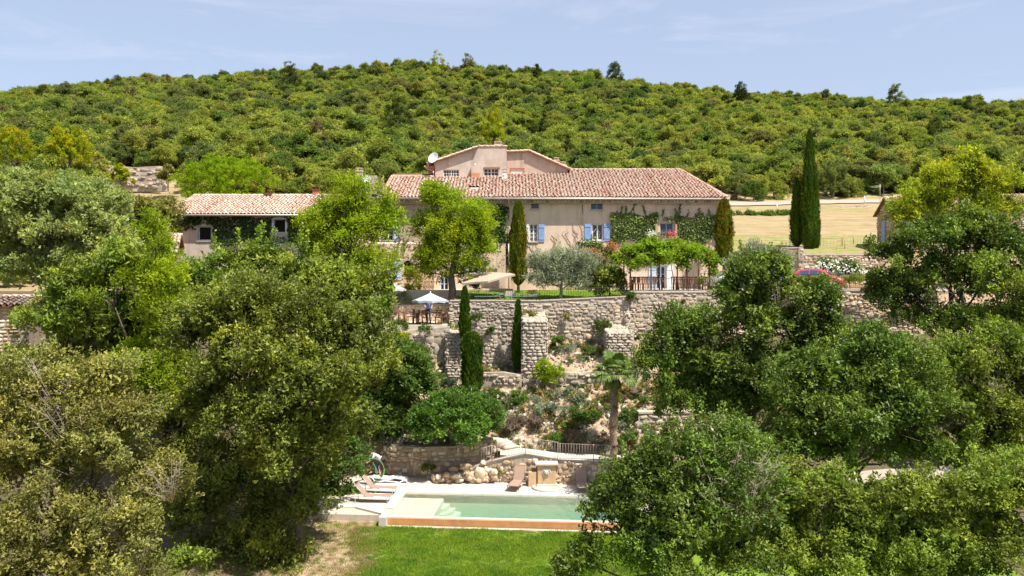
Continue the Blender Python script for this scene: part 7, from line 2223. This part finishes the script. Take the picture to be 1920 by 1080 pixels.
for px_ in (1184, 1262, 1272, 1280, 1329):
    x = wx(px_, PY0 + 1)
    mb.tube([(x, PY0 + .8, pz), (x + rn.uniform(-.15, .15), PY0 + .8, pz + .9), (x + rn.uniform(-.5, .5), PY0 + .5, ptop)], [.05, .035, .02], n=5)
mb.build('vine_stems', 'twig_dry', vine, kind='stuff')

def chair_proto(mat='wood_dark', label='', group=None):
    t = empty('chair', (0, 0, 0), label, 'chair', group)
    MB().box((0, 0, .45), (.44, .42, .04)).build('seat', mat, t)
    m = MB()
    for k in range(4): m.box((-.16 + k * .107, .22, .72), (.05, .02, .42))
    m.box((0, .22, .92), (.44, .03, .07)); m.build('backrest', mat, t)
    for sx in (-1, 1):
        for sy in (-1, 1):
            MB().bar((sx * .19, sy * .18, 0), (sx * .19, sy * .19, .92 if sy > 0 else .45), .02, n=5).build('leg', mat, t)
    return t
def table(x, y, z, w, d_, label, mat='wood_dark', rz=0, leg='wood_dark'):
    t = empty('table', (0, 0, 0), label, 'table')
    n = 5
    for k in range(n): MB().box((0, -d_ / 2 + (k + .5) * d_ / n, .74), (w, d_ / n - .012, .035)).build('board', mat, t)
    for sx in (-1, 1):
        for sy in (-1, 1): MB().box((sx * (w / 2 - .08), sy * (d_ / 2 - .08), .36), (.07, .07, .72)).build('leg', leg, t)
    place(t, (x, y, z), rz)
    return t
PG = 'dark chairs round the tables under the pergola'
c0 = chair_proto('wood_dark', 'dark wooden chair at the table under the left half of the pergola', PG)
table(wx(1212, 55.9), 56.1, pz, 2.2, 1.0, 'long dark table with a pale top under the left half of the pergola', 'cream_stone')
table(wx(1292, 55.9), 56.2, pz, 2.0, .95, 'dark table under the right half of the pergola', 'wood_dark')
first = True
for (cx_, lb, n_) in ((wx(1212, 55.9), 'dark wooden chair at the table under the left half of the pergola', 4), (wx(1292, 55.9), 'dark wooden chair at the table under the right half of the pergola', 3)):
    for k in range(n_):
        for s_ in (-1, 1):
            o = c0 if first else copy_tree(c0)
            first = False
            place(o, (cx_ - .8 + k * (1.7 / max(1, n_ - 1)), 56.15 + s_ * .75, pz), (0 if s_ > 0 else pi) + random.uniform(-.15, .15), label=lb, group=PG)
# dining table on the lower terrace
table(wx(806, 53.9), 53.9, 8.03, 1.9, .9, 'wooden dining table beside the person in blue, on the lower terrace', 'wood_pale')
DG = 'wooden chairs on the dining terrace'
for k, (px_, y_, rz_) in enumerate(((780, 53.5, -pi / 2 + .2), (797, 53.15, pi), (822, 53.2, pi + .2), (834, 54.0, pi / 2), (770, 54.5, -1.2))):
    o = copy_tree(c0)
    place(o, (wx(px_, y_), y_, 8.03), rz_, label=['brown chair at the left end of the dining table on the lower terrace', 'brown chair at the front left of the dining table', 'brown chair at the front right of the dining table',
          'brown chair at the right end of the dining table', 'brown chair set apart left of the dining table'][k], group=DG)

# ------------------------------------------------------------------ parasols
def parasol(x, y, z0, ztop, R_, mat, label, drop=.45, pole='white_paint', sides=8, rz=.2, cap=True):
    t = empty('parasol', (x, y, z0), label, 'parasol')
    mb = MB()
    top = Vector((x, y, ztop))
    for i in range(sides):
        a0, a1 = rz + 2 * pi * i / sides, rz + 2 * pi * (i + 1) / sides
        p0 = Vector((x + cos(a0) * R_, y + sin(a0) * R_, ztop - drop)); p1 = Vector((x + cos(a1) * R_, y + sin(a1) * R_, ztop - drop))
        m0 = top.lerp(p0, .5) - Vector((0, 0, .02)); m1 = top.lerp(p1, .5) - Vector((0, 0, .02)); me_ = (m0 + m1) / 2 - Vector((0, 0, .05)); pe = (p0 + p1) / 2 + Vector((0, 0, .05)); pe = pe + (top - pe) * .02
        q = (p0 + p1) / 2 * .98 + Vector((x, y, ztop - drop)) * .02
        dn = Vector((0, 0, -.14))
        MB().add([top, m0, me_, m1, p0, pe, p1, p0 + dn, pe + dn, p1 + dn], [(0, 1, 2), (0, 2, 3), (1, 4, 5, 2), (2, 5, 6, 3), (4, 7, 8, 5), (5, 8, 9, 6)]).build('canopy_panel', mat, t)
        MB().bar(top - Vector((0, 0, .06)), p0 - Vector((0, 0, .03)), .012, n=4).build('rib', pole, t)
    MB().bar((x, y, z0), (x, y, ztop + .1), .028, n=8).build('pole', pole, t)
    MB().lathe((x, y, z0), [(.3, 0), (.3, .05), (.06, .08), (.05, .3)], 14).build('base', 'alu_dark', t)
    return t
parasol(wx(807, 53.4), 53.4, 8.03, wz(549, 53.4), 1.22, 'canvas_white', 'white parasol over the dining table on the lower terrace', drop=.52)
parasol(wx(736, 56.2), 56.2, 8.4, wz(531, 56.2), .95, 'canvas_cream', 'cream parasol half hidden by the oak left of the orange creeper', drop=.42)
# cantilever parasol
t = empty('cantilever_parasol', (wx(873, 56.5), 56.5, 9.8), 'large tan cantilever parasol tilted over the railing right of the mulberry', 'parasol')
A = P(917, 510, 57.0)
px_c = [P(866, 531, 55.6), P(915, 527, 54.9), P(966, 514, 56.2), P(958, 512, 58.6), P(905, 515, 59.2), P(868, 524, 58.2)]
for i in range(6):
    a, b = px_c[i], px_c[(i + 1) % 6]
    m_ = (a + b) / 2; m_ = m_ + (A - m_) * .03
    MB().add([A, a, m_, b, a + Vector((0, 0, -.13)), m_ + Vector((0, 0, -.13)), b + Vector((0, 0, -.13))], [(0, 1, 2), (0, 2, 3), (1, 4, 5, 2), (2, 5, 6, 3)]).build('canopy_panel', 'canvas_tan', t)
    MB().bar(A - Vector((0, 0, .05)), a - Vector((0, 0, .03)), .014, n=4).build('rib', 'alu_dark', t)
MB().bar((wx(873, 56.5), 56.5, 9.8), P(873, 478, 56.5), .04, n=8).build('pole', 'alu', t)
MB().bar(P(873, 482, 56.5), P(915, 505, 57.0), .03, n=6).build('arm', 'alu', t)
MB().box((wx(873, 56.5), 56.5, 9.86), (.8, .8, .1)).build('base', 'alu_dark', t)

# ------------------------------------------------------------------ loungers
def lounger(label, back=radians(50), group=None, fab='sling_taupe', frame='alu'):
    """head end towards +x local; lies along x from -1 to +1"""
    t = empty('sun_lounger', (0, 0, 0), label, 'sun lounger', group)
    w = .31; z = .32; hx_ = .25
    MB().box(((-1 + hx_) / 2, 0, z), (hx_ + 1, w * 2 - .06, .025)).build('seat', fab, t)
    e = Vector((hx_ + cos(back) * .78, 0, z + sin(back) * .78)); s_ = Vector((hx_, 0, z))
    c = (e + s_) / 2
    MB().box(c, (.78, w * 2 - .06, .025), Matrix.Rotation(-back, 3, 'Y')).build('backrest', fab, t)
    for sy in (-1, 1):
        MB().tube([(-1, sy * w, z), (hx_, sy * w, z), (.95, sy * w, z)], .018, n=6).build('side_rail', frame, t)
        MB().tube([(hx_, sy * w, z), tuple(e + Vector((0, sy * w, 0)))], .016, n=6).build('back_rail', frame, t)
        MB().tube([(-.15, sy * (w + .03), z), (-.1, sy * (w + .03), z + .2), (.22, sy * (w + .03), z + .22), (.3, sy * (w + .03), z)], .015, n=6).build('armrest', frame, t)
        for x in (-.85, .75):
            MB().bar((x, sy * w, z), (x - .03, sy * w, 0), .017, n=6).build('leg', frame, t)
    MB().bar((.7, -w, z), tuple(s_.lerp(e, .6) + Vector((0, -w, 0))), .012, n=5).build('back_stay', frame, t)
    return t
LG = 'taupe sling sun loungers round the pool'
l0 = lounger('front taupe sun lounger at the left end of the pool, nearest the lawn', group=LG)
def lp(px, py): 
    d = CZ * F / (py - HY); return (wx(px, d), d, 0.012)
place(l0, lp(694, 943), pi + radians(-3))
l0.location = lp(696, 941)
o = copy_tree(l0); place(o, lp(708, 925), pi + radians(-6), label='rear taupe sun lounger at the left end of the pool, beside the front one', group=LG)
l2 = lounger('taupe sun lounger standing against the wall left of the fountain', back=radians(62), group=LG, frame='alu_dark')
place(l2, (wx(970, 42.9), 42.9, .012), radians(75))
l3 = lounger('taupe sun lounger standing against the wall right of the fountain', back=radians(62), group=LG, frame='alu_dark')
place(l3, (wx(1091, 42.6), 42.6, .012), radians(90))
# white plastic lounger folded flat
wl = empty('plastic_lounger', (0, 0, 0), 'white moulded plastic lounger lying flat behind the taupe ones', 'plastic lounger')
prof = [(-.95, .30), (-.6, .27), (-.1, .22), (.35, .30), (.6, .26), (.9, .22), (.98, .12)]
m = MB()
for (a, b) in zip(prof[:-1], prof[1:]):
    m.add([(a[0], -.3, a[1]), (b[0], -.3, b[1]), (b[0], .3, b[1]), (a[0], .3, a[1]), (a[0], -.3, a[1] - .06), (b[0], -.3, b[1] - .06), (b[0], .3, b[1] - .06), (a[0], .3, a[1] - .06)], [(0, 1, 2, 3), (7, 6, 5, 4), (0, 4, 5, 1), (2, 6, 7, 3)])
m.build('bed', 'white_paint', wl)
for sy in (-1, 1):
    MB().tube([(-.9, sy * .3, .25), (-.75, sy * .3, .02), (-.2, sy * .3, .1), (.3, sy * .3, .06), (.6, sy * .3, .02), (.9, sy * .3, .18)], .035, n=6).build('side_frame', 'white_paint', wl)
m = MB().lathe((.85, 0, 0), [(.02, -.02), (.13, 0), (.13, .05), (.02, .07)], 12)
m.build('wheel', 'white_paint', wl)
place(wl, lp(731, 903), radians(-4))
TG = 'teal sun loungers on the small lawn'
for k, px_ in enumerate((917, 981)):
    o = lounger(['teal sun lounger on the lawn behind the railing, left one, near the shrub', 'teal sun lounger on the lawn behind the railing, nearer the olive tree'][k], back=radians(12), group=TG, fab='teal_fabric', frame='alu_dark')
    place(o, (wx(px_, 54.9), 54.9, h1(wx(px_, 54.9), 54.9)), radians(4 + 5 * k))
# low walls and flower bed on the lawn
MB().bx(wx(944, 58), wx(966, 58), 57.8, 58.2, 9.6, wz(545, 58)).build('planter', 'cream_stone', label='low pale stone planter box on the lawn under the tan parasol', cat='planter')
MB().bx(wx(870, 61.6), wx(962, 61.6), 61.2, 61.9, 9.8, wz(541, 61.6)).build('low_wall', 'plaster_pink', label='low pink plastered bench wall at the foot of the facade under the tan parasol', cat='low wall')

# ------------------------------------------------------------------ fountain, hose, planters
ft = empty('fountain', (wx(1025, 43.1), 43.1, 0), 'square ochre stone wall fountain with a lion mask and round basin', 'fountain')
fx = wx(1025, 43.1)
MB().box((fx, 43.25, .58), (.98, .5, 1.16)).build('body', 'fountain_stone', ft, bevel=.015)
MB().box((fx, 43.22, 1.22), (1.22, .68, .1)).build('cap_stone', 'cream_stone', ft, bevel=.02)
MB().box((fx, 43.22, .08), (1.08, .56, .14)).build('plinth', 'cream_stone', ft, bevel=.01)
m = MB().lathe((0, 0, 0), [(.25, 0), (.22, .03), (.2, .05), (.19, .02), (.02, .02)], 16)
Rm_ = Matrix.Rotation(radians(90), 3, 'X'); m.v = [tuple(Rm_ @ Vector(v_) + Vector((fx - .02, 42.998, .78))) for v_ in m.v]; m.build('medallion', 'cream_stone', ft)
m = MB()
m.lathe((0, 0, 0), [(.15, 0), (.14, .04), (.1, .08), (.03, .1)], 10)
m.lathe((0, -.03, .06), [(.05, 0), (.045, .05), (.02, .07)], 8)
for sx in (-1, 1): m.lathe((sx * .05, .05, .07), [(.02, 0), (.015, .02), (.005, .03)], 6); m.lathe((sx * .11, .1, .0), [(.035, 0), (.03, .05), (.01, .06)], 6)
m.v = [tuple(Rm_ @ Vector(v_) + Vector((fx - .02, 42.97, .78))) for v_ in m.v]; m.build('lion_mask', 'cap_stone', ft)
MB().bar((fx - .02, 42.86, .73), (fx - .02, 42.78, .7), .015, n=6).build('spout', 'alu_dark', ft)
MB().lathe((fx, 42.75, .0), [(.78, 0), (.8, .02), (.8, .1), (.68, .11), (.66, .03), (.01, .03)], 28).build('basin', 'cream_stone', ft)
# wooden box beside
MB().bx(fx - .98, fx - .56, 43.0, 43.3, 0, .78).build('pump_box', 'fountain_stone', label='small ochre stone niche box left of the fountain', cat='box', bevel=.01)
# round tub on edge with green hose
hp = lp(697, 905)
hz_ = empty('hose_reel', (hp[0], hp[1], 0), 'big round coil of green hose round a dark brown hoop, standing behind the loungers', 'hose reel')
def ring(R_, r_, c, tilt, n=36, wob_=0.0, seed=0):
    rn = random.Random(seed); pts = []
    Rt = Matrix.Rotation(tilt, 3, 'X') @ Matrix.Rotation(0, 3, 'Z')
    for i in range(n + 1):
        a = 2 * pi * i / n
        rr_ = R_ * (1 + wob_ * sin(3 * a + seed))
        pts.append(Vector(c) + Rt @ Vector((cos(a) * rr_, sin(a) * rr_, 0)))
    return pts
cz = .62
Rt = Matrix.Rotation(radians(72), 3, 'X')
m = MB().lathe((0, 0, 0), [(.60, -.22), (.61, .22), (.585, .22), (.575, -.22)], 30)
Rz = Matrix.Rotation(radians(25), 3, 'Z')
m.v = [tuple(Rz @ Rt @ Vector(v_) + Vector((hp[0], hp[1] + .1, cz + .02))) for v_ in m.v]
m.f = m.f[:-2]; m.sm = m.sm[:-2]
m.build('hoop', 'tub_brown', hz_)
for k in range(4):
    pts = [Rz @ (Vector(p_)) + Vector((hp[0], hp[1] + .1, cz + .02)) for p_ in ring(.635, .02, (0, 0, 0), radians(72), wob_=.01, seed=k)]
    off_ = Rz @ Rt @ Vector((0, 0, -.2 + .12 * k))
    MB().tube([p_ + off_ for p_ in pts], .022, n=6).build('hose_coil', 'hose_green', hz_)
MB().tube([Vector((hp[0] + .1, hp[1] - .2, 1.15)), Vector((hp[0] + .35, hp[1] - .3, .7)), Vector((hp[0] + .3, hp[1] - .4, .25)), Vector((hp[0] + .05, hp[1] - .5, .05)), Vector((hp[0] - .3, hp[1] - .4, .04))], .02, n=6).build('loose_hose', 'hose_green', hz_)
MB().bar((hp[0] - .3, hp[1] + .3, 0), (hp[0] - .1, hp[1] + .1, .3), .03, n=6).bar((hp[0] + .3, hp[1] + .3, 0), (hp[0] + .1, hp[1] + .1, .3), .03, n=6).build('stand', 'alu_dark', hz_)
# wooden planter near the red car
pl = empty('wooden_planter', (wx(1605, 56), 56, 10.22), 'long wooden planter with yellow green plants right of the red car', 'planter')
for k in range(10):
    MB().bx(wx(1588, 55.5) + k * .135, wx(1588, 55.5) + k * .135 + .125, 55.4, 55.46, 10.23, 10.62).build('board', 'wood_pale', pl)
MB().bx(wx(1588, 55.5), wx(1588, 55.5) + 1.35, 55.47, 56.0, 10.23, 10.55).build('soil', 'wood_dark', pl)
lob = [(wx(1588, 55.6) + .1 + k * .2, 55.7, 10.85, .2, .2, .28) for k in range(7)]
v, q, t_, _ = crown(lob, 160, 10, (.14, .04), .2, .08, 5, .9, .2, -.5)
obj_np('plants', v, q, None, ['robinia'], t_, parent=pl)
# white marker posts by the road
for k, (px_, py_, h_) in enumerate(((1457, 391, .8), (1621, 377, .7))):
    g_ = P(px_, py_, 107 + 2 * k)
    MB().bar((g_.x, g_.y, g_.z - .4), (g_.x, g_.y, g_.z + h_), .09, .08, n=8).build('marker_post', 'white_paint', label=['white marker post beside the field road, left of the tall cypresses', 'white marker post beside the field road, above the field wall'][k], cat='marker post')

# ------------------------------------------------------------------ cars
def car(label, paint, group='cars parked on the upper terrace'):
    """small hatchback, front towards +x, standing on z = 0"""
    t = empty('parked_car', (0, 0, 0), label, 'car', group)
    # side profile stations: x, z low, z belt, z top, half width low, half width top
    ST = [(-1.90, .42, .62, .70, .62, .55), (-1.84, .28, .85, .98, .74, .66), (-1.62, .22, .93, 1.28, .80, .62), (-1.30, .20, .95, 1.43, .82, .60), (-.60, .20, .95, 1.50, .83, .61), (.05, .20, .94, 1.49, .83, .61), (.50, .20, .92, 1.34, .83, .63),
          (.98, .20, .90, .98, .82, .68), (1.30, .20, .82, .90, .80, .70), (1.65, .22, .70, .78, .76, .66), (1.84, .28, .55, .62, .68, .58), (1.90, .40, .48, .50, .56, .5)]
    mb = MB(); rings = []
    for (x, zl, zbt, zt_, wl_, wt) in ST:
        rings.append([(x, -wl_ * .9, zl), (x, -wl_, zl + .15 * (zbt - zl)), (x, -wl_ * .99, zbt), (x, -wt, zt_ - .05 * (zt_ - zbt)), (x, -wt * .6, zt_), (x, wt * .6, zt_), (x, wt, zt_ - .05 * (zt_ - zbt)), (x, wl_ * .99, zbt), (x, wl_, zl + .15 * (zbt - zl)), (x, wl_ * .9, zl)])
    k = 10
    vs = [v_ for rg in rings for v_ in rg]; fs = []
    for j in range(len(ST) - 1):
        for i in range(k):
            fs.append((j * k + i, (j + 1) * k + i, (j + 1) * k + (i + 1) % k, j * k + (i + 1) % k))
    fs += [tuple(range(k)), tuple((len(ST) - 1) * k + i for i in reversed(range(k)))]
    mb.add(vs, fs, smooth=False)
    body = mb.build('body', paint, t)
    body.data.polygons.foreach_set('use_smooth', np.ones(len(body.data.polygons), bool))
    def side_win(pts, sy, name='side_window'):
        # points on the flank between belt and roof
        out = []
        for (x, f_) in pts:
            xs_ = [s[0] for s in ST]
            zb_ = np.interp(x, xs_, [s[2] for s in ST]); zt_ = np.interp(x, xs_, [s[3] for s in ST]); wl_ = np.interp(x, xs_, [s[4] for s in ST]); wt = np.interp(x, xs_, [s[5] for s in ST])
            zt2 = zt_ - .05 * (zt_ - zb_)
            out.append((x, sy * (wl_ * .99 + (wt - wl_ * .99) * f_ + .008), zb_ + (zt2 - zb_) * f_))
        MB().add(out, [tuple(range(len(out)))] if sy < 0 else [tuple(reversed(range(len(out))))]).build(name, 'car_glass', t)
    for sy in (-1, 1):
        side_win([(-.52, .06), (.02, .06), (.02, .88), (-.52, .88)], sy)
        side_win([(.07, .06), (.80, .06), (.45, .84), (.07, .88)], sy)
        side_win([(-1.35, .1), (-.58, .06), (-.58, .88), (-1.22, .84)], sy)
    def quad(x0, z0, w0, x1, z1, w1, name, mat, off):
        MB().add([(x0 + off[0], -w0, z0 + off[1]), (x0 + off[0], w0, z0 + off[1]), (x1 + off[0], w1, z1 + off[1]), (x1 + off[0], -w1, z1 + off[1])], [(0, 1, 2, 3)]).build(name, mat, t)
    quad(.93, 1.03, .60, .53, 1.32, .55, 'windscreen', 'car_glass', (.035, .035))
    quad(-1.80, 1.0, .58, -1.62, 1.27, .52, 'rear_window', 'car_glass', (-.03, .02))
    for sy in (-1, 1):
        for x in (-1.2, 1.2):
            wv = MB().lathe((0, 0, 0), [(.20, -.09), (.30, -.08), (.31, -.05), (.31, .05), (.30, .08), (.20, .09)], 20)
            wv.v = [(x + v_[0], sy * .76 + v_[2], .31 + v_[1]) for v_ in wv.v]
            wo = wv.build('wheel', 'rubber', t)
            rv = MB().lathe((0, 0, 0), [(.19, -.095), (.19, .095), (.04, .1)], 12)
            rv.v = [(x + v_[0], sy * (.76 + v_[2] * 1.02), .31 + v_[1]) for v_ in rv.v]
            rv.build('hub_cap', 'alu', wo)
        MB().box((1.80, sy * .52, .58), (.14, .26, .13), Matrix.Rotation(-sy * .35, 3, 'Z')).build('headlight', 'lamp_lens', t, bevel=.02)
        MB().box((-1.86, sy * .6, .78), (.06, .12, .26)).build('tail_light', 'car_red', t, bevel=.01)
        MB().box((.62, sy * .93, .98), (.12, .16, .11)).build('wing_mirror', paint, t, bevel=.02)
    MB().box((1.88, 0, .40), (.1, 1.1, .18)).build('bumper', 'alu_dark', t, bevel=.03)
    MB().box((1.92, 0, .42), (.06, .5, .1)).build('number_plate', 'white_paint', t)
    MB().box((-1.88, 0, .45), (.1, 1.2, .2)).build('bumper', 'alu_dark', t, bevel=.03)
    for sy in (-1, 1):
        m_ = MB()
        for x in (.035, -.55): m_.box((x, sy * .838, .62), (.012, .01, .6))
        m_.build('door_gap', 'rubber', t)
    return t
cr = car('bright red small hatchback parked beside the white oleanders', 'car_red'); place(cr, (wx(1537, 58.5), 58.7, 10.24), radians(-28))
cs = car('silver grey hatchback at the left, half hidden behind the grey olive tree', 'car_silver'); place(cs, (wx(1372, 58.5), 58.8, 10.24), radians(-172))
cw = car('white hatchback seen through the olive branches between the other two cars', 'car_white'); place(cw, (wx(1448, 60.5), 60.6, 10.24), radians(-30))

# ------------------------------------------------------------------ people
def skin_chain(name, verts, edges, radii, mat, parent, root_i=0, sub=2):
    me = bpy.data.meshes.new(name)
    c = Vector(verts[root_i])
    me.from_pydata([tuple(Vector(v_) - c) for v_ in verts], edges, [])
    o = bpy.data.objects.new(name, me)
    link(o, parent, c)
    sk = o.modifiers.new('skin', 'SKIN')
    for i, r_ in enumerate(radii):
        rr_ = r_ if hasattr(r_, '__len__') else (r_, r_)
        me.skin_vertices[0].data[i].radius = rr_
    me.skin_vertices[0].data[root_i].use_root = True
    s_ = o.modifiers.new('sub', 'SUBSURF'); s_.levels = sub; s_.render_levels = sub
    sk.use_smooth_shade = True
    me.materials.append(MATS[mat])
    return o
def person(label, loc, rz, J, top_mat, leg_mat, hair='hair_brown', shoes='rubber', sleeves=1.0):
    """J: joint positions in local metres (z up, facing -y)"""
    t = empty('person', (0, 0, 0), label, 'person')
    V_ = [J['pelvis'], J['waist'], J['chest'], J['neck'], J['head'], J['crown']]
    E_ = [(0, 1), (1, 2), (2, 3), (3, 4), (4, 5)]
    R_ = [(.15, .11), (.13, .10), (.155, .11), (.055, .055), (.085, .1), (.07, .085)]
    for s in ('l', 'r'):
        k = len(V_); V_ += [J['hip' + s], J['knee' + s], J['ankle' + s], J['toe' + s]]; E_ += [(0, k), (k, k + 1), (k + 1, k + 2), (k + 2, k + 3)]; R_ += [.085, .058, .04, .032]
        k = len(V_); V_ += [J['sho' + s], J['elb' + s], J['wri' + s], J['palm' + s]]; E_ += [(2, k), (k, k + 1), (k + 1, k + 2), (k + 2, k + 3)]; R_ += [.058, .04, .027, (.036, .018)]
    skin_chain('body', V_, E_, R_, 'skin', t)
    for s in ('l', 'r'):
        w_, p_ = Vector(J['wri' + s]), Vector(J['palm' + s])
        d_ = (p_ - w_).normalized(); sd = d_.cross(Vector((0, 1, 0.2))).normalized()
        m_ = MB()
        for k in range(4):
            b_ = p_ + sd * (-.027 + .018 * k); ln = (.065, .078, .072, .055)[k]
            m_.tube([b_, b_ + d_ * ln * .5, b_ + d_ * ln + Vector((0, -.015, -.01))], [.009, .008, .006], n=5)
        b_ = w_.lerp(p_, .5) - sd * .03; m_.tube([b_, b_ - sd * .025 + d_ * .025, b_ - sd * .03 + d_ * .055], [.01, .009, .007], n=5)
        m_.build('fingers', 'skin', t)
    # shirt
    V_ = [J['waist'], J['chest'], Vector(J['pelvis']) + Vector((0, 0, .05)), Vector(J['chest']).lerp(Vector(J['neck']), .55)]
    E_ = [(0, 1), (0, 2), (1, 3)]; R_ = [(.145, .118), (.17, .125), (.155, .122), (.08, .075)]
    for s in ('l', 'r'):
        k = len(V_); V_ += [J['sho' + s], Vector(J['sho' + s]).lerp(Vector(J['elb' + s]), .75 * sleeves)]; E_ += [(1, k), (k, k + 1)]; R_ += [.072, .055]
    skin_chain('shirt', V_, E_, R_, top_mat, t)
    V_ = [J['pelvis'], Vector(J['pelvis']).lerp(Vector(J['waist']), .5)]; E_ = [(0, 1)]; R_ = [(.16, .125), (.14, .112)]
    for s in ('l', 'r'):
        k = len(V_); V_ += [J['hip' + s], J['knee' + s], Vector(J['knee' + s]).lerp(Vector(J['ankle' + s]), .93)]; E_ += [(0, k), (k, k + 1), (k + 1, k + 2)]; R_ += [.1, .074, .058]
    skin_chain('trousers', V_, E_, R_, leg_mat, t)
    hd = Vector(J['head']); cr_ = Vector(J['crown'])
    m_ = MB().lathe((0, 0, 0), [(.105, -.02), (.112, .04), (.1, .09), (.06, .125), (.01, .135)], 12)
    q = (cr_ - hd).to_track_quat('Z', 'Y')
    m_.v = [tuple(q @ Vector((v_[0] * .9, v_[1] * 1.02, v_[2])) + hd + Vector((0, .015, .02))) for v_ in m_.v]; m_.build('hair', hair, t)
    fwd = Vector((0, -1, 0))
    m_ = MB().bar(hd + Vector((0, -.1, -.01)), hd + Vector((0, -.118, -.035)), .012, .016, n=5); m_.build('nose', 'skin', t)
    m_ = MB()
    for sx in (-1, 1): m_.box(hd + Vector((sx * .035, -.096, .015)), (.022, .01, .01))
    m_.build('eyes', 'cloth_navy', t)
    MB().box(hd + Vector((0, -.098, -.055)), (.045, .01, .01)).build('mouth', 'terracotta', t)
    for s in ('l', 'r'):
        a_, b_ = Vector(J['ankle' + s]), Vector(J['toe' + s])
        MB().box((a_.lerp(b_, .45) + Vector((0, 0, -.035))), (.09, .25, .075), Matrix.Rotation(math.atan2(-(b_ - a_).x, (b_ - a_).y) + 0, 3, 'Z'), taper=.8).build('shoe', shoes, t, bevel=.02)
    place(t, loc, rz)
    return t
ST_ = dict(pelvis=(0, 0, .95), waist=(0, 0, 1.1), chest=(0, 0, 1.34), neck=(0, -.01, 1.51), head=(0, -.03, 1.63), crown=(0, -.01, 1.7),
           hipl=(-.1, 0, .88), kneel=(-.11, -.02, .49), anklel=(-.11, .02, .09), toel=(-.12, -.12, .05), hipr=(.1, 0, .88), kneer=(.11, -.01, .49), ankler=(.12, .03, .09), toer=(.14, -.11, .05),
           shol=(-.19, 0, 1.42), elbl=(-.25, -.02, 1.15), wril=(-.18, -.2, 1.0), palml=(-.13, -.27, .98), shor=(.19, 0, 1.42), elbr=(.26, -.02, 1.15), wrir=(.2, -.2, 1.0), palmr=(.15, -.27, .98))
person('person in a blue shirt and dark trousers standing under the white parasol', (wx(803, 55.0), 55.0, 8.03), radians(10), ST_, 'shirt_blue', 'cloth_navy')
BD = dict(pelvis=(0, .12, .92), waist=(0, .02, 1.05), chest=(0, -.2, 1.2), neck=(0, -.36, 1.27), head=(0, -.47, 1.29), crown=(0, -.53, 1.33),
          hipl=(-.1, .1, .85), kneel=(-.14, -.02, .48), anklel=(-.14, .12, .09), toel=(-.16, -.02, .05), hipr=(.1, .1, .85), kneer=(.14, .12, .48), ankler=(.17, .34, .1), toer=(.18, .2, .05),
          shol=(-.19, -.26, 1.22), elbl=(-.24, -.4, .98), wril=(-.18, -.58, .84), palml=(-.15, -.65, .8), shor=(.19, -.26, 1.22), elbr=(.25, -.42, 1.0), wrir=(.2, -.6, .86), palmr=(.17, -.67, .82))
person('person in a white shirt and blue jeans bending forward by the green hose', lp(708, 891), radians(-60), BD, 'shirt_white', 'jeans')
